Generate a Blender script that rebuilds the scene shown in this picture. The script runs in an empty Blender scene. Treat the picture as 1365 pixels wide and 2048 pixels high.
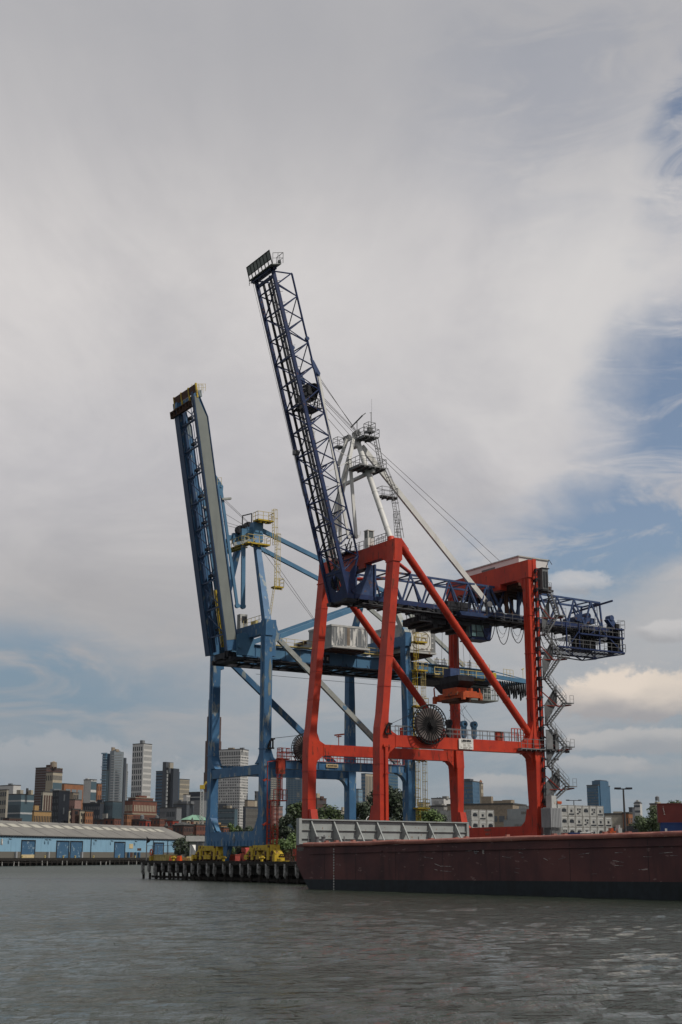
import bpy, math, random
from mathutils import Vector, Matrix, noise
random.seed(11)
D2R = math.radians
sc = bpy.context.scene
col = sc.collection
# ------------------------------------------------------------------ camera
HC = 3.4; F = 2680.0; PITCH = math.atan(688 / F)
cam_d = bpy.data.cameras.new("camera"); cam = bpy.data.objects.new("camera", cam_d); col.objects.link(cam)
cam.location = (0, 0, HC); cam.rotation_euler = (math.pi / 2 + PITCH, 0, 0)
cam_d.sensor_fit = 'VERTICAL'; cam_d.sensor_height = 36; cam_d.lens = F / 2048 * 36
cam_d.clip_start = 0.5; cam_d.clip_end = 30000
sc.camera = cam
# ------------------------------------------------------------------ exposure
sc.view_settings.view_transform = 'Standard'; sc.view_settings.look = 'None'
sc.view_settings.exposure = 0.22; sc.view_settings.gamma = 1
try:
    sc.cycles.max_bounces = 6; sc.cycles.caustics_reflective = False; sc.cycles.caustics_refractive = False
except Exception: pass
# ------------------------------------------------------------------ sun
SUN_DIR = Vector((0.78, -0.42, 1.05)).normalized()
sd = bpy.data.lights.new("sun", 'SUN'); sd.energy = 2.6; sd.angle = D2R(2.0); sd.color = (1.0, 0.93, 0.84)
sun = bpy.data.objects.new("sun", sd); col.objects.link(sun)
sun.rotation_euler = (-SUN_DIR).to_track_quat('-Z', 'Y').to_euler(); sun.location = (60, -40, 120)
# ------------------------------------------------------------------ world: sky with high cloud
def ray(px, py):
    a = (px - 682.5) / F; u = (1024 - py) / F; c, s = math.cos(PITCH), math.sin(PITCH)
    return Vector((a, c - u * s, s + u * c))
def azel(px, py):
    r = ray(px, py).normalized(); return math.atan2(r.x, r.y), math.asin(r.z)
world = bpy.data.worlds.new("World"); sc.world = world; world.use_nodes = True
nt = world.node_tree; nt.nodes.clear(); N = nt.nodes.new; L = nt.links.new
def mth(op, a, b=None, c=None, clamp=False):
    n = N('ShaderNodeMath'); n.operation = op; n.use_clamp = clamp
    for i, v in enumerate((a, b, c)):
        if v is None: continue
        if isinstance(v, (int, float)): n.inputs[i].default_value = v
        else: L(v, n.inputs[i])
    return n.outputs[0]
def mixc(f, a, b):
    n = N('ShaderNodeMix'); n.data_type = 'RGBA'
    if isinstance(f, (int, float)): n.inputs[0].default_value = f
    else: L(f, n.inputs[0])
    for i, v in ((6, a), (7, b)):
        if isinstance(v, tuple): n.inputs[i].default_value = (*v, 1)
        else: L(v, n.inputs[i])
    return n.outputs[2]
def sstep(v, lo, hi):
    n = N('ShaderNodeMapRange'); n.interpolation_type = 'SMOOTHSTEP'; L(v, n.inputs[0])
    n.inputs[1].default_value = lo; n.inputs[2].default_value = hi
    return n.outputs[0]
tc = N('ShaderNodeTexCoord'); dirv = tc.outputs['Generated']
sp = N('ShaderNodeSeparateXYZ'); L(dirv, sp.inputs[0]); dx, dy, dz = sp.outputs
AZ = mth('ARCTAN2', dx, dy); EL = mth('ARCSINE', dz)
zc = mth('MAXIMUM', mth('ADD', dz, 0.06), 0.02)
cmb = N('ShaderNodeCombineXYZ'); L(mth('DIVIDE', dx, zc), cmb.inputs[0]); L(mth('DIVIDE', dy, zc), cmb.inputs[1])
plane = cmb.outputs[0]
cae = N('ShaderNodeCombineXYZ'); L(AZ, cae.inputs[0]); L(EL, cae.inputs[1]); ae = cae.outputs[0]
def nz(vec, scale, detail=5, rough=0.55, sx=1, sy=1, rot=0, dist=0.0, off=(0, 0, 0)):
    mp = N('ShaderNodeMapping'); L(vec, mp.inputs[0]); mp.inputs['Scale'].default_value = (sx, sy, 1)
    mp.inputs['Rotation'].default_value = (0, 0, rot); mp.inputs['Location'].default_value = off
    n = N('ShaderNodeTexNoise'); L(mp.outputs[0], n.inputs['Vector'])
    n.inputs['Scale'].default_value = scale; n.inputs['Detail'].default_value = detail
    n.inputs['Roughness'].default_value = rough; n.inputs['Distortion'].default_value = dist
    return n.outputs[0]
def blob(px, py, rx, ry, rot=0.0, warp=None):
    """soft ellipse round a direction of the sky, radii in degrees"""
    a, e = azel(px, py); da = mth('SUBTRACT', AZ, a); de = mth('SUBTRACT', EL, e); c, s = math.cos(rot), math.sin(rot)
    u = mth('ADD', mth('MULTIPLY', da, c), mth('MULTIPLY', de, s)); v = mth('SUBTRACT', mth('MULTIPLY', de, c), mth('MULTIPLY', da, s))
    u = mth('DIVIDE', u, D2R(rx)); v = mth('DIVIDE', v, D2R(ry))
    d = mth('SQRT', mth('ADD', mth('MULTIPLY', u, u), mth('MULTIPLY', v, v)))
    if warp is not None: d = mth('ADD', d, mth('MULTIPLY', mth('SUBTRACT', warp, 0.5), 1.5))
    return mth('SUBTRACT', 1.0, sstep(d, 0.15, 1.6))
sky = N('ShaderNodeTexSky'); sky.sky_type = 'NISHITA'; sky.sun_disc = False
sky.sun_elevation = math.asin(SUN_DIR.z); sky.sun_rotation = math.atan2(SUN_DIR.x, SUN_DIR.y)
sky.dust_density = 1.5; sky.ozone_density = 1.4; sky.altitude = 10
skv = N('ShaderNodeVectorMath'); skv.operation = 'SCALE'; L(sky.outputs[0], skv.inputs[0]); skv.inputs[3].default_value = 0.080
blue = skv.outputs[0]
w1 = nz(ae, 9, 5, 0.6, 1, 1.6, 0.4, 0.3)
w2 = nz(plane, 1.3, 7, 0.62, 1.0, 0.55, 0.5, 0.6)
w3 = nz(ae, 22, 6, 0.6, 1, 2.6, 0.1, 0.2, (3, 1, 0))
wisp = nz(ae, 12, 8, 0.62, 0.8, 2.3, D2R(-42), 0.9, (1, 5, 0))
# where the blue shows: right of the picture, a low band on the left, the upper right corner
holes = mth('MAXIMUM', mth('MULTIPLY', blob(1375, 850, 3.6, 5.6, -0.5, w1), 0.95), mth('MULTIPLY', blob(1230, 1070, 7.2, 2.5, 0.3, w1), 1.0))
holes = mth('MAXIMUM', holes, mth('MULTIPLY', blob(1780, 900, 8.5, 7.5, -0.3, w1), 0.9))
holes = mth('MAXIMUM', holes, mth('MULTIPLY', blob(1390, 240, 1.7, 4.6, -0.45, w1), 0.85))
holes = mth('MAXIMUM', holes, mth('MULTIPLY', blob(1120, 180, 6, 5.0, 0.3, w2), 0.22))
holes = mth('MAXIMUM', holes, mth('MULTIPLY', blob(60, 1390, 9.5, 3.0, -0.12, w1), 0.8))
lowband = mth('SUBTRACT', 1.0, sstep(EL, D2R(1.0), D2R(11.5)))
holes = mth('MAXIMUM', holes, mth('MULTIPLY', lowband, mth('ADD', 0.36, mth('MULTIPLY', w3, 0.55))))
holes = mth('MULTIPLY', holes, mth('SUBTRACT', 1.15, mth('MULTIPLY', sstep(wisp, 0.42, 0.70), 1.0)), clamp=True)
# high cloud colour
cl = mixc(sstep(w2, 0.3, 0.72), (0.365, 0.358, 0.376), (0.60, 0.575, 0.565))
cl = mixc(mth('MULTIPLY', sstep(nz(plane, 0.5, 4, 0.5, 1, 1, 0.2, 0.4, (7, 2, 0)), 0.38, 0.66), 0.5), cl, (0.43, 0.425, 0.45))
cl = mixc(mth('MULTIPLY', blob(650, 560, 9, 7, 0.2, w1), 0.45), cl, (0.62, 0.595, 0.58))
cl = mixc(mth('MULTIPLY', blob(1190, 560, 7, 4, 0.9, w1), 0.5), cl, (0.64, 0.62, 0.60))
cl = mixc(mth('MULTIPLY', sstep(EL, D2R(23), D2R(35)), 0.8), cl, mixc(w1, (0.31, 0.315, 0.34), (0.38, 0.375, 0.385)))
lowcl = mth('SUBTRACT', 1.0, sstep(EL, D2R(8.5), D2R(17)))
cl = mixc(mth('MULTIPLY', lowcl, 0.82), cl, mixc(sstep(AZ, D2R(-14), D2R(8)), mixc(w1, (0.27, 0.275, 0.295), (0.35, 0.335, 0.33)), (0.37, 0.37, 0.375)))
veil = mixc(mth('MULTIPLY', mth('SUBTRACT', 1.0, sstep(EL, D2R(7), D2R(14))), 0.85), mixc(0.14, blue, (0.36, 0.39, 0.44)), (0.145, 0.225, 0.30))
base = mixc(holes, cl, veil)
# grey blue layered air towards the horizon
low = mth('SUBTRACT', 1.0, sstep(EL, D2R(0.5), D2R(9)))
base = mixc(mth('MULTIPLY', low, 0.72), base, (0.20, 0.247, 0.285))
band = sstep(nz(ae, 7, 6, 0.6, 0.8, 5.0, 0.0, 0.3, (4, 9, 0)), 0.5, 0.72)
base = mixc(mth('MULTIPLY', mth('MULTIPLY', band, low), 0.5), base, (0.36, 0.335, 0.325))
# heaped cloud low on the right
cw = nz(ae, 46, 7, 0.62, 1, 1.3, 0, 0.15, (2, 2, 0)); cw2 = nz(ae, 20, 4, 0.5, 1, 2.2, 0, 0.1, (6, 2, 0))
def heap(px, py, rx, ry, amt, c=(0.72, 0.63, 0.54)):
    global base
    m = blob(px, py, rx * 1.1, ry * 1.15, 0, cw); a, e = azel(px, py)
    t = sstep(mth('ADD', mth('SUBTRACT', EL, e), mth('MULTIPLY', mth('SUBTRACT', cw2, 0.5), 0.03)), D2R(-ry), D2R(ry * 0.5))
    base = mixc(mth('MULTIPLY', sstep(m, 0.25, 0.6), amt), base, mixc(t, (0.30, 0.295, 0.305), c))
heap(1255, 1393, 2.75, 1.05, 1.0, (0.64, 0.56, 0.485)); heap(1385, 1385, 2.0, 1.0, 0.9, (0.60, 0.53, 0.46)); heap(1350, 1262, 1.6, 0.45, 0.5, (0.55, 0.53, 0.52))
heap(1150, 1165, 1.4, 0.5, 0.45, (0.6, 0.56, 0.53)); heap(1290, 1480, 3.2, 0.5, 0.5, (0.5, 0.46, 0.43)); heap(1190, 1530, 2.2, 0.35, 0.35, (0.5, 0.45, 0.42))
heap(1000, 1570, 1.8, 0.4, 0.35, (0.5, 0.45, 0.41)); heap(560, 1555, 4, 0.8, 0.25, (0.5, 0.47, 0.45)); heap(120, 1530, 3.6, 1.1, 0.3, (0.46, 0.43, 0.42))
below = sstep(dz, -0.03, 0.0)
base = mixc(below, (0.10, 0.11, 0.11), base)
bg = N('ShaderNodeBackground'); L(base, bg.inputs[0]); bg.inputs[1].default_value = 1.0
ow = N('ShaderNodeOutputWorld'); L(bg.outputs[0], ow.inputs[0])

# ================================================================== helpers
I4 = Matrix.Identity(4); WM = {}
def kx(px): return (px - 682.5) / F * math.cos(PITCH)      # x / y of a picture column at eye level
YAW = D2R(31.7)
CR = Matrix.Translation((4.76, 165.0, 0)) @ Matrix.Rotation(YAW, 4, 'Z')      # rail frame: x landward, y along the rails away, z up
def mat(name, c, rough=0.6, metal=0.0, c2=None, var=0.25, vs=1.5, wear=None, wamt=0.5, ws=1.2, wstretch=1.0, bump=0.0, bs=8, spec=0.2, wave=None, dirt=None):
    m = bpy.data.materials.new(name); m.use_nodes = True; t = m.node_tree; n = t.nodes; l = t.links
    p = n['Principled BSDF']; p.inputs['Roughness'].default_value = rough; p.inputs['Metallic'].default_value = metal
    p.inputs['Specular IOR Level'].default_value = spec
    tcn = n.new('ShaderNodeTexCoord'); vec = tcn.outputs['Object']
    def noi(s, d=4, st=1.0, off=0):
        mp = n.new('ShaderNodeMapping'); l.new(vec, mp.inputs[0]); mp.inputs['Scale'].default_value = (1, 1, st); mp.inputs['Location'].default_value = (off, off, off)
        q = n.new('ShaderNodeTexNoise'); l.new(mp.outputs[0], q.inputs['Vector']); q.inputs['Scale'].default_value = s; q.inputs['Detail'].default_value = d; q.inputs['Roughness'].default_value = 0.6
        return q.outputs[0]
    def rng(v, a, b, lo=0.0, hi=1.0):
        q = n.new('ShaderNodeMapRange'); l.new(v, q.inputs[0]); q.inputs[1].default_value = a; q.inputs[2].default_value = b; q.inputs[3].default_value = lo; q.inputs[4].default_value = hi; return q.outputs[0]
    def mx(f, a, b):
        q = n.new('ShaderNodeMix'); q.data_type = 'RGBA'; l.new(f, q.inputs[0])
        for i, v in ((6, a), (7, b)):
            if isinstance(v, tuple): q.inputs[i].default_value = (*v, 1)
            else: l.new(v, q.inputs[i])
        return q.outputs[2]
    if c2 is None: c2 = tuple(x * (1 - var) for x in c)
    out = mx(rng(noi(vs), 0.35, 0.68), c2, c)
    if dirt: out = mx(rng(noi(0.9, 6, 0.15, 5), 0.52, 0.72, 0, 0.6), out, dirt)
    if wear: out = mx(rng(noi(ws, 7, wstretch, 9), 0.62 - 0.14 * wamt, 0.66 - 0.12 * wamt), out, wear)
    l.new(out, p.inputs['Base Color'])
    h = None
    if wave:
        axis, sc_ = wave; w = n.new('ShaderNodeTexWave'); w.wave_type = 'BANDS'; w.bands_direction = axis; w.inputs['Scale'].default_value = sc_
        l.new(vec, w.inputs['Vector']); h = w.outputs['Fac']
    elif bump: h = noi(bs, 5)
    if h is not None:
        b = n.new('ShaderNodeBump'); b.inputs['Strength'].default_value = bump; b.inputs['Distance'].default_value = 0.08; l.new(h, b.inputs['Height']); l.new(b.outputs[0], p.inputs['Normal'])
    return m
M = {}
M['red'] = mat('red_paint', (0.50, 0.050, 0.022), 0.42, c2=(0.37, 0.036, 0.022), vs=0.45, wear=(0.17, 0.035, 0.022), wamt=0.12, ws=2.2, wstretch=0.25, dirt=(0.23, 0.03, 0.02), bump=0.12, bs=1.2)
M['red_dull'] = mat('dull_red_paint', (0.42, 0.06, 0.035), 0.6, wear=(0.12, 0.05, 0.03), wamt=0.4)
M['navy'] = mat('navy_paint', (0.022, 0.040, 0.115), 0.45, c2=(0.018, 0.030, 0.08), wear=(0.10, 0.045, 0.025), wamt=0.05, ws=3)
M['navy_light'] = mat('worn_navy_paint', (0.052, 0.085, 0.18), 0.5, c2=(0.03, 0.052, 0.12), wear=(0.12, 0.07, 0.05), wamt=0.2)
M['blue'] = mat('blue_paint', (0.060, 0.155, 0.285), 0.5, c2=(0.042, 0.115, 0.225), vs=0.5, wear=(0.22, 0.26, 0.27), wamt=0.42, ws=1.1, wstretch=0.35)
M['blue_clean'] = mat('sky_blue_paint', (0.085, 0.195, 0.31), 0.5, c2=(0.065, 0.155, 0.26), vs=0.6)
M['steelgrey'] = mat('grey_primer_paint', (0.215, 0.235, 0.22), 0.55, c2=(0.175, 0.195, 0.185), vs=0.3, dirt=(0.15, 0.165, 0.16))
M['primer'] = mat('grey_patched_paint', (0.33, 0.35, 0.33), 0.6, wear=(0.09, 0.18, 0.28), wamt=0.35, ws=0.9)
M['white'] = mat('white_paint', (0.66, 0.66, 0.63), 0.45, c2=(0.55, 0.55, 0.53), vs=0.5, dirt=(0.42, 0.40, 0.37))
M['whitec'] = mat('white_ribbed_cladding', (0.68, 0.67, 0.65), 0.5, c2=(0.62, 0.6, 0.59), vs=0.4, bump=0.5, wave=('X', 2.2))
M['peel'] = mat('peeling_white_paint', (0.17, 0.185, 0.195), 0.7, c2=(0.14, 0.15, 0.16), wear=(0.60, 0.60, 0.57), wamt=0.85, ws=1.1, wstretch=0.25)
M['offwhite'] = mat('dirty_white_paint', (0.46, 0.47, 0.455), 0.6, c2=(0.36, 0.37, 0.36), vs=1.2, wear=(0.28, 0.22, 0.17), wamt=0.1)
M['galv'] = mat('galvanised_steel', (0.19, 0.195, 0.2), 0.6, metal=0.2, c2=(0.13, 0.135, 0.14))
M['galvlight'] = mat('ribbed_grey_cladding', (0.30, 0.31, 0.32), 0.6, c2=(0.25, 0.26, 0.27), vs=0.8)
M['dark'] = mat('dark_machinery', (0.030, 0.033, 0.04), 0.6, c2=(0.015, 0.016, 0.02))
M['black'] = mat('black_rubber', (0.012, 0.012, 0.013), 0.7)
M['rope'] = mat('wire_rope', (0.075, 0.073, 0.07), 0.7)
M['rust'] = mat('rusty_steel', (0.10, 0.05, 0.03), 0.8, c2=(0.05, 0.03, 0.025), vs=3)
M['yellow'] = mat('yellow_paint', (0.50, 0.37, 0.035), 0.55, c2=(0.38, 0.27, 0.03), wear=(0.12, 0.06, 0.03), wamt=0.35, ws=1.6)
M['paleyellow'] = mat('faded_yellow_paint', (0.52, 0.44, 0.20), 0.6, c2=(0.42, 0.34, 0.13))
M['glass'] = mat('cab_glass', (0.10, 0.20, 0.20), 0.08, c2=(0.05, 0.10, 0.11), spec=0.8)
M['orange'] = mat('orange_paint', (0.50, 0.10, 0.03), 0.6, c2=(0.36, 0.07, 0.03), wear=(0.14, 0.07, 0.04), wamt=0.4)
M['hull'] = mat('hull_red_oxide', (0.112, 0.046, 0.044), 0.6, c2=(0.058, 0.027, 0.03), vs=0.22, wear=(0.17, 0.105, 0.10), wamt=-0.15, ws=0.9, wstretch=2.5, dirt=(0.034, 0.020, 0.022), bump=0.6, bs=0.45)
M['rim'] = mat('rim_worn_oxide', (0.34, 0.15, 0.12), 0.65, c2=(0.23, 0.09, 0.075), vs=0.7, wear=(0.40, 0.27, 0.22), wamt=0.1, ws=3, bump=0.3, bs=1.5)
M['boot'] = mat('boot_topping', (0.016, 0.024, 0.03), 0.5, c2=(0.010, 0.014, 0.018), dirt=(0.008, 0.009, 0.009))
M['rackgrey'] = mat('rack_grey_paint', (0.30, 0.325, 0.32), 0.6, c2=(0.245, 0.265, 0.26), vs=0.8, wear=(0.2, 0.13, 0.09), wamt=-0.1, ws=3)
M['timber'] = mat('dark_wet_timber', (0.030, 0.026, 0.022), 0.8, c2=(0.015, 0.014, 0.013), vs=3)
M['concrete'] = mat('weathered_concrete', (0.13, 0.125, 0.11), 0.85, c2=(0.12, 0.115, 0.10), vs=2.5, bump=0.3, bs=10)
M['pile'] = mat('pile_concrete', (0.40, 0.40, 0.39), 0.85, c2=(0.11, 0.11, 0.105), vs=2.5)
M['ground'] = mat('yard_paving', (0.11, 0.105, 0.10), 0.9, c2=(0.08, 0.077, 0.072), vs=0.05)
M['whblue'] = mat('warehouse_blue_paint', (0.215, 0.375, 0.50), 0.7, c2=(0.19, 0.335, 0.46), vs=0.12, dirt=(0.14, 0.25, 0.34), bump=0.2, wave=('X', 1.0))
M['whdoor'] = mat('roller_door_blue', (0.05, 0.12, 0.21), 0.6, c2=(0.038, 0.095, 0.17), wear=(0.2, 0.28, 0.34), wamt=0.1, ws=0.7)
M['roofgrey'] = mat('weathered_sheet_roof', (0.195, 0.19, 0.175), 0.8, c2=(0.15, 0.146, 0.137), vs=0.15)
M['skylight'] = mat('fibreglass_skylight', (0.42, 0.41, 0.35), 0.6)
M['signwhite'] = mat('sign_white', (0.72, 0.72, 0.68), 0.5)
M['ink'] = mat('sign_ink', (0.02, 0.02, 0.025), 0.6)
M['fadedink'] = mat('faded_brown_lettering', (0.22, 0.20, 0.17), 0.7)
M['sand'] = mat('yellowed_sign', (0.55, 0.45, 0.26), 0.6)
M['trunk'] = mat('tree_bark', (0.07, 0.055, 0.04), 0.9)

M['navy_b'] = mat('dark_blue_paint', (0.028, 0.062, 0.13), 0.5, c2=(0.02, 0.045, 0.095), vs=0.6)
M['peelside'] = mat('grey_white_cladding', (0.36, 0.37, 0.36), 0.6, c2=(0.28, 0.29, 0.285), vs=0.9)
M['steeldark'] = mat('grey_faced_cladding', (0.21, 0.22, 0.225), 0.6, c2=(0.17, 0.18, 0.185), vs=1)
M['sandbrown'] = mat('bare_brown_strip', (0.22, 0.18, 0.14), 0.7)
M['galvd'] = mat('dark_galvanised_steel', (0.125, 0.13, 0.135), 0.6)
M['pane'] = mat('pale_window_pane', (0.16, 0.18, 0.18), 0.2)
M['red_dark'] = mat('dark_red_paint', (0.20, 0.03, 0.02), 0.6)
M['steeldark2'] = mat('dark_grey_steel', (0.07, 0.07, 0.072), 0.6)
class MB:
    def __init__(s): s.v = []; s.f = []
    def hexa(s, p):      # 8 points: bottom 4 (ccw from above), top 4
        i = len(s.v); s.v += [Vector(q) for q in p]
        for a in ((3, 2, 1, 0), (4, 5, 6, 7), (0, 1, 5, 4), (1, 2, 6, 5), (2, 3, 7, 6), (3, 0, 4, 7)): s.f.append(tuple(i + k for k in a))
        return s
    def box(s, x0, x1, y0, y1, z0, z1):
        if x0 > x1: x0, x1 = x1, x0
        if y0 > y1: y0, y1 = y1, y0
        if z0 > z1: z0, z1 = z1, z0
        return s.hexa([(x0, y0, z0), (x1, y0, z0), (x1, y1, z0), (x0, y1, z0), (x0, y0, z1), (x1, y0, z1), (x1, y1, z1), (x0, y1, z1)])
    def frus(s, z1, a, z2, b):   # a,b = (cx, cy, wx, wy) axis aligned sections
        r = []
        for z, (cx, cy, wx, wy) in ((z1, a), (z2, b)):
            r += [(cx - wx / 2, cy - wy / 2, z), (cx + wx / 2, cy - wy / 2, z), (cx + wx / 2, cy + wy / 2, z), (cx - wx / 2, cy + wy / 2, z)]
        return s.hexa(r)
    def bar(s, p, q, w, h=None, up=(0, 0, 1), w2=None, h2=None):   # rectangular beam: w sideways, h along up
        p = Vector(p); q = Vector(q); h = w if h is None else h; w2 = w if w2 is None else w2; h2 = h if h2 is None else h2
        d = (q - p)
        if d.length < 1e-6: return s
        d.normalize(); u = Vector(up)
        if abs(d.dot(u)) > 0.98: u = Vector((0, 1, 0)) if abs(d.y) < 0.9 else Vector((1, 0, 0))
        sd_ = d.cross(u).normalized(); u = sd_.cross(d).normalized(); r = []
        for c, ww, hh in ((p, w, h), (q, w2, h2)):
            for a, b in ((-1, -1), (1, -1), (1, 1), (-1, 1)): r.append(c + sd_ * (a * ww / 2) + u * (b * hh / 2))
        i = len(s.v); s.v += r
        for a in ((0, 1, 2, 3), (7, 6, 5, 4), (1, 0, 4, 5), (2, 1, 5, 6), (3, 2, 6, 7), (0, 3, 7, 4)): s.f.append(tuple(i + k for k in a))
        return s
    def tube(s, p, q, r, n=8, r2=None, caps=True):
        p = Vector(p); q = Vector(q); d = q - p
        if d.length < 1e-6: return s
        d.normalize(); a = d.orthogonal().normalized(); b = d.cross(a); r2 = r if r2 is None else r2; i = len(s.v)
        for c, rr in ((p, r), (q, r2)):
            for k in range(n): t = 2 * math.pi * k / n; s.v.append(c + a * (rr * math.cos(t)) + b * (rr * math.sin(t)))
        for k in range(n): j = (k + 1) % n; s.f.append((i + k, i + j, i + n + j, i + n + k))
        if caps: s.f.append(tuple(i + k for k in reversed(range(n)))); s.f.append(tuple(i + n + k for k in range(n)))
        return s
    def poly(s, pts, r, n=6):
        for a, b in zip(pts, pts[1:]): s.tube(a, b, r, n)
        return s
    def prism(s, pts, off):     # polygon extruded by vector off
        off = Vector(off); i = len(s.v); n = len(pts); s.v += [Vector(p) for p in pts] + [Vector(p) + off for p in pts]
        s.f.append(tuple(i + k for k in reversed(range(n)))); s.f.append(tuple(i + n + k for k in range(n)))
        for k in range(n): j = (k + 1) % n; s.f.append((i + k, i + j, i + n + j, i + n + k))
        return s
    def quad(s, a, b, c, d):
        i = len(s.v); s.v += [Vector(a), Vector(b), Vector(c), Vector(d)]; s.f.append((i, i + 1, i + 2, i + 3)); return s
    def rail(s, pts, h=1.1, r=0.035, step=1.5):   # handrail along points
        for a, b in zip(pts, pts[1:]):
            a = Vector(a); b = Vector(b); up = Vector((0, 0, h)); n = max(1, round((b - a).length / step))
            s.bar(a + up, b + up, r * 2); s.bar(a + up * 0.5, b + up * 0.5, r * 1.5)
            for k in range(n + 1): c = a.lerp(b, k / n); s.bar(c, c + up, r * 1.8)
        return s
    def ladder(s, p, q, side, w=0.5, cage=0.0, out=(1, 0, 0), r=0.03, step=0.45):
        p = Vector(p); q = Vector(q); sv = Vector(side).normalized() * w / 2; o = Vector(out).normalized(); ln = (q - p).length
        for k in (-1, 1): s.bar(p + sv * k, q + sv * k, r * 2)
        for k in range(int(ln / step) + 1): c = p.lerp(q, min(1, k * step / ln)); s.bar(c - sv, c + sv, r * 1.4)
        if cage:
            n = int(ln / 1.2)
            for k in range(1, n + 1):
                c = p.lerp(q, k / n); pr = c - sv
                for a in range(1, 7): t = math.pi * a / 6; nx = c - sv * 1.3 * math.cos(t) + o * (cage * math.sin(t)); s.bar(pr, nx, r * 1.6); pr = nx
            for t in (0.5, 1.57, 2.6):
                d = -sv * 1.3 * math.cos(t) + o * (cage * math.sin(t)); s.bar(p + d, q + d, r * 1.4)
        return s
    def disc_ring(s, c, ax, R, r, n=28):
        c = Vector(c); ax = Vector(ax).normalized(); a = ax.orthogonal().normalized(); b = ax.cross(a)
        p = [c + a * R * math.cos(2 * math.pi * k / n) + b * R * math.sin(2 * math.pi * k / n) for k in range(n)]
        for k in range(n): s.tube(p[k], p[(k + 1) % n], r, 5, caps=False)
        return s
    def build(s, name, m, parent=None, frame=CR, smooth=False):
        me = bpy.data.meshes.new(name); ob = bpy.data.objects.new(name, me); col.objects.link(ob)
        if parent is not None:
            T = WM[parent.name].inverted() @ frame; ob.parent = parent; WM[ob.name] = WM[parent.name]
            vs = [T @ v for v in s.v]
        else:
            vs = [frame @ v for v in s.v]; n = len(vs)
            o = Vector((sum(v.x for v in vs) / n, sum(v.y for v in vs) / n, min(v.z for v in vs)))
            vs = [v - o for v in vs]; ob.location = o; WM[ob.name] = Matrix.Translation(o)
        me.from_pydata([tuple(v) for v in vs], [], s.f); me.validate(); me.update()
        me.materials.append(m if not isinstance(m, str) else M[m])
        if smooth:
            for p in me.polygons: p.use_smooth = True
            try: me.set_sharp_from_angle(angle=D2R(40))
            except Exception: pass
        return ob
def tag(o, label, cat, group=None):
    o['label'] = label; o['category'] = cat
    if group: o['group'] = group
    return o
def thing(name, label, cat, loc, rotz=0.0, group=None, frame=None):
    o = bpy.data.objects.new(name, None); col.objects.link(o); o.empty_display_size = 0.5
    mw = Matrix.Translation(Vector(loc)) @ Matrix.Rotation(rotz, 4, 'Z')
    if frame is not None: mw = frame @ mw
    o.location = mw.to_translation(); o.rotation_euler = (0, 0, mw.to_euler().z); WM[o.name] = mw
    return tag(o, label, cat, group)
def struct(o): o['kind'] = 'structure'; return o
def stuff(o): o['kind'] = 'stuff'; return o
def dup(root, mw, label, group=None):
    r = root.copy(); col.objects.link(r); r.location = mw.to_translation(); r.rotation_euler = (0, 0, mw.to_euler().z); WM[r.name] = mw
    r['label'] = label
    if group: r['group'] = group
    for ch in root.children:
        c = ch.copy(); col.objects.link(c); c.parent = r; WM[c.name] = mw
        for g in ch.children:
            d = g.copy(); col.objects.link(d); d.parent = c; WM[d.name] = mw
    return r
def words(name, txt, size, m, parent, frame, p, xdir, ydir=(0, 0, 1), align='CENTER', bold=0.0, sx=1.0):
    """lettering as a thin mesh: p in frame coordinates, xdir reading direction, ydir up"""
    cu = bpy.data.curves.new(name, 'FONT'); cu.body = txt; cu.size = size; cu.align_x = align; cu.align_y = 'CENTER'; cu.extrude = 0.01; cu.offset = bold; cu.resolution_u = 3
    to = bpy.data.objects.new(name + '_tmp', cu); col.objects.link(to); dg = bpy.context.evaluated_depsgraph_get()
    me = bpy.data.meshes.new_from_object(to.evaluated_get(dg)); bpy.data.objects.remove(to)
    X = Vector(xdir).normalized(); Y = Vector(ydir).normalized(); Z = X.cross(Y)
    R = Matrix(((X.x, Y.x, Z.x, p[0]), (X.y, Y.y, Z.y, p[1]), (X.z, Y.z, Z.z, p[2]), (0, 0, 0, 1)))
    T = WM[parent.name].inverted() @ frame @ R @ Matrix.Diagonal((sx, 1, 1, 1))
    me.transform(T); me.name = name; ob = bpy.data.objects.new(name, me); col.objects.link(ob); ob.parent = parent; WM[ob.name] = WM[parent.name]
    me.materials.clear(); me.materials.append(M[m]); return ob
def at(px, py, Y):       # world point seen at a picture point, Y metres in front of the camera
    r = ray(px, py); return Vector((r.x * Y / r.y, Y, HC + r.z * Y / r.y))
def zat(py, Y, px=682.5): return at(px, py, Y).z

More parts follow.
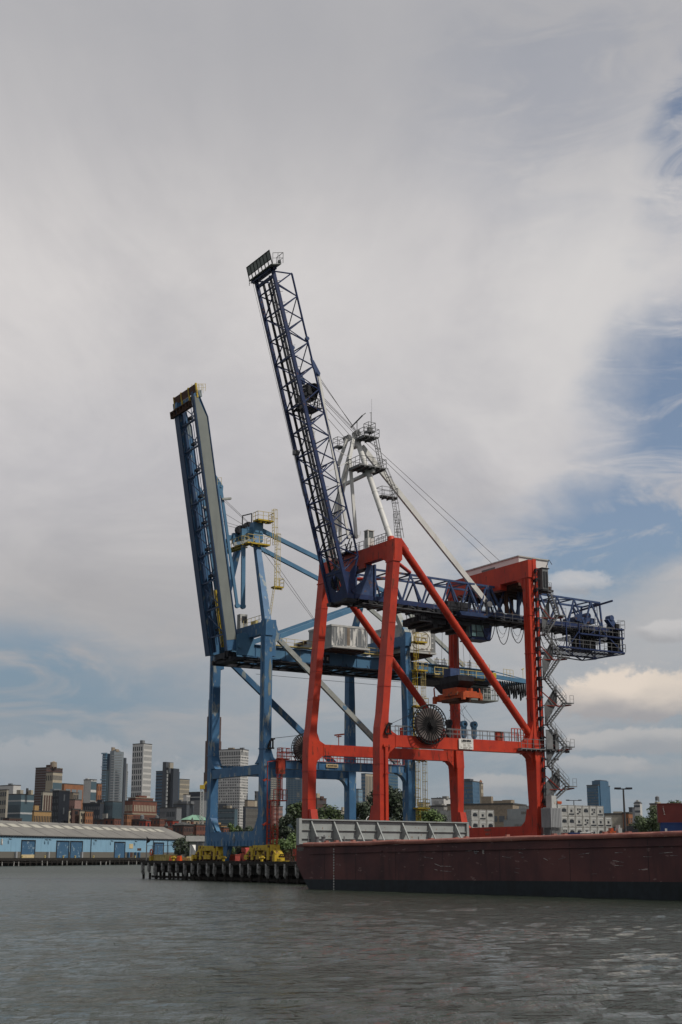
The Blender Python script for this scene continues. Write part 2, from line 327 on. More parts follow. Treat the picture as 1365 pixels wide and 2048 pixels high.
# ================================================================== water, ground, wharves
def water_mat():
    m = bpy.data.materials.new('harbour_water'); m.use_nodes = True; t = m.node_tree; n = t.nodes; l = t.links; p = n['Principled BSDF']
    p.inputs['Base Color'].default_value = (0.028, 0.037, 0.026, 1); p.inputs['Roughness'].default_value = 0.05; p.inputs['IOR'].default_value = 1.28
    p.inputs['Specular Tint'].default_value = (0.47, 0.53, 0.47, 1)
    g = n.new('ShaderNodeNewGeometry'); nrm = None
    for sc_, sx, sy, st, d, rot in ((0.45, 0.6, 1.3, 1.0, 0.35, 0.4), (3.2, 1.0, 0.36, 1.0, 0.24, -0.12), (9, 1.0, 0.4, 1.0, 0.06, 0.15)):
        mp = n.new('ShaderNodeMapping'); l.new(g.outputs['Position'], mp.inputs[0]); mp.inputs['Scale'].default_value = (sx, sy, 1); mp.inputs['Rotation'].default_value = (0, 0, rot)
        q = n.new('ShaderNodeTexNoise'); l.new(mp.outputs[0], q.inputs['Vector']); q.inputs['Scale'].default_value = sc_; q.inputs['Detail'].default_value = 4; q.inputs['Roughness'].default_value = 0.62; q.inputs['Distortion'].default_value = 0.5
        b = n.new('ShaderNodeBump'); b.inputs['Strength'].default_value = st; b.inputs['Distance'].default_value = d; l.new(q.outputs[0], b.inputs['Height'])
        if nrm: l.new(nrm, b.inputs['Normal'])
        nrm = b.outputs[0]
    sp_ = n.new('ShaderNodeSeparateXYZ'); l.new(g.outputs['Position'], sp_.inputs[0]); mr = n.new('ShaderNodeMapRange'); l.new(sp_.outputs[1], mr.inputs[0]); mr.inputs[1].default_value = 60; mr.inputs[2].default_value = 300; mr.inputs[3].default_value = .06; mr.inputs[4].default_value = .38; l.new(mr.outputs[0], p.inputs['Roughness'])   # unresolved ripples far off
    l.new(nrm, p.inputs['Normal']); return m
M['water'] = water_mat()
import numpy as np
def build_water():
    """one sheet: gently heaved close to the camera, flat further out"""
    rs = np.random.RandomState(4); xs = np.arange(-52, 60.01, .34); ys = np.concatenate([np.arange(14, 70, .34), np.arange(70, 150.1, .5)])
    X, Y = np.meshgrid(xs, ys); Zz = np.zeros_like(X)
    for k in range(60):
        lam = 0.75 * 10 ** (rs.rand() * 0.72); a = math.radians(62) + rs.randn() * .62; s_ = .0125 * (lam / 2.0) ** -.5
        kk = 2 * math.pi / lam; Zz += s_ / kk * np.sin(kk * (X * math.cos(a) + Y * math.sin(a)) + rs.rand() * 6.28)
    md = np.zeros_like(X)
    for k in range(10): a = rs.rand() * 6.28; q = 2 * math.pi / (9 + 26 * rs.rand()); md += np.sin(q * (X * math.cos(a) + Y * math.sin(a)) + rs.rand() * 6.28)
    Zz *= np.clip(1.0 + .12 * md, .4, 2)
    e = np.minimum.reduce([X + 52, 60 - X, Y - 14, 150 - Y]); Zz *= np.clip(e / 8, 0, 1)
    nx, ny = len(xs), len(ys); v = np.stack([X, Y, Zz], -1).reshape(-1, 3); idx = np.arange(nx * ny).reshape(ny, nx)
    q = np.stack([idx[:-1, :-1], idx[:-1, 1:], idx[1:, 1:], idx[1:, :-1]], -1).reshape(-1, 4); n0 = len(v)
    ex = np.array([(-5900, -300, 0), (5900, -300, 0), (5900, 8950, 0), (-5900, 8950, 0)], float); v = np.concatenate([v, ex]); c = (idx[0, 0], idx[0, -1], idx[-1, -1], idx[-1, 0])
    fs = [list(map(int, r)) for r in q]
    bo = [int(i) for i in idx[0, :]]; ri = [int(i) for i in idx[:, -1]]; to = [int(i) for i in idx[-1, ::-1]]; le = [int(i) for i in idx[::-1, 0]]
    for side, (p, r) in ((bo, (n0, n0 + 1)), (ri, (n0 + 1, n0 + 2)), (to, (n0 + 2, n0 + 3)), (le, (n0 + 3, n0))):
        fs.append([p, r, side[-1], side[0]])
    me = bpy.data.meshes.new('water'); me.from_pydata([tuple(r) for r in v.tolist()], [], fs); me.update(); me.materials.append(M['water'])
    for p in me.polygons: p.use_smooth = True
    o = bpy.data.objects.new('water', me); col.objects.link(o); struct(o); WM[o.name] = I4
build_water()
def FW(b, t, z=0): return CR @ Vector((b, t, z))
GZ = 2.6
poly = [FW(-2.2, 62.2), FW(-2.2, -3.4), FW(60, -3.4), Vector((420, 170, 0)), Vector((5800, 400, 0)), Vector((5800, 8900, 0)), Vector((-5800, 8900, 0)), Vector((-5800, 520, 0)), Vector((-150, 400, 0)), Vector((-58, 640, 0)), Vector((10, 420, 0)), FW(36, 62.2)]
gm = MB(); gm.prism([Vector((p.x, p.y, 1.9)) for p in poly], (0, 0, GZ - 1.9 - 0.05)); struct(gm.build('ground', 'ground', None, I4))
# crane wharf: deck slab on piles in front of a dark bulkhead
wh = thing('wharf', 'dark timber and concrete wharf on pale piles under the blue crane', 'wharf', (-2.5, 25, 0), 0, frame=CR)
b = MB(); b.box(-3.4, 36, -4.4, 62.9, 2.15, GZ); b.build('deck', 'concrete', wh)
b = MB(); b.box(-3.65, -3.25, -4.4, 63.0, 2.2, 2.72); b.box(-3.4, 30, 62.8, 63.15, 1.95, 2.7)
b.build('edge_beam', 'timber', wh)
b = MB(); b.box(1.6, 30, -4, 55, -0.6, 2.14); b.build('bulkhead', 'timber', wh)
b = MB()
for k in range(41):
    t = 61.8 - 1.58 * k + random.uniform(-.3, .3); b.tube((-1.2, t, -1), (-1.4, t, 2.1), .2, 6)
b.box(-2.6, -2.2, -4.2, 60.8, 0.15, 0.5); b.box(-1.9, -1.5, -4.2, 60.8, 0.95, 2.1); b.build('inner_bracing', 'timber', wh)
pl = None
for k in range(27):
    t = 62.4 - 2.55 * k + random.uniform(-.35, .35)
    b = MB(); zb = 0.75 + random.uniform(-.28, .25); ln = random.uniform(-.12, .12); wd_ = random.uniform(.3, .42); b.frus(zb + .35, (-3.51, t + ln, .42, wd_), 2.4, (-3.51, t, .42, wd_)); b.frus(zb, (-3.42, t + ln * 1.3, .2, wd_ * .6), zb + .35, (-3.51, t + ln, .42, wd_)); b.build('pile', 'pile', wh)
    b = MB(); b.tube((-3.3, t, -1), (-3.3, t, 0.9), .2, 8); b.build('wet_pile_foot', 'timber', wh)
for (b_, t_) in ((-2.6, 53), (-2.6, 36.3), (-2.6, 25), (-2.7, 13)):
    k = MB(); k.tube((b_, t_, 2.6), (b_, t_, 3.15), .2, 10); k.tube((b_, t_, 3.15), (b_, t_, 3.4), .33, 10, .3); k.tube((b_ - .45, t_, 3.15), (b_ + .45, t_, 3.15), .12, 8)
    o = k.build('mooring_bollard', 'yellow')
    tag(o, {53: 'yellow mooring bollard on the wharf corner left of the orange barriers', 36.3: 'yellow mooring bollard between the two yellow bogie groups on the wharf edge', 25: 'yellow mooring bollard right of the right-hand bogies by the fence', 13: 'yellow mooring bollard on the wharf edge behind the grey rack of the barge'}[t_], 'bollard', 'yellow bollards on the crane wharf')
for (b_, c) in ((0, 'WS'), (24.1, 'LS')):
    k = MB(); k.box(b_ - .06, b_ + .06, -4, 59, GZ + .01, GZ + .12); struct(k.build('crane_rail', 'rust', None))
# ---------------------------------------------------------------- warehouse pier
WA = Vector((kx(0) * 480, 480, 0)); WB = Vector((kx(380) * 612, 612, 0)); wd = (WB - WA).normalized(); wn = Vector((-wd.y, wd.x, 0))   # wn points away from the water, to the left/back
FWH = Matrix(((wd.x, wn.x, 0, WB.x), (wd.y, wn.y, 0, WB.y), (0, 0, 1, 0), (0, 0, 0, 1)))    # x along the quay (0 = right end), y inland
Lw = 240
pr = thing('pier', 'long dark pier on timber piles in front of the pale blue warehouse', 'pier', (-60, 0, 0), 0, frame=FWH)
b = MB(); b.box(-Lw, 8, -4.5, 40, 2.1, 2.62); b.build('deck', 'concrete', pr, FWH)
b = MB(); b.box(-Lw, 8.2, -4.9, -4.45, 1.75, 2.75); b.box(-Lw, 8, -4.9, -4.5, 1.1, 1.4); b.box(-Lw, 8, -1.5, -1, -1, 2.1); b.build('edge_beam', 'timber', pr, FWH)
for k in range(68):
    x = 6 - 3.4 * k + random.uniform(-.5, .5)
    b = MB(); b.tube((x + random.uniform(-.25, .25), -4.8, -.6), (x, -4.75, random.uniform(1.4, 1.75)), .24, 7); b.build('pile', 'pile' if random.random() < .55 else 'timber', pr, FWH)
def wx(px):     # distance along the warehouse front seen at picture column px
    k = kx(px); return (k * WB.y - WB.x) / (wd.x - k * wd.y)
for i, (px, lb) in enumerate(((254, 'right of the fourth roller door'), (221, 'left of the fourth roller door'), (170, 'just right of the close pair of doors'), (133, 'before the left door of the close pair'), (109, 'left of the close pair of doors'), (72, 'right of the leftmost door'), (26, 'left of the leftmost door'), (300, 'left of the last roller door'))):
    x = wx(px)
    k = MB(); k.tube((x, -3.9, 2.6), (x, -3.9, 3.3), .28, 8); k.tube((x, -3.9, 3.3), (x, -3.9, 3.55), .42, 8, .38); o = k.build('mooring_bollard', 'paleyellow', None, FWH)
    tag(o, 'small faded yellow bollard on the warehouse pier ' + lb, 'bollard', 'faded bollards along the warehouse pier')
wr = thing('warehouse', 'long low pale blue waterfront warehouse with a grey pitched roof', 'warehouse', (-60, 8, GZ), 0, frame=FWH)
EV = 10.45; RG = 15.7; HW = 13.75
b = MB(); b.prism([(0, 0, 4.9), (0, 2 * HW, 4.9), (0, 2 * HW, EV), (0, HW, RG - .3), (0, 0, EV)], (-Lw, 0, 0)); b.build('wall', 'whblue', wr, FWH)
b = MB(); b.box(-Lw, .04, -.06, 2 * HW + .06, GZ, 4.9); b.build('plinth', 'concrete', wr, FWH)
b = MB(); sl = (RG - EV) / HW
b.prism([(.6, -.4, EV - .4 * sl), (.6, HW, RG), (.6, 2 * HW + .4, EV - .4 * sl), (.6, 2 * HW + .4, EV - .4 * sl + .3), (.6, HW, RG + .3), (.6, -.4, EV - .4 * sl + .3)], (-Lw - 1.8, 0, 0)); rf = b.build('roof', 'roofgrey', wr, FWH)
b = MB()
for k in range(31):
    x = -10 - 7.3 * k; y0, y1 = 7.3, 10.4
    b.prism([(x, y0, EV + y0 * sl + .36), (x, y1, EV + y1 * sl + .36), (x - 4.8, y1, EV + y1 * sl + .36), (x - 4.8, y0, EV + y0 * sl + .36)], (0, 0, .06))
stuff(b.build('skylight', 'skylight', rf, FWH))
b = MB()
for k in range(14): x = -14 - 14.2 * k; b.bar((x, -.3, EV + .2), (x, HW, RG + .34), .1, .06)
for k in range(148): b.box(-.6 - 1.6 * k, -.95 - 1.6 * k, -.4, -.05, EV - .5, EV - .25)
b.box(-Lw, .6, -.46, -.36, EV - .32, EV - .02); b.build('eaves', 'dark', rf, FWH)
for (a, c, tan) in ((42, 68, 1), (112.5, 136, 0), (140, 163, 0), (228.5, 248.5, 0), (308, 326, 0)):
    xa, xc = wx(a), wx(c)
    b = MB(); b.box(xa, xc, -.14, .02, GZ + .1, 8.7); dr = b.build('door', 'whdoor', wr, FWH)
    b = MB(); b.box(xa - .25, xa, -.3, .02, GZ, 8.95); b.box(xc, xc + .3, -.34, .02, GZ, 8.95); b.box(xa - .25, xc + .3, -.36, .02, 8.7, 9.0); b.build('frame', 'dark', dr, FWH)
    if tan: b = MB(); b.box(xa, xc, -.24, -.13, GZ + .05, 3.9); b.build('lower_panel', 'sand', dr, FWH)
for (a, c, z0, z1, mm) in ((258, 265.5, 6.4, 8.2, 'sand'), (274.5, 282, 5.6, 6.5, 'rust'), (257, 265, 3.0, 4.9, 'rust'), (0, 4, 7.2, 9.2, 'peel')):
    b = MB(); b.box(wx(a), wx(c), -.12, .03, z0, z1); b.build('wall_panel', mm, wr, FWH)
for px in (180.5, 305.5, 334):
    b = MB(); b.tube((wx(px), -.3, GZ), (wx(px), -.3, EV - .7), .14, 6); b.build('downpipe', 'dark', wr, FWH)
for px in (28, 93, 160, 254, 268, 275):
    b = MB(); x = wx(px); b.box(x, x + .8, -1.0, -.2, GZ, 4.9); b.build('bumper_post', 'whdoor' if px > 200 else 'galvlight', wr, FWH)
for px in (15, 88, 95, 187, 220, 342, 268):
    b = MB(); x = wx(px); b.bar((x, -.1, 9.3), (x, -.8, 9.3), .1); b.box(x - .35, x + .35, -1.2, -.6, 8.95, 9.25); b.build('wall_lamp', 'dark', wr, FWH)
# ================================================================== barge
b0 = at(593.5, 1690, 150); BD = Vector((.62, -.7846, 0)); BN = Vector((.7846, .62, 0))
FB = Matrix(((BD.x, BN.x, 0, b0.x), (BD.y, BN.y, 0, 150), (0, 0, 1, 0), (0, 0, 0, 1)))      # x along the hull, y across it
bg_ = thing('barge', 'big rust red barge with black boot topping moored across the foreground', 'barge', (35, 12, 0), 0, frame=FB)
LB, WB_ = 82.0, 26.0
def rimz(x): return 4.66 + 0.0115 * x
def hullside(prof, mb, y0, y1):
    mb.prism([Vector((x, y0, z)) for x, z in prof], (0, y1 - y0, 0))
mb = MB()
pts = [(0, rimz(0)), (0, 2.75), (.25, 2.35), (1.35, 1.0 + .007)]; paint = lambda x: .97 + .0085 * x
hullside([(1.32, paint(1.3)), (LB, paint(LB)), (LB, rimz(LB) - .35), (1.5, rimz(1.5) - .35), (1.5, rimz(1.5) - .02), (0, rimz(0)), (0, 2.75), (.22, 2.3)], mb, 0, WB_)
hl = mb.build('hull', 'hull', bg_, FB)
mb = MB(); hullside([(2.7, -.5), (LB, -.5), (LB, paint(LB)), (1.32, paint(1.3)), (2.2, 0.1)], mb, 0.0, WB_); mb.build('boot_topping', 'boot', bg_, FB)
# rounded, dented rim along the top edge
mb = MB(); nseg = 150; prof = [(-.02, -.36), (-.20, -.33), (-.29, -.2), (-.29, -.06), (-.2, .05), (0, .09), (.35, .09), (.35, -.36)]
for k in range(nseg + 1):
    x = 1.5 + (LB - 1.5) * k / nseg; dn = noise.noise((x * .35, 0, 3)) * .07 + noise.noise((x * 1.2, 4, 3)) * .035; dz = noise.noise((x * .22, 8, 3)) * .05
    for (y, z) in prof: mb.v.append(Vector((x, y - (dn if y < 0 else 0), rimz(x) + z + dz + (dn * .5 if z < 0 and y < -.02 else 0))))
P_ = len(prof)
for k in range(nseg):
    for j in range(P_): a = k * P_ + j; c = k * P_ + (j + 1) % P_; mb.f.append((a, a + P_, c + P_, c))
mb.f.append(tuple(range(P_))); mb.f.append(tuple(nseg * P_ + j for j in reversed(range(P_)))); mb.build('rim', 'rim', bg_, FB, smooth=True)
mb = MB()
mb.bar((2.4, -.06, rimz(2.4) - 1.02), (14.5, -.06, rimz(14.5) - .98), .14, .14); mb.bar((15.2, -.06, rimz(15) - .98), (LB, -.06, rimz(LB) - 1.0), .14, .14)
mb.build('rubbing_strake', 'hull', bg_, FB)
mb = MB()
for k in range(16): x = 6.6; z = 4.0 - k * .27; mb.box(x - .07, x + .07, -.035, .01, z, z + .16)
mb.build('draft_marks', 'offwhite', bg_, FB)
mb = MB()
for x in (5.0, 10.2, 16.5, 23.4, 31, 39.5, 48, 57): mb.box(x, x + .03, -.012, .01, paint(x), rimz(x) - .4)
mb.build('plate_seams', 'boot', bg_, FB)
words('hull_lettering', 'RS JERSEY', .46, 'steelgrey', bg_, FB, (.75, -.03, rimz(0) - .55), (1, 0, 0), sx=.62)
words('hull_mark', 'U', .55, 'peel', bg_, FB, (28.0, -.06, 3.75), (1, 0, 0)); words('hull_mark', 'E', .45, 'peel', bg_, FB, (29.0, -.06, 3.75), (1, 0, 0))
mb = MB(); mb.bar((27.75, -.05, 3.8), (28.35, -.05, 3.8), .05); mb.bar((28.45, -.05, 4.05), (28.8, -.05, 4.0), .05)
for k in range(26):
    x = random.uniform(20, 52); z = random.uniform(1.9, 4.2); l_ = random.uniform(.3, 1.6); mb.bar((x, -.012, z), (x + l_, -.012, z + random.uniform(-.25, .15)), .02)
mb.build('scrape_marks', 'peel', bg_, FB)
# deck clutter along the rim
mb = MB()
for x in (4.5, 6.2, 9, 12.5, 16, 21, 24.6, 26, 31.5, 37.2, 38.4, 43, 45.5, 52): z = rimz(x) + .08; mb.box(x, x + random.uniform(.2, .5), .3, .7, z, z + random.uniform(.08, .2))
mb.build('deck_cleats', 'rim', bg_, FB)
mb = MB(); z = rimz(41) + .1
for k in range(6): mb.tube((40.2 + k * .2, .7, z + .05), (40.5 + k * .2, .9, z + .12 + .05 * (k % 2)), .08, 6)
mb.build('coiled_line', 'offwhite', bg_, FB)
mb = MB()
for x in (1.6, 2.7): mb.tube((x, 1.6, 4.6), (x, 1.6, 5.35), .22, 10); mb.tube((x, 1.6, 5.35), (x, 1.6, 5.45), .3, 10)
mb.build('bitts', 'galv', bg_, FB)
# grey transverse cargo rack standing on the bow
rk = thing('cargo_rack', 'grey steel bulkhead rack with slanting braces standing on the bow of the red barge', 'rack', (.4, 12, 4.7), 0, frame=FB)
RZ0, RZ1 = 4.55, 7.28
mb = MB(); mb.box(.05, .13, .05, 25.4, RZ0, RZ1); mb.build('plate', 'rackgrey', rk, FB)
mb = MB(); mb.box(-.06, .42, 0, 25.45, RZ1 - .08, RZ1 + .05); mb.box(.12, .3, .1, 25.4, 6.12, 6.2); mb.box(.12, .3, .1, 25.4, 5.22, 5.3); mb.box(-.05, .45, .02, 25.4, RZ0, RZ0 + .12); mb.build('flange', 'rackgrey', rk, FB)
mb = MB(); mb.box(-.02, .5, -.03, .34, RZ0, RZ1 + .12); mb.build('end_post', 'rackgrey', rk, FB)
mb = MB(); mb.box(-.02, .4, 25.1, 25.46, RZ0, RZ1 + .06); mb.build('end_post', 'rackgrey', rk, FB)
for y in (1.8, 4.95, 8.2, 11.2, 15.0, 19.1, 23.3):
    mb = MB(); mb.bar((.22, y, RZ1 - .1), (1.75, y + .05, RZ0 + .05), .16, .12, up=(1, 0, 1)); mb.prism([(.12, y - .03, RZ1 - .1), (.2, y - .03, RZ1 - .1), (1.7, y - .03, RZ0 + .1), (.12, y - .03, RZ0 + .1)], (0, .06, 0)) if y < 6 else mb.prism([(.12, y - .03, RZ1 - .1), (.2, y - .03, RZ1 - .1), (.9, y - .03, 5.9), (.12, y - .03, RZ0 + .3)], (0, .06, 0)); mb.build('brace', 'rackgrey', rk, FB)
for y in (.9, 3.1, 5.9, 16.9, 23.0):
    mb = MB(); mb.box(.8, .9, y, y + .1, RZ0, 5.6 + random.uniform(-.1, .4)); mb.build('stanchion', 'galv', rk, FB)
mb = MB(); mb.poly([(.2, 9.6, RZ1), (.2, 9.75, RZ1 + .3), (.25, 10.0, RZ1 + .5)], .045); mb.build('hook_rod', 'white', rk, FB)

# ================================================================== red crane
V = Vector
rc = thing('gantry_crane', 'tall red legged container crane with raised dark blue lattice boom and white mast', 'crane', (12, 8.5, GZ), 0, 'container cranes on the wharf', CR)
T1, T2 = 0.0, 17.1; BL = 24.1
for t, tl in ((T1, 0), (T2, 0)):
    b = MB(); b.frus(4.5, (0, t, 1.15, 1.55), 16.2, (0.05, t, 1.25, 1.55)); b.frus(16.2, (.05, t, 1.25, 1.55), 18.6, (0.12, t, 1.2, 1.55)); b.frus(18.6, (.12, t, 1.2, 1.55), 20.2, (.3, t, 1.0, 1.55)); b.frus(20.2, (.3, t, 1.0, 1.55), 42.3, (2.45, t, 1.02, 1.62))
    # curved haunch into the tie beam and flanges
    b.prism([(.5, t - .6, 17.7), (2.2, t - .6, 17.7), (1.3, t - .6, 18.2), (.9, t - .6, 19.2), (.75, t - .6, 20.6), (.4, t - .6, 20.6)], (0, 1.2, 0))
    b.prism([(.5, t - .6, 16.35), (.55, t - .6, 13.9), (.9, t - .6, 15.5), (1.9, t - .6, 16.35)], (0, 1.2, 0))
    b.frus(39.5, (2.2, t, 1.22, 1.84), 39.68, (2.22, t, 1.22, 1.84)); [b.frus(z, (.3 + (z - 20.2) * 2.15 / 22.1, t, 1.07, 1.67), z + .07, (.3 + (z - 20.2) * 2.15 / 22.1, t, 1.07, 1.67)) for z in (23.6, 27.4, 31.6, 36.0)]; b.box(-.66, .66, t - .81, t + .81, 10.6, 10.68); b.box(-.66, .66, t - .81, t + .81, 14.2, 14.28)
    b.build('leg', 'red', rc)
for t in (T1, T2):
    b = MB(); b.frus(4.5, (BL, t, .95, 1.35), 7.3, (BL, t, .95, 1.45)); b.frus(7.3, (BL, t, .95, 1.5), 15.4, (BL, t, 1.15, 2.1)); b.frus(15.4, (BL, t, 1.3, 2.1), 18.4, (BL, t, 1.3, 1.7)); b.frus(18.4, (BL, t, 1.1, 1.5), 20, (BL, t, .86, 1.3)); b.frus(20, (BL, t, .86, 1.3), 42.1, (BL, t, .86, 1.3))
    b.prism([(BL - .4, t - .6, 17.7), (BL - 1.9, t - .6, 17.75), (BL - 1.2, t - .6, 18.3), (BL - .8, t - .6, 19.3), (BL - .4, t - .6, 20.6)], (0, 1.2, 0))
    b.prism([(BL - .4, t - .6, 16.3), (BL - 1.7, t - .6, 16.3), (BL - 1.0, t - .6, 15.7), (BL - .55, t - .6, 14.2)], (0, 1.2, 0))
    for z in (11, 23.5, 29.5, 34.6): b.box(BL - .5, BL + .5, t - .72, t + .72, z, z + .1)
    b.box(BL - .52, BL - .42, t - .1, t + .02, 20.5, 41)
    b.build('leg', 'red', rc)
b = MB(); b.box(.1, .5, -1.0, -.75, 4.5, 16.3); b.box(.0, .6, -1.06, -.74, 7.4, 7.55); b.box(0, .6, -1.06, -.74, 13, 13.15); b.box(-.1, 1.1, -1.0, -.74, 16.2, 16.5); b.build('leg_stiffener', 'red', rc)
# portal beams across the tops of the legs
b = MB(); b.box(1.92, 2.95, -.83, 17.95, 40.45, 42.45)
for s_, t in ((1, T1), (-1, T2)):
    b.prism([(1.95, t + s_ * .7, 40.5), (1.95, t + s_ * .7, 39.2), (1.95, t + s_ * 1.5, 39.9), (1.95, t + s_ * 2.6, 40.5)], (.9, 0, 0))
b.box(1.9, 3.05, 6.3, 7.7, 39.9, 40.5); b.box(1.9, 3.05, 9.4, 10.8, 39.9, 40.5)
b.box(1.86, 3.0, -.86, -.8, 39.7, 42.5)
b.build('portal_beam', 'red', rc)
b = MB(); b.box(BL - .55, BL + .65, -.8, 17.95, 39.75, 42.15)
for s_, t in ((1, T1), (-1, T2)):
    b.prism([(BL - .5, t + s_ * .6, 39.8), (BL - .5, t + s_ * .6, 38.3), (BL - .5, t + s_ * 1.0, 39.2), (BL - .5, t + s_ * 2.2, 39.8)], (1.0, 0, 0))
b.box(BL - .6, BL + .5, 5.2, 7.4, 39.0, 39.8); b.box(BL - .6, BL + .5, 9.6, 11.8, 39.0, 39.8); b.box(BL + .15, BL + .75, -.9, -.78, 39.5, 42.3)
b.build('portal_beam', 'red', rc)
for t in (T1, T2):
    b = MB(); b.box(.6, BL - .6, t - .58, t + .58, 16.32, 17.75)
    b.box(1.85, 1.97, t - .64, t + .64, 16.2, 17.85); b.box(22.2, 22.3, t - .64, t + .64, 16.2, 17.85); b.build('tie_beam', 'red', rc)
for bb in (0, BL):
    b = MB(); b.box(bb - .55, bb + .55, -.7, 17.9, 5.2, 7.15)
    for s_, t in ((1, T1), (-1, T2)): b.prism([(bb - .5, t + s_ * .6, 7.1), (bb - .5, t + s_ * 2.6, 7.1), (bb - .5, t + s_ * 1.7, 7.8), (bb - .5, t + s_ * 1.3, 9.3), (bb - .5, t + s_ * .6, 9.3)], (1.0, 0, 0))
    sb = b.build('sill_beam', 'red', rc)
    if bb > 5:
        for i, w in enumerate(('HARD', 'HAT', 'AREA')): words('warning_lettering', w, .5, 'fadedink', sb, CR, (bb - .58, 9.6, 6.78 - i * .55), (0, -1, 0))
    for t in (T1 + .3, T2):
        b = MB(); b.box(bb - .6, bb + .6, t - 2.2, t + 2.2, 4.2, 5.1); b.box(bb - .5, bb + .5, t - 3.2, t - .3, 3.4, 4.3); b.box(bb - .5, bb + .5, t + .3, t + 3.2, 3.4, 4.3)
        for k in range(6): b.tube((bb - .25, t - 2.8 + 1.12 * k, 3.1), (bb + .25, t - 2.8 + 1.12 * k, 3.1), .36, 10)
        b.build('bogie', 'red_dull', rc)
for (p, q) in (((3.5, 0, 41.7), (23.75, 0, 18.45)), ((3.1, T2, 41.2), (23.75, T2, 18.2))):
    b = MB(); b.tube(p, q, .5, 18); d = (V(q) - V(p)).normalized(); b.bar(V(p) - d * .9, V(p) + d * .9, .35, 1.2, up=(0, 0, 1)); b.bar(V(q) - d * .8, V(q) + d * .5, .3, 1.2)
    for f in (.2, .4, .6, .8): c = V(p).lerp(V(q), f); b.tube(c, c + d * .12, .54, 18)
    b.build('diagonal_brace', 'red', rc, smooth=True)
for (p, q) in (((2.6, .4, 39.9), (9.2, 6.5, 40.1)), ((2.6, 16.8, 40.1), (9.6, 10.6, 40.1))):
    b = MB(); b.tube(p, q, .24, 12); b.build('plan_brace', 'red', rc, smooth=True)
# ---- lattice girder
tilt = lambda b_: -.016 * b_
NA, NB, UA, UB = 6.25, 10.85, 6.6, 10.5
def gp(b_, t, z): return V((b_, t, z + tilt(b_)))
gi = MB()
for t in (NA, NB): gi.bar(gp(.3, t, 35.95), gp(46, t, 35.95), .42, .62)
gd = gi.build('girder', 'navy', rc)
gi = MB()
for t in (UA, UB): gi.bar(gp(2.8, t, 39.95), gp(43, t, 39.95), .24, .26)
n0, pz, npan = 4.6, 3.18, 12
def lace(a, c, r=.085): gi.bar(a, c, r * 2)
for k in range(npan):
    x = n0 + pz * k
    for tl, tu in ((NA, UA), (NB, UB)):
        lace(gp(x, tl, 36.2), gp(x + pz / 2, tu, 39.9), .10); lace(gp(x + pz / 2, tu, 39.9), gp(x + pz, tl, 36.2), .10)
    lace(gp(x + pz / 2, UA, 39.95), gp(x + pz / 2, UB, 39.95)); 
    if k: lace(gp(x - pz / 2, UA if k % 2 else UB, 39.95), gp(x + pz / 2, UB if k % 2 else UA, 39.95), .07)
    if k % 3 == 2: lace(gp(x, NA, 36.2), gp(x + pz / 2, UB, 39.9), .07)
gi.bar(gp(42.9, UA, 39.9), gp(42.9, NA, 36.2), .22); gi.bar(gp(42.9, UB, 39.9), gp(42.9, NB, 36.2), .22); gi.bar(gp(42.9, UA, 39.9), gp(42.9, UB, 39.9), .2)
for x in (22.0, 27.3):
    for tl, tu in ((NA, UA), (NB, UB)): gi.bar(gp(x, tl, 36.1), gp(x + .5, tu, 40), .4, .3); gi.bar(gp(x + 2.6, tl, 36.1), gp(x + .7, tu, 40), .3, .3)
gi.build('girder_lattice', 'navy_light', gd)
gi = MB()   # underside: cross beams, trolley rails, walkway
for k in range(30): gi.bar(gp(.8 + 1.55 * k, NA - .3, 35.55), gp(.8 + 1.55 * k, NB + .3, 35.55), .18, .3)
for t in (7.3, 9.8): gi.bar(gp(.3, t, 35.62), gp(45.5, t, 35.62), .36, .5)
for k in range(8): gi.bar(gp(1 + 5.6 * k, 7.2, 35.4), gp(6.6 + 5.6 * k, 9.9, 35.4), .16, .12)
gi.box(1, 45, 4.9, 5.9, 35.1 - .5, 35.16 - .5 + .02)
gi.build('girder_underside', 'dark', gd)
gi = MB(); gi.rail([gp(12, 5.0, 35.0), gp(44.5, 5.0, 35.0)], 1.1, .028, 1.5)
for k in range(15): gi.bar(gp(3 + 3 * k, 4.9, 35.0), gp(3 + 3 * k, 6.1, 35.6), .08)
gi.bar(gp(1, 5.4, 35.0), gp(45, 5.4, 35.0), .06)
gi.build('walkway_rail', 'galv', gd)
# hinge housing: deep plates at the boom root
gi = MB()
for t in (6.2, 10.9):
    gi.prism([(.4, t - .12, 35.6), (3.0, t - .12, 35.6), (3.5, t - .12, 40.3), (2.3, t - .12, 40.3), (1.6, t - .12, 38.2), (.4, t - .12, 37.2)], (0, .24, 0))
    gi.box(3.2, 3.45, t - .35, t + .35, 35.6, 40.4)
gi.box(2.2, 3.4, 6.2, 10.9, 39.9, 40.35)
gi.build('hinge_frame', 'navy_light', gd)
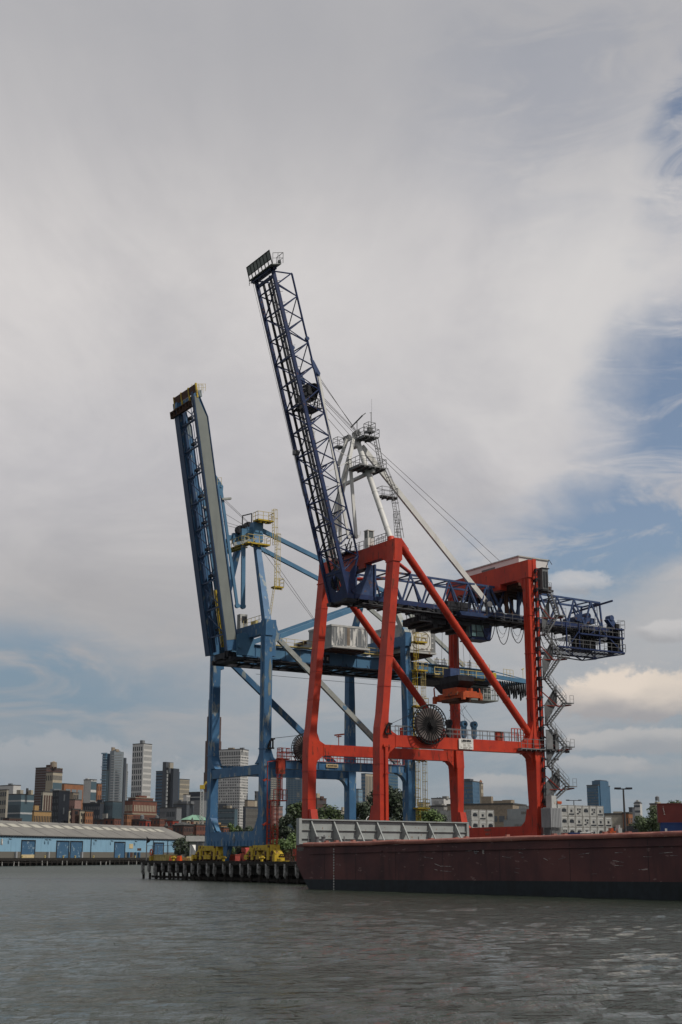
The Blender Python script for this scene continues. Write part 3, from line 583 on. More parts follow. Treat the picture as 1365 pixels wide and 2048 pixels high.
# ---- boom (raised)
bo = V((-.7, 0, 36.2)); bu = V((-.266, 0, .964)).normalized(); bn = V((.964, 0, .266)).normalized()
def bp(v, n_, t): return V((bo.x + bu.x * v + bn.x * n_, t, bo.z + bu.z * v + bn.z * n_))
bm_ = MB()
for t in (NA, NB): bm_.bar(bp(-.6, .05, t), bp(44.2, .05, t), .36, .46, up=bn)
boom = bm_.build('boom', 'navy', rc)
bm_ = MB()
for t in (UA, UB):
    bm_.tube(bp(4.6, 3.1, t), bp(43.4, 3.1, t), .14, 8); bm_.tube(bp(4.6, 3.1, t), bp(.9, 1.0, t), .16, 8)
    bm_.tube(bp(43.4, 3.1, t), bp(43.9, .15, t), .1, 6)
lo = [2.95 + 3.245 * k for k in range(13)]; hi = [4.55 + 3.245 * k for k in range(13)]
for k in range(13):
    for tl, tu in ((NA, UA), (NB, UB)):
        bm_.tube(bp(lo[k], .1, tl), bp(hi[k], 3.1, tu), .095, 6, caps=False)
        if k < 12: bm_.tube(bp(hi[k], 3.1, tu), bp(lo[k + 1], .1, tl), .095, 6, caps=False)
    bm_.tube(bp(hi[k], 3.1, UA), bp(hi[k], 3.1, UB), .09, 6, caps=False); bm_.tube(bp(lo[k], .05, NA), bp(lo[k], .05, NB), .12, 6, caps=False)
    if k < 12:
        bm_.tube(bp(hi[k], 3.1, UA if k % 2 else UB), bp(hi[k + 1], 3.1, UB if k % 2 else UA), .075, 6, caps=False)
        bm_.tube(bp(lo[k], .05, NB if k % 2 else NA), bp(lo[k + 1], .05, NA if k % 2 else NB), .085, 6, caps=False)
    if k % 2 == 0: m_ = (UA + UB) / 2; bm_.tube(bp(hi[k], 3.1, m_), bp(lo[k], .1, NA), .065, 6, caps=False); bm_.tube(bp(hi[k], 3.1, m_), bp(lo[k], .1, NB), .065, 6, caps=False)
bm_.build('boom_lattice', 'navy', boom, smooth=True)
bm_ = MB()
for t in (7.55, 9.55): bm_.bar(bp(0, .25, t), bp(43.6, .25, t), .14, .34, up=bn)
for k in range(14): bm_.bar(bp(1 + 3.1 * k, .15, 7.4), bp(1 + 3.1 * k, .15, 9.7), .08, .1)
for t in (8.75, 9.15): bm_.bar(bp(1, .7, t), bp(43, .7, t), .06, .08, up=bn)
bm_.build('trolley_rails', 'dark', boom)
bm_ = MB()
bm_.bar(bp(.5, .72, 8.95), bp(43, .72, 8.95), .34, .03, up=bn)
for t in (8.0, 8.4): bm_.bar(bp(.5, 1.5, t), bp(43, 1.5, t), .045)
for k in range(29): c = bp(.8 + 1.5 * k, .7, 8.75); bm_.bar(c, c + bn * .95, .05); bm_.bar(bp(.8 + 1.5 * k, .4, 7.4), bp(.8 + 1.5 * k, 1.6, 7.4), .05)
bm_.bar(bp(1, 1.6, 8.75), bp(43, 1.6, 8.75), .05); bm_.bar(bp(14, -.5, 10.6), bp(43.8, -.5, 10.9), .035); bm_.bar(bp(14, -.35, 10.4), bp(43.8, -.45, 10.6), .035)
bm_.build('boom_walkway', 'galv', boom)
bm_ = MB()   # solid root plates with a round opening
for t in (NA, NB):
    P_ = [bp(-.9, -.1, t - .1), bp(-.9, .9, t - .1), bp(1.0, 1.35, t - .1), bp(3.2, 2.3, t - .1), bp(3.4, 1.9, t - .1), bp(2.6, 1.0, t - .1), bp(3.2, -.1, t - .1)]
    bm_.prism(P_, (0, .2, 0)); bm_.tube(bp(.2, .9, t - .3), bp(.2, .9, t + .3), .35, 12)
for (va, vb, ta, tb) in ((-.9, 3.3, NA, 7.3), (-.9, 3.3, 9.75, NB), (-.9, .6, 7.3, 9.75), (2.7, 3.3, 7.3, 9.75)):
    bm_.hexa([bp(va, 0, ta), bp(va, .12, ta), bp(va, .12, tb), bp(va, 0, tb), bp(vb, 0, ta), bp(vb, .12, ta), bp(vb, .12, tb), bp(vb, 0, tb)])
for (t_a, v_a) in ((7.3, .6), (9.75, .6), (9.75, 2.7), (7.3, 2.7)):
    s1 = 1 if t_a < 8.5 else -1; s2 = 1 if v_a < 1 else -1
    P_ = [bp(v_a, 0, t_a), bp(v_a + s2 * .75, 0, t_a), bp(v_a, 0, t_a + s1 * .8)]; bm_.prism(P_, bn * .12)
bm_.build('boom_root', 'navy', boom)
bm_ = MB(); bm_.box(-1.0, .5, 6.1, 7.2, 35.15, 35.6); bm_.box(-1.0, .5, 9.9, 11.0, 35.15, 35.6); bm_.box(-.7, .2, 7.0, 10, 35.3, 35.55); bm_.build('boom_root_bracket', 'dark', boom)
# boom tip: buffer beam, mesh screen and guard rails
bm_ = MB(); bm_.bar(bp(44.1, .1, NA - .5), bp(44.1, .1, NB + .6), .55, .5, up=bu); bm_.bar(bp(44.0, -.45, NA - .2), bp(44.0, -.45, NB + .3), .3, .3, up=bu); bm_.bar(bp(43.2, .1, NA), bp(43.2, .1, NB), .3, .4, up=bu); bm_.build('boom_tip_beam', 'navy', boom)
def slab(mb, v0, v1, n0_, n1_, t0, t1):
    return mb.hexa([bp(v0, n0_, t0), bp(v0, n1_, t0), bp(v0, n1_, t1), bp(v0, n0_, t1), bp(v1, n0_, t0), bp(v1, n1_, t0), bp(v1, n1_, t1), bp(v1, n0_, t1)])
bm_ = MB(); slab(bm_, 44.9, 46.1, -.82, -.78, 4.7, 11.1); slab(bm_, 44.2, 44.3, -.9, .7, 4.9, 11.2); bm_.build('tip_screen', 'steelgrey', boom)
bm_ = MB()
for k in range(8): t = 4.75 + .9 * k; slab(bm_, 44.2, 46.15, -.88, -.77, t - .05, t + .05)
for v in (44.9, 46.1): slab(bm_, v - .04, v + .04, -.88, -.77, 4.7, 11.1)
bm_.build('screen_frame', 'dark', boom)
bm_ = MB(); a = bp(44.3, 1.3, 5.3); bm_.rail([bp(44.3, -.7, 4.8), bp(44.3, .9, 4.8), bp(44.3, .9, 6.6)], 1.5, .03, .9); bm_.tube(bp(44.5, .8, 5.4), bp(44.9, .8, 5.4), .22, 8); bm_.rail([bp(43.6, -.9, 11.3), bp(43.6, -.9, 10.6)], .6, .03, .6); bm_.build('tip_guard_rail', 'galv', boom)
for t in (UA, UB):
    bm_ = MB(); bm_.prism([bp(31.6, 2.95, t - .14), bp(31.2, 3.3, t - .14), bp(29.4, 3.85, t - .14), bp(29.0, 3.6, t - .14), bp(29.2, 3.2, t - .14), bp(30.4, 2.95, t - .14)], (0, .28, 0)); bm_.tube(bp(29.45, 3.5, t - .24), bp(29.45, 3.5, t + .24), .24, 10); bm_.tube(bp(34.3, 3.1, t - .2), bp(34.3, 3.1, t + .2), .28, 8); bm_.build('forestay_lug', 'navy_light', boom)
# hoist sheave cluster inside the boom
bm_ = MB(); bm_.box(bp(27.9, 2.9, 0).x - .9, bp(27.9, 2.9, 0).x + .5, 7.2, 9.3, 62.2, 64.2); bm_.tube((-5.2, 7.2, 63.6), (-5.2, 9.4, 63.6), .75, 14); bm_.tube((-6.3, 7.4, 62.3), (-6.3, 9.2, 62.3), .6, 12); bm_.bar((-7.4, 7.6, 60.4), (-5.4, 7.6, 62.6), .3); bm_.bar((-7.4, 9.2, 60.4), (-5.4, 9.2, 62.6), .3); bm_.build('sheave_block', 'dark', boom)
bm_ = MB(); bm_.rail([(-6.6, 6.9, 60.9), (-4.4, 6.9, 60.9), (-4.4, 9.6, 60.9)], 1.2, .035, .6); bm_.box(-6.8, -4.3, 6.8, 9.6, 60.75, 60.86); bm_.build('sheave_platform', 'dark', boom)
bm_ = MB(); bm_.box(bp(19.5, -.2, 0).x - .5, bp(19.5, -.2, 0).x + .1, 10.0, 10.7, 55.0, 55.6); bm_.bar((-6.2, 10.4, 54.2), (-6.2, 10.4, 55.2), .08); bm_.build('flood_lamp', 'galv', boom)
# ---- mast (white A-frame)
AP = V((2.0, 8.1, 57.7)); AF = V((2.0, 9.2, 57.9))
b = MB(); b.tube((2.45, .75, 42.4), AP, .37, 18)
for f in (.12, .3, .47, .62, .8): c = V((2.45, .75, 42.4)).lerp(AP, f); b.tube(c, c + (AP - V((2.45, .75, 42.4))).normalized() * .1, .40, 18)
b.build('mast_leg', 'white', rc, smooth=True)
b = MB(); b.tube((2.45, .75, 42.3), (2.45, .95, 42.95), .46, 16); b.build('mast_foot', 'red', rc, smooth=True)
b = MB(); b.bar((2.45, 16.3, 42.4), (2.0, 12.6, 51.0), .62, .7, up=(1, 0, 0)); b.bar((2.0, 12.6, 51.0), AF, .62, .7, up=(1, 0, 0), w2=.4, h2=.42); b.build('mast_leg', 'white', rc)
b = MB(); b.box(1.65, 2.4, 7.8, 9.4, 56.9, 57.9); b.bar((1.3, 7.1, 58.0), (1.3, 9.8, 58.0), .22, .28); b.bar((2.1, 12.2, 52.4), (2.3, 4.5, 52.7), .4, .4)
for t, t_ in ((6.75, 7.5), (9.6, 9.3)): b.bar((-.1, t, 54.4), (1.1, t_, 58.1), .28, .42, up=(1, 0, 0))
b.build('mast_head', 'white', rc)
for t in (6.9, 7.7, 9.2, 10.0):
    b = MB(); b.tube((1.4, t, 58.4), (1.4, t + .16, 58.4), .44, 18); b.tube((1.4, t - .02, 58.4), (1.4, t + .18, 58.4), .12, 8); b.build('sheave', 'galv', rc, smooth=True)
for t in (UA, UB):
    J1, J2 = V((.80, t, 44.0)), V((-.38, t, 43.75))
    b = MB(); b.bar((-.05, t + (.2 if t < 8 else -.8), 54.9), J1, .24, .42, up=(1, 0, 0)); b.bar(J2, bp(29.4, 3.6, t), .2, .36, up=(1, 0, 0)); b.tube(J1 - V((0, .25, 0)), J1 + V((0, .25, 0)), .26, 10); b.tube(J2 - V((0, .25, 0)), J2 + V((0, .25, 0)), .22, 10); b.bar(J1 + V((0, .2, 0)), J2 + V((0, .2, 0)), .1, .3)
    b.bar(J1 + V((.1, 0, -.3)), J1 + V((.6, 0, .1)), .07); b.bar(J1 + V((.6, 0, .1)), J1 + V((.7, 0, .8)), .06)
    b.build('forestay', 'white', rc)
b = MB(); b.bar((2.6, 8.0, 57.0), (22.6, 6.5, 36.7), .42, .72); b.tube((22.3, 6.1, 37.0), (22.3, 6.9, 37.0), .42, 12); b.build('backstay', 'white', rc)
b = MB(); b.bar((-3.2, 6.6, 55.6), (.1, 6.8, 54.7), .06); b.bar((-3.3, 6.6, 52.3), (.1, 6.8, 54.3), .1); b.bar((-1.5, 6.6, 47.8), (.0, 6.9, 54), .14); b.build('boom_latch', 'white', rc)
b = MB()
L1 = bp(29.0, 3.2, 8.3)
for (p, q) in (((-5.0, 7.6, 63.7), (1.1, 7.2, 58.8)), ((-5.1, 8.3, 63.9), (1.2, 8.0, 58.85)), ((-5.2, 8.8, 64.0), (1.2, 9.0, 58.8)), ((-5.0, 6.8, 65.4), (1.4, 7.6, 58.9)), ((-5.0, 6.95, 65.2), (1.5, 7.4, 58.8)), ((-5.2, 7.1, 63.2), (1.0, 7.0, 58.5)), ((-5.3, 9.3, 63.4), (1.0, 9.8, 58.5)), ((1.8, 7.4, 58.7), (25.9, 7.6, 43.4)), ((1.8, 7.8, 58.5), (25.9, 9.2, 43.2)), ((3.0, 7.2, 57.8), (4.0, 5.6, 56.2))):
    b.tube(p, q, .032, 5)
b.build('hoist_rope', 'rope', rc)
# mast platforms, ladders, weather gear
def platform(x0, x1, t0, t1, z, name='mast_platform', m='galv', rails='wens', par=None, h=1.15):
    b = MB(); b.box(x0, x1, t0, t1, z - .14, z)
    for k in range(int((x1 - x0) / .8) + 1): b.box(x0 + .8 * k, x0 + .8 * k + .08, t0, t1, z - .34, z - .14)
    o = b.build(name, m, par or rc); r = MB(); c = {'w': ((x0, t1), (x0, t0)), 'e': ((x1, t0), (x1, t1)), 's': ((x0, t0), (x1, t0)), 'n': ((x1, t1), (x0, t1))}
    for k in rails: (xa, ta), (xb, tb) = c[k]; r.rail([(xa, ta, z), (xb, tb, z)], h, .03, 1.0)
    r.build('handrail', m, o if (par is None or par == rc) else par); return o
platform(1.5, 3.9, 5.6, 8.0, 57.9, h=1.05); platform(2.4, 3.5, 5.9, 7.1, 58.8, h=1.1); platform(-.2, 4.0, 4.1, 7.2, 53.2); platform(3.1, 5.6, 3.8, 5.2, 49.4); platform(-.2, .8, 9.6, 10.8, 57.2)
b = MB(); b.ladder((4.0, 5.4, 53.2), (3.4, 6.0, 57.9), (0, 1, 0), .55, .7, (1, .2, 0)); b.ladder((5.1, 4.0, 49.9), (3.9, 4.6, 53.3), (0, 1, 0), .5, .7, (1, 0, 0)); b.ladder((4.6, 2.0, 43.3), (5.0, 4.2, 49.7), (1, 0, 0), .55, .7, (.3, -1, 0)); b.ladder((3.2, .6, 42.4), (3.6, 1.6, 46.3), (1, 0, 0), .5, .7, (.3, -1, 0))
b.build('mast_ladder', 'galv', rc)
b = MB(); b.bar((1.9, 8, 58.2), (1.9, 8, 60.6), .08); b.bar((1.9, 9.6, 60.0), (1.9, 6.6, 60.9), .1, .18); b.bar((1.9, 6.5, 60.9), (2.2, 6.3, 61.2), .09); b.bar((3.0, 6.2, 58.9), (3.0, 6.2, 61.4), .06); b.bar((2.8, 6.2, 61.3), (3.1, 6.2, 61.4), .07); b.bar((2.9, 5.9, 59.5), (2.9, 5.9, 63.2), .02); b.box(2.6, 3.2, 6.1, 6.6, 58.9, 59.3); b.build('wind_gauge_mast', 'galv', rc)
# booth and rails on the waterside portal
b = MB(); b.box(1.85, 2.8, 5.35, 6.25, 42.75, 43.75); b.box(1.8, 2.85, 5.3, 6.3, 44.7, 44.82)
for x in (1.91, 2.74):
    for t in (5.41, 6.19): b.box(x - .06, x + .06, t - .06, t + .06, 43.7, 44.72)
for x in (1.9, 2.7): b.box(x, x + .12, 5.3, 6.3, 42.4, 42.8)
bt = b.build('lookout_booth', 'white', rc)
b = MB(); b.box(1.95, 2.7, 5.40, 5.42, 43.75, 44.7); b.build('window', 'pane', bt); b = MB(); b.box(1.88, 1.9, 5.45, 6.15, 43.75, 44.7); b.build('window', 'pane', bt)
for (x, ta, tb) in ((2.0, 4.9, 1.4), (2.85, 4.9, 1.4), (2.0, 8.6, 6.6), (1.2, 11.8, 8.8), (2.6, 11.8, 8.8)):
    b = MB(); b.rail([(x, ta, 42.45), (x, tb, 42.45)], 1.1, .03, .9); b.build('portal_rail', 'galv', rc)
b = MB(); b.box(1.1, 2.7, 8.8, 11.9, 42.46, 42.62); b.bar((1.5, 9.4, 42.5), (1.9, 9.4, 44.0), .12); b.bar((2.2, 10.6, 42.5), (1.6, 10.6, 43.9), .12); b.build('latch_platform', 'dark', rc)
# ---- machinery house
b = MB(); b.box(25.15, 30.35, 3.1, 15.3, 39.75, 43.45); mh = b.build('machinery_house', 'whitec', rc)
b = MB(); b.box(25.0, 30.5, 2.95, 15.45, 43.45, 43.62); b.build('roof', 'offwhite', mh)
b = MB(); b.box(25.1, 25.2, 8.4, 11.4, 42.2, 42.95); b.box(25.08, 25.22, 12.8, 14.4, 40.6, 42.4); b.build('louvre', 'galv', mh)
b = MB(); b.box(24.8, 30.6, 2.9, 15.4, 39.35, 39.75)
for k in range(8): b.box(24.8, 30.6, 3.2 + 1.7 * k, 3.4 + 1.7 * k, 39.0, 39.4)
b.bar((25.4, 6.4, 36.1), (25.4, 6.4, 39.2), .4); b.bar((29.8, 6.4, 36.1), (29.8, 6.4, 39.2), .4); b.bar((25.4, 10.7, 36.1), (25.4, 10.7, 39.2), .4); b.bar((29.8, 10.7, 36.1), (29.8, 10.7, 39.2), .4)
b.build('house_base', 'rust', mh)
words('house_lettering', 'AN', .75, 'fadedink', mh, CR, (26.6, 3.08, 41.75), (1, 0, 0), align='LEFT'); words('house_lettering', 'RING', .62, 'fadedink', mh, CR, (26.6, 3.08, 40.95), (1, 0, 0), align='LEFT')
# ---- lift cabin, rack and stairs on the landside leg
b = MB(); b.box(25.3, 26.3, -1.6, -.5, 38.1, 41.0); lc = b.build('lift_cabin', 'galv', rc)
b = MB(); b.box(25.4, 25.75, -1.63, -1.58, 38.4, 40.6); b.box(25.85, 26.2, -1.63, -1.58, 38.4, 40.6); b.build('door', 'dark', lc); b = MB(); b.box(25.1, 26.9, -1.9, -.3, 37.85, 38.1); b.bar((26.2, -1.2, 41.0), (26.9, -1.2, 42.4), .07); b.bar((26.9, -1.2, 42.4), (27.4, -1.2, 41.8), .06); b.box(25.2, 26.5, -1.7, -.4, 41.0, 41.1); b.build('cabin_frame', 'dark', lc)
b = MB(); b.box(24.72, 25.12, -.95, -.55, 9.5, 41.1); b.build('lift_rack', 'red', rc)
b = MB()
for k in range(24): z = 10.4 + 1.32 * k; b.box(24.45, 24.95, -1.3, -.65, z, z + .14); b.box(24.4, 24.55, -1.35, -.6, z - .35, z)
b.ladder((24.62, -1.22, 9.8), (24.62, -1.22, 41.0), (1, .0, 0), .42, 0, (0, -1, 0), .028, .42); b.build('lift_rungs', 'dark', rc)
def flight(x0, z0, x1, z1, t0=-1.95, t1=-1.25, panel=False):
    b = MB()
    for t in (t0, t1): b.bar((x0, t, z0), (x1, t, z1), .06, .2)
    n = max(3, int(abs(z1 - z0) / .3))
    for k in range(n + 1): f = k / n; b.box(x0 + (x1 - x0) * f - .13, x0 + (x1 - x0) * f + .13, t0, t1, z0 + (z1 - z0) * f - .015, z0 + (z1 - z0) * f + .02)
    o = b.build('stair_flight', 'galvd', rc); r = MB()
    for t in (t0, t1):
        for h in (.55, 1.05): r.bar((x0, t, z0 + h), (x1, t, z1 + h), .03)
        for k in range(4): f = k / 3; r.bar((x0 + (x1 - x0) * f, t, z0 + (z1 - z0) * f), (x0 + (x1 - x0) * f, t, z0 + (z1 - z0) * f + 1.05), .03)
    r.build('handrail', 'galvd', o)
    if panel: q = MB(); q.prism([(x0 - .1, t1 + .1, z0 - .1), (x1 - .9, t1 + .1, z1 + .0), (x1 - .9, t1 + .1, z1 + 2.4), (x0 - .1, t1 + .1, z0 + 2.6)] if x1 > x0 else [(x0, t1 + .1, z0), (x1, t1 + .1, z1), (x1, t1 + .1, z1 + 2)], (0, .05, 0)); q.build('mesh_panel', 'galvd', o)
lv = [(25.3, 9.7), (28.2, 12.25), (25.3, 14.75), (28.1, 17.35), (25.3, 20.1), (28.3, 23.1), (25.2, 26.1), (27.9, 29.2), (25.4, 32.0), (27.6, 34.8), (26.2, 37.9)]
flight(24.7, 9.7, 28.2, 12.2, panel=True)
for k in range(1, len(lv) - 1):
    (x0, z0), (x1, z1) = lv[k], lv[k + 1]
    flight(x0 if k else 24.7, z0, x1, z1, panel=(x1 > x0))
for k, (x, z) in enumerate(lv[1:], 1):
    outer = x > 27; b = MB()
    b.box(x - .1, x + (1.2 if outer else .2), -2.1, -1.1, z - .12, z) if outer else b.box(x - .4, x + .2, -2.1, -.9, z - .12, z)
    o = b.build('stair_landing', 'galv', rc); r = MB()
    if outer: r.rail([(x + .5, -2.1, z), (x + 1.15, -2.1, z)], .95, .02, .6)
    else: r.rail([(x - .4, -2.1, z), (x + .2, -2.1, z)], 1.1, .022, .9)
    r.build('handrail', 'galv', o)
    if outer: q = MB(); q.bar((25.0, -1.0, z - .5), (x - .1, -1.6, z - .45), .1, .12); q.bar((x - .3, -1.6, z - .42), (x + 1.1, -1.6, z - .27), .16, .3, h2=.14); q.bar((24.9, -1.2, z + 1.2), (x - 1.0, -1.5, z - .6), .1, .12); q.build('landing_bracket', 'red_dark', o)
platform(20.8, 28.9, -1.5, -.7, 16.9, 'access_platform', rails='s'); 
b = MB(); b.box(24.9, 26.0, -1.62, -1.54, 16.9, 19.4); b.box(26.4, 27.0, -1.62, -1.54, 16.9, 18.9); b.build('mesh_screen', 'galv', rc)
# base of the lift and the switch house
b = MB(); b.box(23.75, 25.55, -3.3, -1.4, 6.95, 9.35)
for k in range(7): b.box(23.72 + .25 * k, 23.8 + .25 * k, -3.35, -3.28, 6.95, 9.3)
for k in range(7): b.box(23.7, 23.76, -3.25 + .26 * k, -3.17 + .26 * k, 6.95, 9.3)
lh = b.build('lift_base_house', 'galvlight', rc); b = MB()
for k in range(9): b.box(23.75 + .22 * k, 23.8 + .22 * k, -3.34, -3.28, GZ, 6.95)
for k in range(9): b.box(23.73, 23.78, -3.3 + .23 * k, -3.25 + .23 * k, GZ, 6.95)
b.box(23.9, 26.0, -3.3, -1.4, GZ, 2.8); b.box(24.1, 25.3, -3.0, -1.5, GZ, 6.9); b.build('fence_screen', 'galv', lh)
b = MB(); b.box(24.3, 25.1, -2.9, -1.8, 9.35, 10.9); b.box(25.2, 25.8, -3.0, -2.2, 9.35, 10.3); b.build('lift_motor', 'offwhite', lh); b = MB(); b.box(25.15, 25.85, -3.06, -3.0, 9.9, 10.2); b.build('motor_panel', 'orange', lh)
# ---- trolley and cab
b = MB(); b.box(12.0, 23.8, 5.6, 11.4, 34.2, 34.8); b.box(10.9, 15.5, 6.4, 10.8, 33.5, 34.4); b.box(15, 22, 6, 11, 33.6, 34.3)
for k in range(9): x = 11.6 + 1.25 * k; b.box(x, x + .7, 6 + (k % 3) * .4, 10.6, 33.2 - (k % 2) * .25, 34.0)
for x in (13, 16.5, 20, 23): b.tube((x, 6.9, 35.1), (x, 7.5, 35.1), .32, 10); b.tube((x, 9.6, 35.1), (x, 10.2, 35.1), .32, 10)
tr = b.build('trolley', 'dark', rc)
b = MB(); b.rail([(10.0, 5.6, 33.6), (11.8, 5.6, 33.6)], 1.1, .035, .6); b.rail([(10, 5.6, 33.6), (10, 8.5, 33.6)], 1.1, .035, .8); b.box(10, 12, 5.5, 8.6, 33.5, 33.6); b.rail([(13.4, 4.5, 35.2), (21.6, 4.5, 35.1)], 1.15, .035, 1.0); b.box(14.2, 17.6, 4.9, 5.7, 35.4, 36.5); b.poly([(16.1, 4.4, 35.3), (16.1, 4.4, 36.9), (15.6, 4.5, 37.1)], .12); b.box(20.3, 20.5, 4.4, 4.6, 35, 37.2); b.build('trolley_platform', 'dark', tr)
b = MB(); b.hexa([(16.2, 4.5, 34.7), (20.6, 4.5, 34.7), (20.6, 5.4, 34.5), (16.2, 5.4, 34.5), (15.8, 4.4, 35.2), (21.2, 4.4, 35.2), (21.2, 5.4, 35.2), (15.8, 5.4, 35.2)]); b.build('trolley_fairing', 'navy_light', tr)
b = MB(); b.hexa([(19.0, 6.1, 31.9), (22.2, 6.1, 31.9), (22.2, 8.4, 31.9), (19.0, 8.4, 31.9), (18.7, 6.0, 34.0), (22.5, 6.0, 34.0), (22.5, 8.5, 34.0), (18.7, 8.5, 34.0)]); M['cabglass'] = mat('cab_window_glass', (.20, .33, .32), .15, c2=(.09, .17, .18), vs=1.0, spec=.6); cb = b.build('operator_cab', 'navy', tr)
b = MB(); b.box(18.95, 20.9, 5.93, 5.98, 32.3, 33.85); b.build('window', 'cabglass', cb); b = MB(); b.hexa([(18.84, 6.15, 32.2), (18.9, 6.15, 32.2), (18.9, 8.3, 32.2), (18.84, 8.3, 32.2), (18.58, 6.1, 33.85), (18.64, 6.1, 33.85), (18.64, 8.4, 33.85), (18.58, 8.4, 33.85)]); b.build('window', 'cabglass', cb)
b = MB(); b.bar((19.7, 5.9, 32.2), (19.6, 5.9, 33.9), .09); b.bar((18.9, 5.9, 33.0), (20.9, 5.9, 33.0), .06); b.bar((18.82, 7.2, 32.2), (18.56, 7.2, 33.9), .1); b.box(18.7, 19.2, 6.0, 8.4, 31.75, 31.92); b.build('window_frame', 'dark', cb)
# ---- festoon cables
def loop(mb, a, c, drop, r, n=10):
    a = V(a); c = V(c); p = [a.lerp(c, k / n) - V((0, 0, drop * (1 - (2 * k / n - 1) ** 2) ** .75)) for k in range(n + 1)]; mb.poly(p, r, 5)
for k in range(9):
    x = 20.2 + 2.55 * k; b = MB(); z = 34.75 + tilt(x)
    if k < 8: loop(b, (x, 5.5, z), (x + 2.4, 5.5, z), 2.7 + .25 * math.sin(k * 2.1), .055, 12); loop(b, (x + .3, 5.6, z), (x + 2.1, 5.6, z), 1.5, .025, 8); loop(b, (x + .1, 5.9, z), (x + 2.2, 5.9, z), 2.0, .02, 8)
    b.box(x - .12, x + .12, 5.4, 5.8, z - .1, z + .3); b.build('festoon_cable', 'black', rc)
# ---- tail platforms and winches
b = MB()
b.box(33, 45.6, 4.6, 5.0, 31.75, 31.95); b.box(33, 45.6, 10.6, 11.0, 31.75, 31.95); [b.box(33 + .7 * k, 33.12 + .7 * k, 4.8, 10.8, 31.72, 31.8) for k in range(19)]; b.box(33, 45.6, 6.2, 7.4, 31.74, 31.82)
b.box(37.2, 45.6, 4.6, 4.85, 33.9, 34.1); [b.box(37.2 + .7 * k, 37.32 + .7 * k, 4.8, 11, 33.85, 33.95) for k in range(13)]; b.box(43.8, 45.5, 4.4, 11, 35.1, 35.3)
for x, m_ in ((34.8, 1), (37.2, 1), (41, 1), (45.4, 1)):
    for t in (4.9, 10.8): b.bar((x, t, 31.8), (x, t, 35.5), .16)
b.bar((41, 4.9, 35.3), (45.4, 4.9, 31.9), .16); b.bar((41, 4.9, 35.2), (39, 4.9, 33.9), .14); b.bar((35, 4.9, 31.9), (38.0, 4.9, 35.3), .1); b.bar((41, 10.8, 35.3), (45.4, 10.8, 31.9), .14)
for t in (4.8, 10.8): b.bar((33.5, t, 31.7), (40.2, 7.8, 30.75), .14); b.bar((40.2, 7.8, 30.75), (45.6, t, 31.7), .14)
b.bar((40.2, 7.8, 30.75), (39.6, 4.9, 31.8), .12)
tp = b.build('tail_platform', 'navy', rc)
b = MB(); b.rail([(37.5, 4.5, 34.1), (45.5, 4.5, 34.1), (45.5, 9, 34.1)], 1.1, .025, 1.2); b.rail([(34.8, 4.5, 31.95), (45.6, 4.5, 31.95), (45.6, 9, 31.95)], 1.1, .03, 1.3); b.rail([(44.2, 4.3, 35.3), (45.5, 4.3, 35.3), (45.5, 9, 35.3)], 1.2, .025, 1.0); b.build('handrail', 'galv', tp)
b = MB(); b.box(39.2, 40.9, 5.6, 8.6, 32.0, 34.9); b.box(40.8, 44.9, 6.6, 6.8, 33.6, 33.8); b.box(44.8, 45.5, 5.4, 7.4, 32.0, 36.2)
for k in range(7): b.tube((37.6 + .35 * k, 5.3, 32.0 + .1 * (k % 3)), (37.5 + .35 * k, 5.3, 35.2), .1, 6)
for k in range(5): loop(b, (36.2 + .3 * k, 5.2, 35.0), (37.2 + .4 * k, 5.2, 35.0), 2.4, .05)
b.build('cable_reservoir', 'black', tp)
b = MB(); b.hexa([(44.6, 5.6, 35.5), (45.6, 5.6, 35.3), (45.6, 6.4, 35.3), (44.6, 6.4, 35.5), (43.4, 5.6, 36.7), (44.4, 5.6, 37.2), (44.4, 6.4, 37.2), (43.4, 6.4, 36.7)]); b.tube((44.2, 5.5, 37.0), (44.2, 6.5, 37.0), .42, 12); b.bar((44.5, 6, 37.3), (45.4, 6, 35.5), .12); b.tube((38.2, 6, 36.6), (39.4, 8, 36.6), .55, 10); b.box(38.5, 42, 6.8, 9.8, 36.1, 36.9); b.tube((41.4, 7.4, 37.3), (41.4, 8.6, 37.3), .5, 12); b.build('service_winch', 'navy_light', tp)
b = MB(); b.bar((42.2, 12.0, 38.5), (42.2, 3.1, 38.95), .2, .24); b.bar((42.2, 8, 38.8), (42.2, 8, 39.5), .1); b.build('service_beam', 'navy', rc)
b = MB(); b.ladder((42.7, 7.2, 36), (42.7, 7.2, 39.4), (0, 1, 0), .5); b.build('tail_ladder', 'navy_light', rc)
# ---- cable reel, rails and sign on the near tie beam
def reel(par, cb_, ct, cz, R, face=-1):
    b = MB(); b.tube((cb_, ct + .05, cz), (cb_, ct + .38, cz), R * .83, 40); o = b.build('cable_reel', M['coil'], par)
    b = MB()
    for k in range(32):
        a = 2 * math.pi * k / 32; d = V((math.cos(a), 0, math.sin(a)))
        for tt in (ct - .10, ct + .45): b.bar(V((cb_, tt, cz)) + d * .35, V((cb_, tt, cz)) + d * R, .085, .085)
    b.disc_ring((cb_, ct - .10, cz), (0, 1, 0), R, .075, 40); b.disc_ring((cb_, ct + .45, cz), (0, 1, 0), R, .06, 40)
    for k in range(20): a = 2 * math.pi * k / 20; d = V((math.cos(a) * R, 0, math.sin(a) * R)); b.bar(V((cb_, ct - .1, cz)) + d, V((cb_, ct + .45, cz)) + d, .06)
    b.build('reel_spokes', 'black', o); b = MB(); b.tube((cb_, ct - .35, cz), (cb_, ct + .7, cz), R * .2, 16); b.tube((cb_, ct - .55, cz), (cb_, ct - .3, cz), R * .14, 12); b.bar((cb_ - .4, ct - .45, cz + .2), (cb_ + .5, ct - .45, cz + .25), .1); b.build('reel_hub', 'black', o); return o
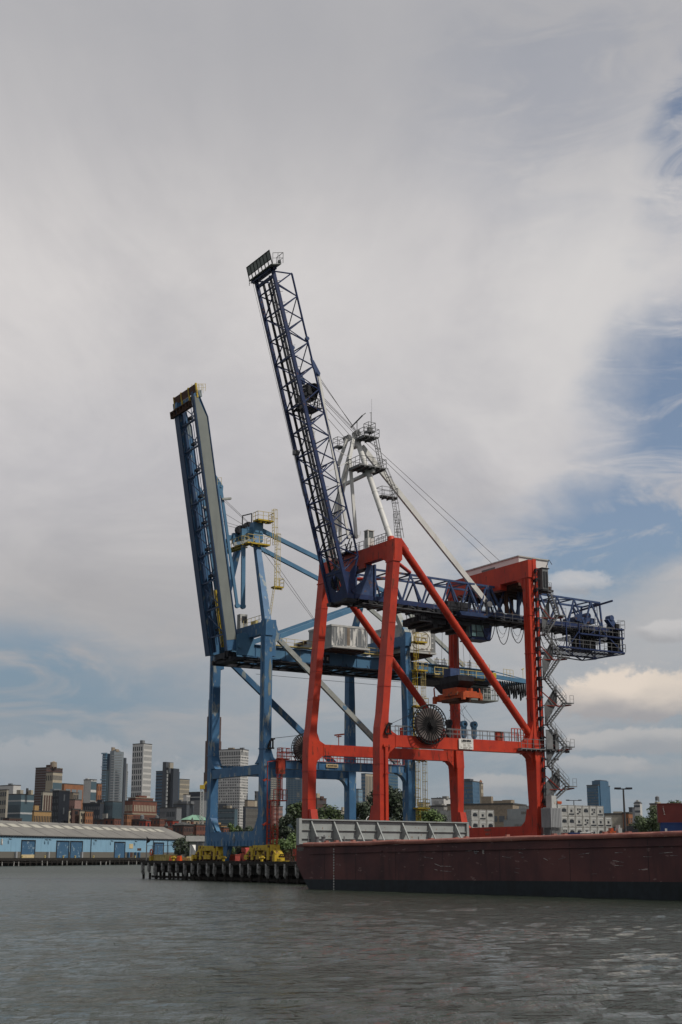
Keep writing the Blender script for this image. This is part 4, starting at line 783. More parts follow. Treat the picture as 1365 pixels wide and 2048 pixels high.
M['coil'] = mat('wound_cable', (0.20, 0.175, 0.17), 0.8, c2=(0.13, 0.115, 0.11), vs=1.2)
reel(rc, 6.6, -1.35, 19.2, 2.42)
b = MB(); b.bar((6.6, -.9, 19.2), (6.6, .3, 17.6), .4); b.bar((6.6, .3, 19.2), (6.6, .3, 17.6), .5); b.build('reel_bracket', 'red_dull', rc)
b = MB()
for t in (-.5, .5): b.rail([(1.9, t, 17.78), (22.0, t, 17.78)], 1.12, .035, 1.15)
b.build('tie_beam_rail', 'galv', rc)
b = MB(); b.box(17.8, 18.8, -.4, .1, 17.8, 18.9); b.rail([(20, -.55, 17.8), (22, -.55, 17.8)], 1.6, .05, .5); b.box(2.9, 3.2, -.4, 0, 17.8, 18.7); b.build('junction_gear', 'red_dull', rc)
b = MB(); b.poly([(.1, -1.0, 17.9), (.35, -1.0, 18.6), (.75, -1.0, 19.1)], .13); b.bar((.1, -1.0, 17.8), (1.0, -1.0, 17.8), .2); b.bar((.8, -1.0, 17.8), (.8, -1.0, 19.1), .18); b.bar((.5, -1.0, 19.05), (1.1, -1.0, 19.0), .2); b.build('cable_guide', 'black', rc)
b = MB(); b.tube((.9, -1.0, 19.0), (5.0, -1.2, 20.8), .03, 5); b.build('power_cable', 'black', rc)
b = MB(); b.box(11.35, 13.6, -.78, -.70, 16.42, 17.72); sg = b.build('sign', 'signwhite', rc)
words('sign_lettering', 'LIEBHERR', .34, 'ink', sg, CR, (12.48, -.80, 17.46), (1, 0, 0), bold=.012, sx=1.05)
b = MB()
for z, xs in ((17.2, ((11.7, 12.5), (12.6, 13.3))), (16.98, ((12.0, 12.4), (12.7, 13.1))), (16.84, ((12.0, 12.4), (12.7, 13.2))), (16.66, ((11.6, 11.8), (12.0, 12.7), (12.9, 13.4))), (16.5, ((12.0, 12.6), (12.8, 13.1)))):
    for a, c in xs: b.box(a, c, -.792, -.78, z - .03, z + .03)
b.build('small_print', 'fadedink', sg)
b = MB(); b.poly([(4.6, T2, 17.8), (4.6, T2, 19.1)], .06); b.bar((4.0, T2, 19.1), (5.4, T2, 19.3), .28, .2); b.bar((4.3, T2, 18.9), (5.0, T2, 19.0), .16); b.build('flood_lamp', 'orange', rc)
# ---- hanging headblock and spreader, hook blocks
SPF = CR @ Matrix.Translation((0, 0, .75))
sp_ = thing('spreader', 'dark headblock with orange red spreader frame hanging on ropes under the red crane', 'spreader', (17.8, 8, 22.9), 0, frame=SPF)
b = MB(); b.box(16.5, 19.1, 6.0, 10.2, 25.2, 26.1); b.hexa([(16.9, 7, 24.4), (18.8, 7, 24.4), (18.8, 10.6, 24.0), (16.9, 10.6, 24.0), (16.4, 5.4, 25.3), (19.3, 5.4, 25.3), (19.3, 11.6, 25.2), (16.4, 11.6, 25.2)]); hb = b.build('headblock', 'dark', sp_, SPF)
b = MB(); b.box(16.4, 18.0, 7.6, 9.2, 26.1, 27.2); b.build('cable_basket', 'navy_light', sp_, SPF)
b = MB(); b.box(16.8, 18.8, 5.0, 11.2, 23.1, 23.9); b.box(16.5, 19.2, 6.4, 9.6, 23.5, 24.5); b.box(16.3, 19.3, 4.6, 5.1, 23.0, 23.7); b.box(16.3, 19.3, 11.0, 11.5, 23.0, 23.7)
for t in (4.8, 11.3):
    for x in (16.4, 19.2): b.box(x - .2, x + .2, t - .25, t + .25, 22.7, 23.6)
b.bar((16.4, 11.3, 23.5), (16.3, 11.3, 24.8), .14); b.bar((16.3, 11.3, 24.8), (16.7, 11.3, 25.0), .12); b.bar((19.2, 4.8, 23.5), (19.2, 5.0, 24.3), .12)
b.build('spreader_frame', 'orange', sp_, SPF)
b = MB(); b.box(16.6, 19.0, 6.6, 10, 22.7, 23.1); b.build('underframe', 'rust', sp_, SPF)
b = MB()
for (x, t) in ((16.6, 6.4), (16.6, 10), (19.0, 6.4), (19.0, 10), (17.3, 9.4), (18.4, 7)): b.tube((x, t, 26.1), (x + (.4 if x < 17.5 else -.4), t, 33.6), .025, 5)
b.build('hoist_rope', 'rope', sp_, SPF)
for i, (x, t, m_, lb) in enumerate(((18.9, 8.2, 'blue_clean', 'left pale blue hook block of the close pair above the tie beam rail'), (20.6, 8.2, 'blue_clean', 'right pale blue hook block of the close pair above the tie beam rail'), (16.2, 7.9, 'dark', 'black hook block hanging alone just right of the big cable reel'))):
    hk = thing('hook_block', lb, 'hook block', (x, t, 18.7), 0, 'hook blocks hung below the spreader', CR)
    b = MB(); b.box(x - .32, x + .32, t - .2, t + .2, 19.0, 20.6); b.prism([(x - .32, t - .2, 19.0), (x + .32, t - .2, 19.0), (x + .12, t - .2, 18.7), (x - .12, t - .2, 18.7)], (0, .4, 0)); b.build('side_plate', m_, hk)
    b = MB(); b.tube((x, t - .28, 20.6), (x, t + .28, 20.6), .46, 14); b.build('sheave', m_, hk); b = MB(); b.tube((x, t - .31, 20.6), (x, t + .31, 20.6), .16, 10); b.build('pin', 'black', hk)
    b = MB(); b.tube((x - .35, t, 20.7), (17.2 + .4 * i, t + .6, 23.0), .022, 5); b.tube((x + .35, t, 20.7), (18.0 + .4 * i, t - .6, 23.0), .022, 5); b.build('rope', 'rope', hk)

# ================================================================== blue crane
bc = thing('gantry_crane', 'faded blue container crane with raised grey sided box boom and yellow wheel bogies', 'crane', (12, 37.6, GZ), 0, 'container cranes on the wharf', CR)
TN, TF = 29.45, 45.7
for t in (TN, TF):
    b = MB(); b.frus(5.1, (0.1, t, 1.35, 1.35), 8.9, (0.1, t, 1.35, 1.4)); b.frus(8.9, (.1, t, 1.22, 1.32), 33.0, (0.1, t, 1.22, 1.32)); b.frus(33, (.1, t, 1.25, 1.35), 36.2, (.1, t, 1.25, 1.35))
    b.prism([(.6, t - .55, 36.2), (1.3, t - .55, 36.25), (1.4, t - .55, 35.5), (1.7, t - .55, 34.7), (2.1, t - .55, 34.2), (2.0, t - .55, 33.5), (1.3, t - .55, 33.0), (1.3, t - .55, 31), (.6, t - .55, 31)], (0, 1.1, 0))
    b.prism([(.6, t - .5, 16.2), (1.9, t - .5, 16.2), (1.2, t - .5, 16.8), (.7, t - .5, 18.2)], (0, 1, 0))
    b.box(-.6, .8, t - .74, t + .74, 17.9, 18.05); b.box(-.6, .8, t - .74, t + .74, 8.8, 8.95); b.box(-.62, -.5, t - .1, t + .1, 19, 34)
    s_ = 1 if t == TN else -1
    for (za, zb) in ((16.0, 17.4),): b.prism([(-.5, t + s_ * .6, za), (-.5, t + s_ * 2.0, za - .1), (-.5, t + s_ * 1.2, za + .5), (-.5, t + s_ * .6, zb)], (1.1, 0, 0))
    b.build('leg', 'blue', bc)
# bare primer patches on the near leg
for (x0, x1, z0, z1) in ((.15, .62, 27.2, 30.6), (.05, .5, 25.2, 27.4), (.2, .6, 31.6, 32.3), (.3, .55, 22.4, 24.0)):
    P_ = []; n = 14
    for k in range(n): a = 2 * math.pi * k / n; r = 1 + noise.noise((k * 1.7, z0, 2)) * .5; P_.append(((x0 + x1) / 2 + math.cos(a) * (x1 - x0) / 2 * r, TN - .68, (z0 + z1) / 2 + math.sin(a) * (z1 - z0) / 2 * r))
    b = MB(); b.prism(P_, (0, .02, 0)); b.build('primer_patch', 'steelgrey', bc)
for t in (28.95, 45.35):
    b = MB(); b.frus(5, (BL, t, 1.2, 1.5), 14.2, (BL, t, 1.25, 1.6)); b.frus(14.2, (BL, t, 1.3, 1.6), 24, (BL, t, 1.25, 1.4)); b.frus(24, (BL, t, 1.25, 1.4), 35.9, (BL - .28, t + (.3 if t < 35 else -.3), .8, 1.3))
    pr_ = [(BL - .5, t - .5, 15.3), (BL - 2.3, t - .5, 15.3)] + [(BL - .55 - 1.7 * (1 - math.sin(a * math.pi / 10)), t - .5, 15.1 - 2.4 * (1 - math.cos(a * math.pi / 10))) for a in range(0, 6)]
    b.prism(pr_, (0, 1, 0)); b.box(BL - .7, BL + .35, t - .6, t + .9, 34.2, 36.3); b.build('leg', 'blue', bc)
b = MB(); b.box(-.4, .55, TN, TF, 34.25, 36.0); b.box(-.5, .7, TN - .8, TN - .6, 33.9, 36.1); b.build('portal_beam', 'blue', bc)
b = MB(); b.box(BL - .5, BL + .5, 29, 45.4, 34.3, 35.9); b.box(BL - .6, BL - .5, 29.2, 33, 34.4, 34.7); b.build('portal_beam', 'blue', bc)
for t, z0, z1 in ((TN - .2, 15.35, 16.35), (TF, 15.2, 16.45)):
    b = MB(); b.box(.7, BL - .6, t - .5, t + .5, z0, z1); b.box(.7, BL - .6, t - .62, t + .62, z1, z1 + .07); b.box(.7, BL - .6, t - .6, t + .6, z0 - .08, z0)
    for k in range(8): b.box(3 + 2.7 * k, 3.08 + 2.7 * k, t - .6, t + .6, z0, z1)
    tb = b.build('tie_beam', 'blue', bc)
    if t < 35:
        b = MB(); b.box(9.6, 11.6, t - .66, t - .6, 15.65, 16.15); s2 = b.build('sign', 'sand', tb); words('sign_lettering', 'MAX CAPACITY 40 TONS', .22, 'ink', s2, CR, (10.6, t - .68, 15.9), (1, 0, 0), bold=.008, sx=.62)
b = MB(); b.box(-.4, .5, TN, TF, 14.5, 15.85); b.build('tie_beam', 'blue', bc)
b = MB(); b.box(-.55, .7, TN - .9, TF + .9, 4.75, 6.75)
for s_, t in ((1, TN), (-1, TF)): b.prism([(-.5, t + s_ * .6, 6.7), (-.5, t + s_ * 2.4, 6.7), (-.5, t + s_ * 1.9, 7.0), (-.5, t + s_ * .7, 8.9)], (1.1, 0, 0))
for k in range(16): b.box(-.62, -.5, TN + .4 + 1.03 * k, TN + .5 + 1.03 * k, 4.8, 5.5)
sb = b.build('sill_beam', 'blue', bc)
b = MB(); b.prism([(-.6, 37.2, 6.5), (-.6, 36.7, 5.75), (-.6, 37.2, 5.0), (-.6, 37.7, 5.75)], (.03, 0, 0)); b.build('diamond_emblem', 'peel', sb)
b = MB(); b.prism([(-.625, 37.2, 6.25), (-.625, 36.88, 5.75), (-.625, 37.2, 5.25), (-.625, 37.52, 5.75)], (.03, 0, 0)); b.build('emblem_centre', 'blue', sb)
words('emblem_lettering', '45', .4, 'peel', sb, CR, (-.66, 37.2, 5.75), (0, -1, 0))
b = MB(); b.prism([(-.66, TF - .7, 8.8), (-.66, TF - 2.5, 6.8), (-.66, TF - 1.1, 6.75)], (.02, 0, 0)); b.prism([(-.3, TF - .7, 8.7), (-.3, TF - 2.6, 6.9), (-.3, TF - 1.0, 6.8)], (.6, 0, 0)); b.build('gusset', 'blue_clean', sb)
b = MB(); b.box(BL - .6, BL + .6, 28, 46.3, 4.6, 6.6); b.build('sill_beam', 'blue', bc)
b = MB(); b.frus(2.65, (0, 40.6, .5, .6), 5.0, (0, 40.0, .9, 1.6)); b.build('storm_anchor', 'blue', bc)
# bogies
for bb in (0.1, BL):
    for t in (TN - .2, TF - .1):
        b = MB(); b.box(bb - .7, bb + .7, t - 2.1, t + 2.1, 4.15, 4.85); b.box(bb - .5, bb + .5, t - .5, t + .5, 4.4, 5.2); b.build('equaliser_beam', 'yellow', bc)
        for s_ in (-1, 1):
            c = t + s_ * 2.3
            b = MB(); b.prism([(bb - .6, c - 2.0, 3.4), (bb - .6, c + 2.0, 3.4), (bb - .6, c + 2.0, 3.7), (bb - .6, c + 1.0, 4.3), (bb - .6, c + .9, 4.9), (bb - .6, c - .9, 4.9), (bb - .6, c - 1.0, 4.3), (bb - .6, c - 2.0, 3.7)], (1.2, 0, 0)); b.box(bb - .8, bb - .6, c - 2.3, c - 1.3, 2.95, 3.55); b.box(bb - .8, bb - .6, c + 1.2, c + 2.2, 2.95, 3.55); b.box(bb - .75, bb - .6, c - .3, c + .3, 2.9, 4.5)
            o = b.build('bogie', 'yellow', bc); b = MB()
            for k in (-1.5, -.55, .55, 1.5): b.tube((bb - .5, c + k, 3.02), (bb + .3, c + k, 3.02), .36, 12)
            for (ta_, tb2, za, zb_) in ((-1.2, -.75, 3.5, 4.1), (.6, 1.1, 3.45, 4.0), (-.3, .25, 4.3, 4.8), (1.3, 1.8, 3.5, 3.7)): b.box(bb - .66, bb - .59, c + ta_, c + tb2, za, zb_)  # dark boxes on the bogie face stand in for shaded gaps between blocks
            b.build('wheels_and_recess_shade', 'rust', o)
b = MB(); b.box(-.9, -.3, TN - 4.9, TN - 4.3, 2.7, 3.6); b.box(-.9, -.3, TF + 4.0, TF + 4.6, 2.7, 3.6); b.box(-.6, 0, TN - 7.4, TN - 4.9, 2.7, 2.8); b.build('rail_clamp', 'yellow', bc)
# girder: two deep plate girders
gt = lambda x: -.018 * x
b = MB()
for t in (34.5, 40.2):
    b.hexa([(-.8, t, 31.65), (44.9, t, 31.65 + gt(44.9)), (44.9, t + .8, 31.65 + gt(44.9)), (-.8, t + .8, 31.65), (-.8, t, 33.4), (44.9, t, 33.4 + gt(44.9)), (44.9, t + .8, 33.4 + gt(44.9)), (-.8, t + .8, 33.4)])
gd2 = b.build('girder', 'blue_clean', bc)
b = MB()
for t in (34.2, 40.1):
    for z in (33.42, 31.55): b.hexa([(-.8, t, z - .1), (45, t, z - .1 + gt(45)), (45, t + 1.2, z - .1 + gt(45)), (-.8, t + 1.2, z - .1), (-.8, t, z), (45, t, z + gt(45)), (45, t + 1.2, z + gt(45)), (-.8, t + 1.2, z)])
for k in range(18): b.box(1 + 2.5 * k, 1.06 + 2.5 * k, 34.42, 34.5, 31.7 + gt(2.5 * k), 33.35 + gt(2.5 * k))
b.build('girder_flange', 'blue', gd2)
b = MB(); b.box(-2, 44, 33.4, 34.2, 30.95, 31.05); b.box(-3, 44.5, 34.6, 35.1, 30.75, 31.45); b.box(-3, 44.5, 40.3, 40.8, 30.75, 31.45)
for k in range(20): b.bar((-1 + 2.3 * k, 33.5, 31), (-1 + 2.3 * k, 41, 31.1), .14, .3)
for k in range(19): b.bar((-1 + 2.3 * k, 35, 31.2), (1.3 + 2.3 * k, 40.4, 31.2), .09)
for k in range(12): b.bar((1 + 3.8 * k, 33.4, 31), (1.3 + 3.8 * k, 34.3, 31.6), .08)
b.build('girder_underside', 'dark', gd2)
b = MB(); b.box(3, 24, 34.1, 34.9, 33.45, 33.6)
b.rail([(3, 34.1, 33.55), (23.5, 34.1, 33.3)], 1.1, .03, 1.5); b.build('girder_walkway', 'paleyellow', gd2)
for i, ch in enumerate(('O', 'N', 'E')):
    x = 11.55 + .85 * i; b = MB(); b.box(x - .36, x + .36, 34.38, 34.41, 31.75 + gt(x), 33.05 + gt(x)); o = b.build('letter_board', 'ink', gd2); words('lettering', ch, .62, 'signwhite', o, CR, (x, 34.36, 32.42 + gt(x)), (1, 0, 0), bold=.01)
b = MB(); b.prism([(45, 35, 32.6 + gt(45)), (52.2, 35, 30.9), (52.2, 35, 31.5), (45.2, 35, 32.0)], (0, .3, 0)) if False else None
b.bar((44.8, 34.8, 31.8), (52.3, 34.8, 31.3), .4, .62); b.bar((44.8, 40.5, 31.8), (52.3, 40.5, 31.3), .4, .62); b.bar((52.2, 34.6, 31.35), (52.2, 40.7, 31.35), .3, .5)
b.bar((45.0, 34.8, 32.6), (51.8, 34.8, 31.7), .14, .14); b.bar((45.0, 34.8, 31.6), (45.0, 34.8, 32.7), .14); b.bar((45, 40.5, 32.6), (51.8, 40.5, 31.7), .14, .14); b.build('girder_tail', 'blue_clean', gd2)
b = MB(); b.rail([(33, 34.3, 32.7), (44, 34.3, 32.5)], 1.0, .025, 1.4); b.rail([(47, 34.5, 31.9), (49, 34.5, 31.8)], 1.2, .03, .8); b.bar((51.3, 34.8, 31.5), (51.3, 34.8, 33.4), .06); b.bar((51.1, 34.8, 33.3), (51.5, 34.8, 33.5), .18); b.build('tail_rail', 'paleyellow', gd2)
for k in range(13):
    x = 46.1 + .48 * k; b = MB(); b.poly([(x, 35.0, 31.2), (x + .05, 35.0, 28.9 + .5 * math.sin(k * 2.3)), (x + .22, 35.4, 28.7 + .5 * math.sin(k * 2.3)), (x + .3, 35.8, 31.2)], .11, 6); b.build('festoon_cable', 'black', bc)
# dark ladders and pipework on the tail
b = MB()
for x in (33.2, 34.6, 39.6): b.ladder((x, 33.9, 31.3), (x, 33.9, 33.6), (1, 0, 0), .6, 0); b.bar((x, 33.9, 31.3), (x, 33.9, 33.9), .1)
b.rail([(33.2, 33.9, 32.4), (35, 33.9, 32.4)], .7, .04, 1); b.build('girder_ladder', 'dark', bc)
# raised boom: near box (grey faced) and far box (blue)
ho = V((-2.75, 0, 32.6)); hu = V((-.170, 0, .985)).normalized(); hn = V((.985, 0, .170)).normalized()
def hp(v, n_, t): return V((ho.x + hu.x * v + hn.x * n_, t, ho.z + hu.z * v + hn.z * n_))
prof = [(-.3, -.95), (-.3, .75), (1.6, .95), (34.7, .95), (38.4, -.15), (38.6, -.55), (38.6, -.95)]
def boxboom(t0, t1, m_, nm, par):
    b = MB(); b.prism([hp(v, n_, t0) for v, n_ in prof], (0, t1 - t0, 0)); return b.build(nm, m_, par)
bb_ = boxboom(34.5, 35.0, 'blue', 'boom', bc); boxboom(40.1, 41.4, 'blue', 'boom_box', bb_)
b = MB(); b.prism([hp(v, n_, 34.46) for v, n_ in ((1.2, -.78), (1.2, .78), (34.6, .80), (37.5, -.2), (37.9, -.5), (37.9, -.78))], (0, .05, 0)); b.build('side_plate', 'steelgrey', bb_)
b = MB()
for (t0, t1) in ((34.38, 35.1), (40.0, 41.5)):
    b.hexa([hp(-.3, -1.0, t0), hp(-.3, -.88, t0), hp(-.3, -.88, t1), hp(-.3, -1.0, t1), hp(38.6, -1.0, t0), hp(38.6, -.88, t0), hp(38.6, -.88, t1), hp(38.6, -1.0, t1)])
    b.hexa([hp(.3, .86, t0), hp(.3, 1.0, t0), hp(.3, 1.0, t1), hp(.3, .86, t1), hp(34.7, .9, t0), hp(34.7, 1.02, t0), hp(34.7, 1.02, t1), hp(34.7, .9, t1)])
    b.hexa([hp(34.7, .9, t0), hp(34.7, 1.02, t0), hp(34.7, 1.02, t1), hp(34.7, .9, t1), hp(38.6, -.25, t0), hp(38.6, -.12, t0), hp(38.6, -.12, t1), hp(38.6, -.25, t1)])
b.build('boom_flange', 'navy_b', bb_)
b = MB()
for k in range(9):
    v = 2.2 + 4.05 * k
    if v < 37:
        b.bar(hp(v, -.7, 35), hp(v, -.7, 40.2), .14, .2); b.bar(hp(v + .5, .5, 35), hp(v + .5, .5, 40.2), .16, .2)
        b.bar(hp(v + .3, .4, 40.2), hp(v + 3.6, .4, 35), .1); b.bar(hp(v, -.7, 35.0), hp(v + 3.8, -.7, 40.2), .12)
for t in (36.2, 37.2, 38.8): b.bar(hp(1, -.2, t), hp(37, -.2, t), .07)
b.bar(hp(0, -.4, 39.6), hp(37.6, -.4, 39.6), .5, .5, up=hn); b.build('boom_bracing', 'navy_b', bb_)
b = MB(); b.bar(hp(.5, .1, 37.6), hp(9, .1, 37.6), .5, .3); b.rail([hp(3, .3, 37.2), hp(8.2, .3, 37.2)], .6, .04, 1.2); b.build('hose_guide', 'yellow', bb_)
for k in range(9): v = 3.2 + 4.05 * k; c = hp(v, .2, 38.4); b = MB(); b.box(c.x - .25, c.x + .25, 38.0, 39.0, c.z - .22, c.z + .15); b.build('cable_trolley', 'dark', bb_)
b = MB(); b.bar(hp(38.3, .0, 34.4), hp(38.3, .0, 36.2), .9, 1.0, up=hu); b.bar(hp(38.0, -.6, 36), hp(38.0, -.6, 41.5), .5, .5, up=hu); b.box(hp(38.0, -.9, 0).x - .35, hp(38.0, -.9, 0).x + .35, 39.6, 40.4, 69.4, 70.2); b.build('boom_tip_beam', 'blue', bb_)
def hslab(mb, v0, v1, n0_, n1_, t0, t1):
    return mb.hexa([hp(v0, n0_, t0), hp(v0, n1_, t0), hp(v0, n1_, t1), hp(v0, n0_, t1), hp(v1, n0_, t0), hp(v1, n1_, t0), hp(v1, n1_, t1), hp(v1, n0_, t1)])
b = MB(); hslab(b, 38.25, 39.45, -.95, -.87, 33.3, 41.0); b.build('tip_screen', 'rust', bb_)
b = MB(); 
pass
for k in range(4): t = 33.2 + 2.55 * k; b = MB(); hslab(b, 37.3, 39.55, -1.03, -.8, t, t + .24); b.build('screen_post', 'yellow', bb_)
b = MB(); hslab(b, 36.5, 36.62, -1.3, -.7, 35.6, 42.0); hslab(b, 37.4, 37.5, -1.3, -.7, 35.6, 42.0); hslab(b, 36.4, 37.5, -1.35, -.8, 42.0, 42.15)
for k in range(7): t = 35.6 + 1.05 * k; hslab(b, 36.5, 37.5, -1.35, -.75, t, t + .14)
b.build('tip_platform', 'rust', bb_)
b = MB(); b.rail([hp(38.6, -.8, 34.2), hp(38.6, 1.0, 34.2)], 1.1, .025, .6); b.rail([hp(38.6, -.8, 35.4), hp(38.6, 1.2, 35.4)], 1.3, .025, .6)
for v in (23, 27.4): b.rail([hp(v, .4, 35.6), hp(v, .4, 38)], .8, .025, .7)
b.rail([hp(24.2, 1.0, 34.4), hp(24.2, 1.7, 34.4)], 1.1, .025, .6); b.build('boom_rail', 'paleyellow', bb_)
for t in (34.75, 40.7):
    b = MB(); b.prism([hp(26.2, .9, t - .15), hp(24.0, 2.1, t - .15), hp(23.2, 1.9, t - .15), hp(22.5, 1.3, t - .15), hp(10, 1.3, t - .15), hp(10, .9, t - .15)], (0, .3, 0)); b.tube(hp(24.0, 1.7, t - .25), hp(24.0, 1.7, t + .25), .2, 10); b.build('forestay_lug', 'blue_clean', bb_)
b = MB(); b.box(-3.0, -1.6, 35.4, 39.6, 31.4, 32.2); b.box(-2.6, -.8, 34.4, 40.4, 30.9, 31.4)
for k in range(8): b.tube((-3.6 + .35 * k, 35.5 + .5 * k, 31.0), (-3.0 + .35 * k, 36 + .5 * k, 32.9), .12, 6)
b.build('boom_hinge', 'dark', bc)
b = MB()
for t in (34.3, 41.2): b = MB(); b.prism([(-2.2, t - .12, 31.6), (.6, t - .12, 31.65), (.6, t - .12, 34.2), (-1.0, t - .12, 35.0), (-2.2, t - .12, 34.6)], (0, .24, 0)); b.tube((-1.75, t - .3, 32.9), (-1.75, t + .3, 32.9), .34, 12); b.build('hinge_plate', 'blue_clean', bc)
pass
# A-frame and stays
AT = 51.3
for (p, q) in (((.1, TN + .1, 36.1), (1.1, 35.3, 50.2)), ((.1, TF - .1, 36.1), (1.1, 40.3, 50.2))):
    b = MB(); b.bar(p, q, 1.0, 1.05, up=(1, 0, 0), w2=.75, h2=.8); b.build('mast_leg', 'blue', bc)
b = MB(); b.box(.7, 1.9, 34.6, 41.2, 50.3, 51.3); b.box(.5, 2.1, 34.7, 36.0, 49.0, 51.9); b.box(-.2, .8, 35.4, 36.0, 49.6, 51.2); b.box(-.2, .8, 40, 40.6, 49.6, 51.2); b.build('mast_head', 'blue_clean', bc)
for t in (37.0, 39.6): b = MB(); b.tube((.9, t, 51.7), (.9, t + .7, 51.7), .75, 16); b.box(.4, 1.6, t - .1, t + .8, 51.2, 51.9); b.build('sheave', 'dark', bc)
b = MB(); b.poly([(1.0, 36.4, 51.5), (1.0, 36.4, 53.6), (1.0, 39.4, 53.9), (1.0, 39.4, 51.5)], .09, 6); b.build('sheave_frame', 'dark', bc)
for (t0, t1, nm) in ((34.75, 34.75, ''), (40.7, 40.7, '')):
    J = V((-1.05, t0, 38.9)); K = V((-2.0, t0, 38.9))
    b = MB(); b.bar((-1.2, t0, 50.2), J, .3, .62, up=(1, 0, 0)); b.bar((-1.2, t0 + (.6 if t0 < 37 else -.4), 50.4), (.9, t0 + (.6 if t0 < 37 else -.4), 50.6), .3, .7); b.tube(J - V((0, .2, 0)), J + V((0, .2, 0)), .4, 14); b.bar(J, K, .2, .4); b.tube(K - V((0, .2, 0)), K + V((0, .2, 0)), .36, 14); b.bar(K, hp(24.0, 1.7, t0), .25, .42, up=(1, 0, 0)); b.build('forestay', 'blue_clean', bc)
for (p, q, w_, h_) in (((-2.9, 34.6, 48.0), (.9, 34.6, 49.2), .3, .45), ((-5.0, 34.6, 54.6), (-3.5, 34.6, 54.9), .5, .3), ((-5.2, 40.5, 54.6), (-3.6, 40.5, 54.8), .5, .3)): b = MB(); b.bar(p, q, w_, h_); b.build('stay_rest', 'primer', bc)
LT = 43.1
for (p, q) in (((BL, 29.2, 36.2), (BL - .1, 33.9, LT)), ((BL, 45.2, 36.2), (BL - .1, 41.6, LT))):
    b = MB(); b.bar(p, q, .9, .95, up=(1, 0, 0), w2=.7, h2=.75); b.build('rear_mast_leg', 'primer' if p[1] < 30 else 'blue', bc)
b = MB(); b.box(BL - .6, BL + .5, 33.4, 42.2, LT - .5, LT + .4); b.box(BL - .9, BL + .6, 33.0, 34.4, LT - 1.0, LT + .8); b.box(BL - 2.2, BL - .6, 36, 41, LT - 1.1, LT - 1.0); b.build('rear_mast_head', 'blue_clean', bc)
for t in (35.2, 40.5):
    tt = 33.8 if t < 38 else 41.7
    b = MB(); b.bar((1.4, t, 51.1 if t < 38 else 50.6), (BL, tt, LT + .1), .45, .62); b.build('backstay', 'blue_clean', bc)
    b = MB(); b.bar((BL, tt, LT), (39.5 if t < 38 else 38.6, t, 33.1), .42, .6); b.build('rear_stay', 'primer', bc)
for t, tt in ((TN + .3, 33.9), (TF - .3, 41.6)):
    b = MB(); b.bar((2.0, t, 33.9), (BL, tt, LT - .3), .5, .72); b.build('top_strut', 'blue_clean', bc)
b = MB(); b.bar((1.6, TN, 33.95), (17.7, TN, 20.6), .5, .72); b.bar((17.7, TN, 20.6), (22.7, TN, 16.4), .5, .72); b.tube((1.6, TN - .5, 33.95), (1.6, TN + .5, 33.95), .38, 12); b.build('diagonal_brace', 'primer', bc)
b = MB(); b.bar((1.2, TF, 33.4), (23.0, TF, 16.2), .55, .85); b.build('diagonal_brace', 'blue', bc)
b = MB()
for (p, q) in (((hp(24, 1.5, 36.5)), (.8, 36.8, 52.2)), ((hp(24, 1.6, 37.2)), (.9, 37.5, 52.4)), ((hp(22, 1.3, 38)), (.8, 38.5, 52.2)), ((hp(20.5, 1.3, 39.6)), (.8, 39.6, 52.2)), ((hp(20, 1.3, 40)), (.8, 40.1, 52.0)), ((1.2, 37.2, 50.6), (15.2, 37.0, 35.3)), ((1.6, 37.8, 51.9), (15.8, 38.5, 36.0))): b.tube(p, q, .03, 5)
for (z, t) in ((30.4, 34.4), (30.1, 36), (29.6, 38)): b.tube((3, t, z), (32, t, z - .3), .03, 5)
b.build('hoist_rope', 'rope', bc)
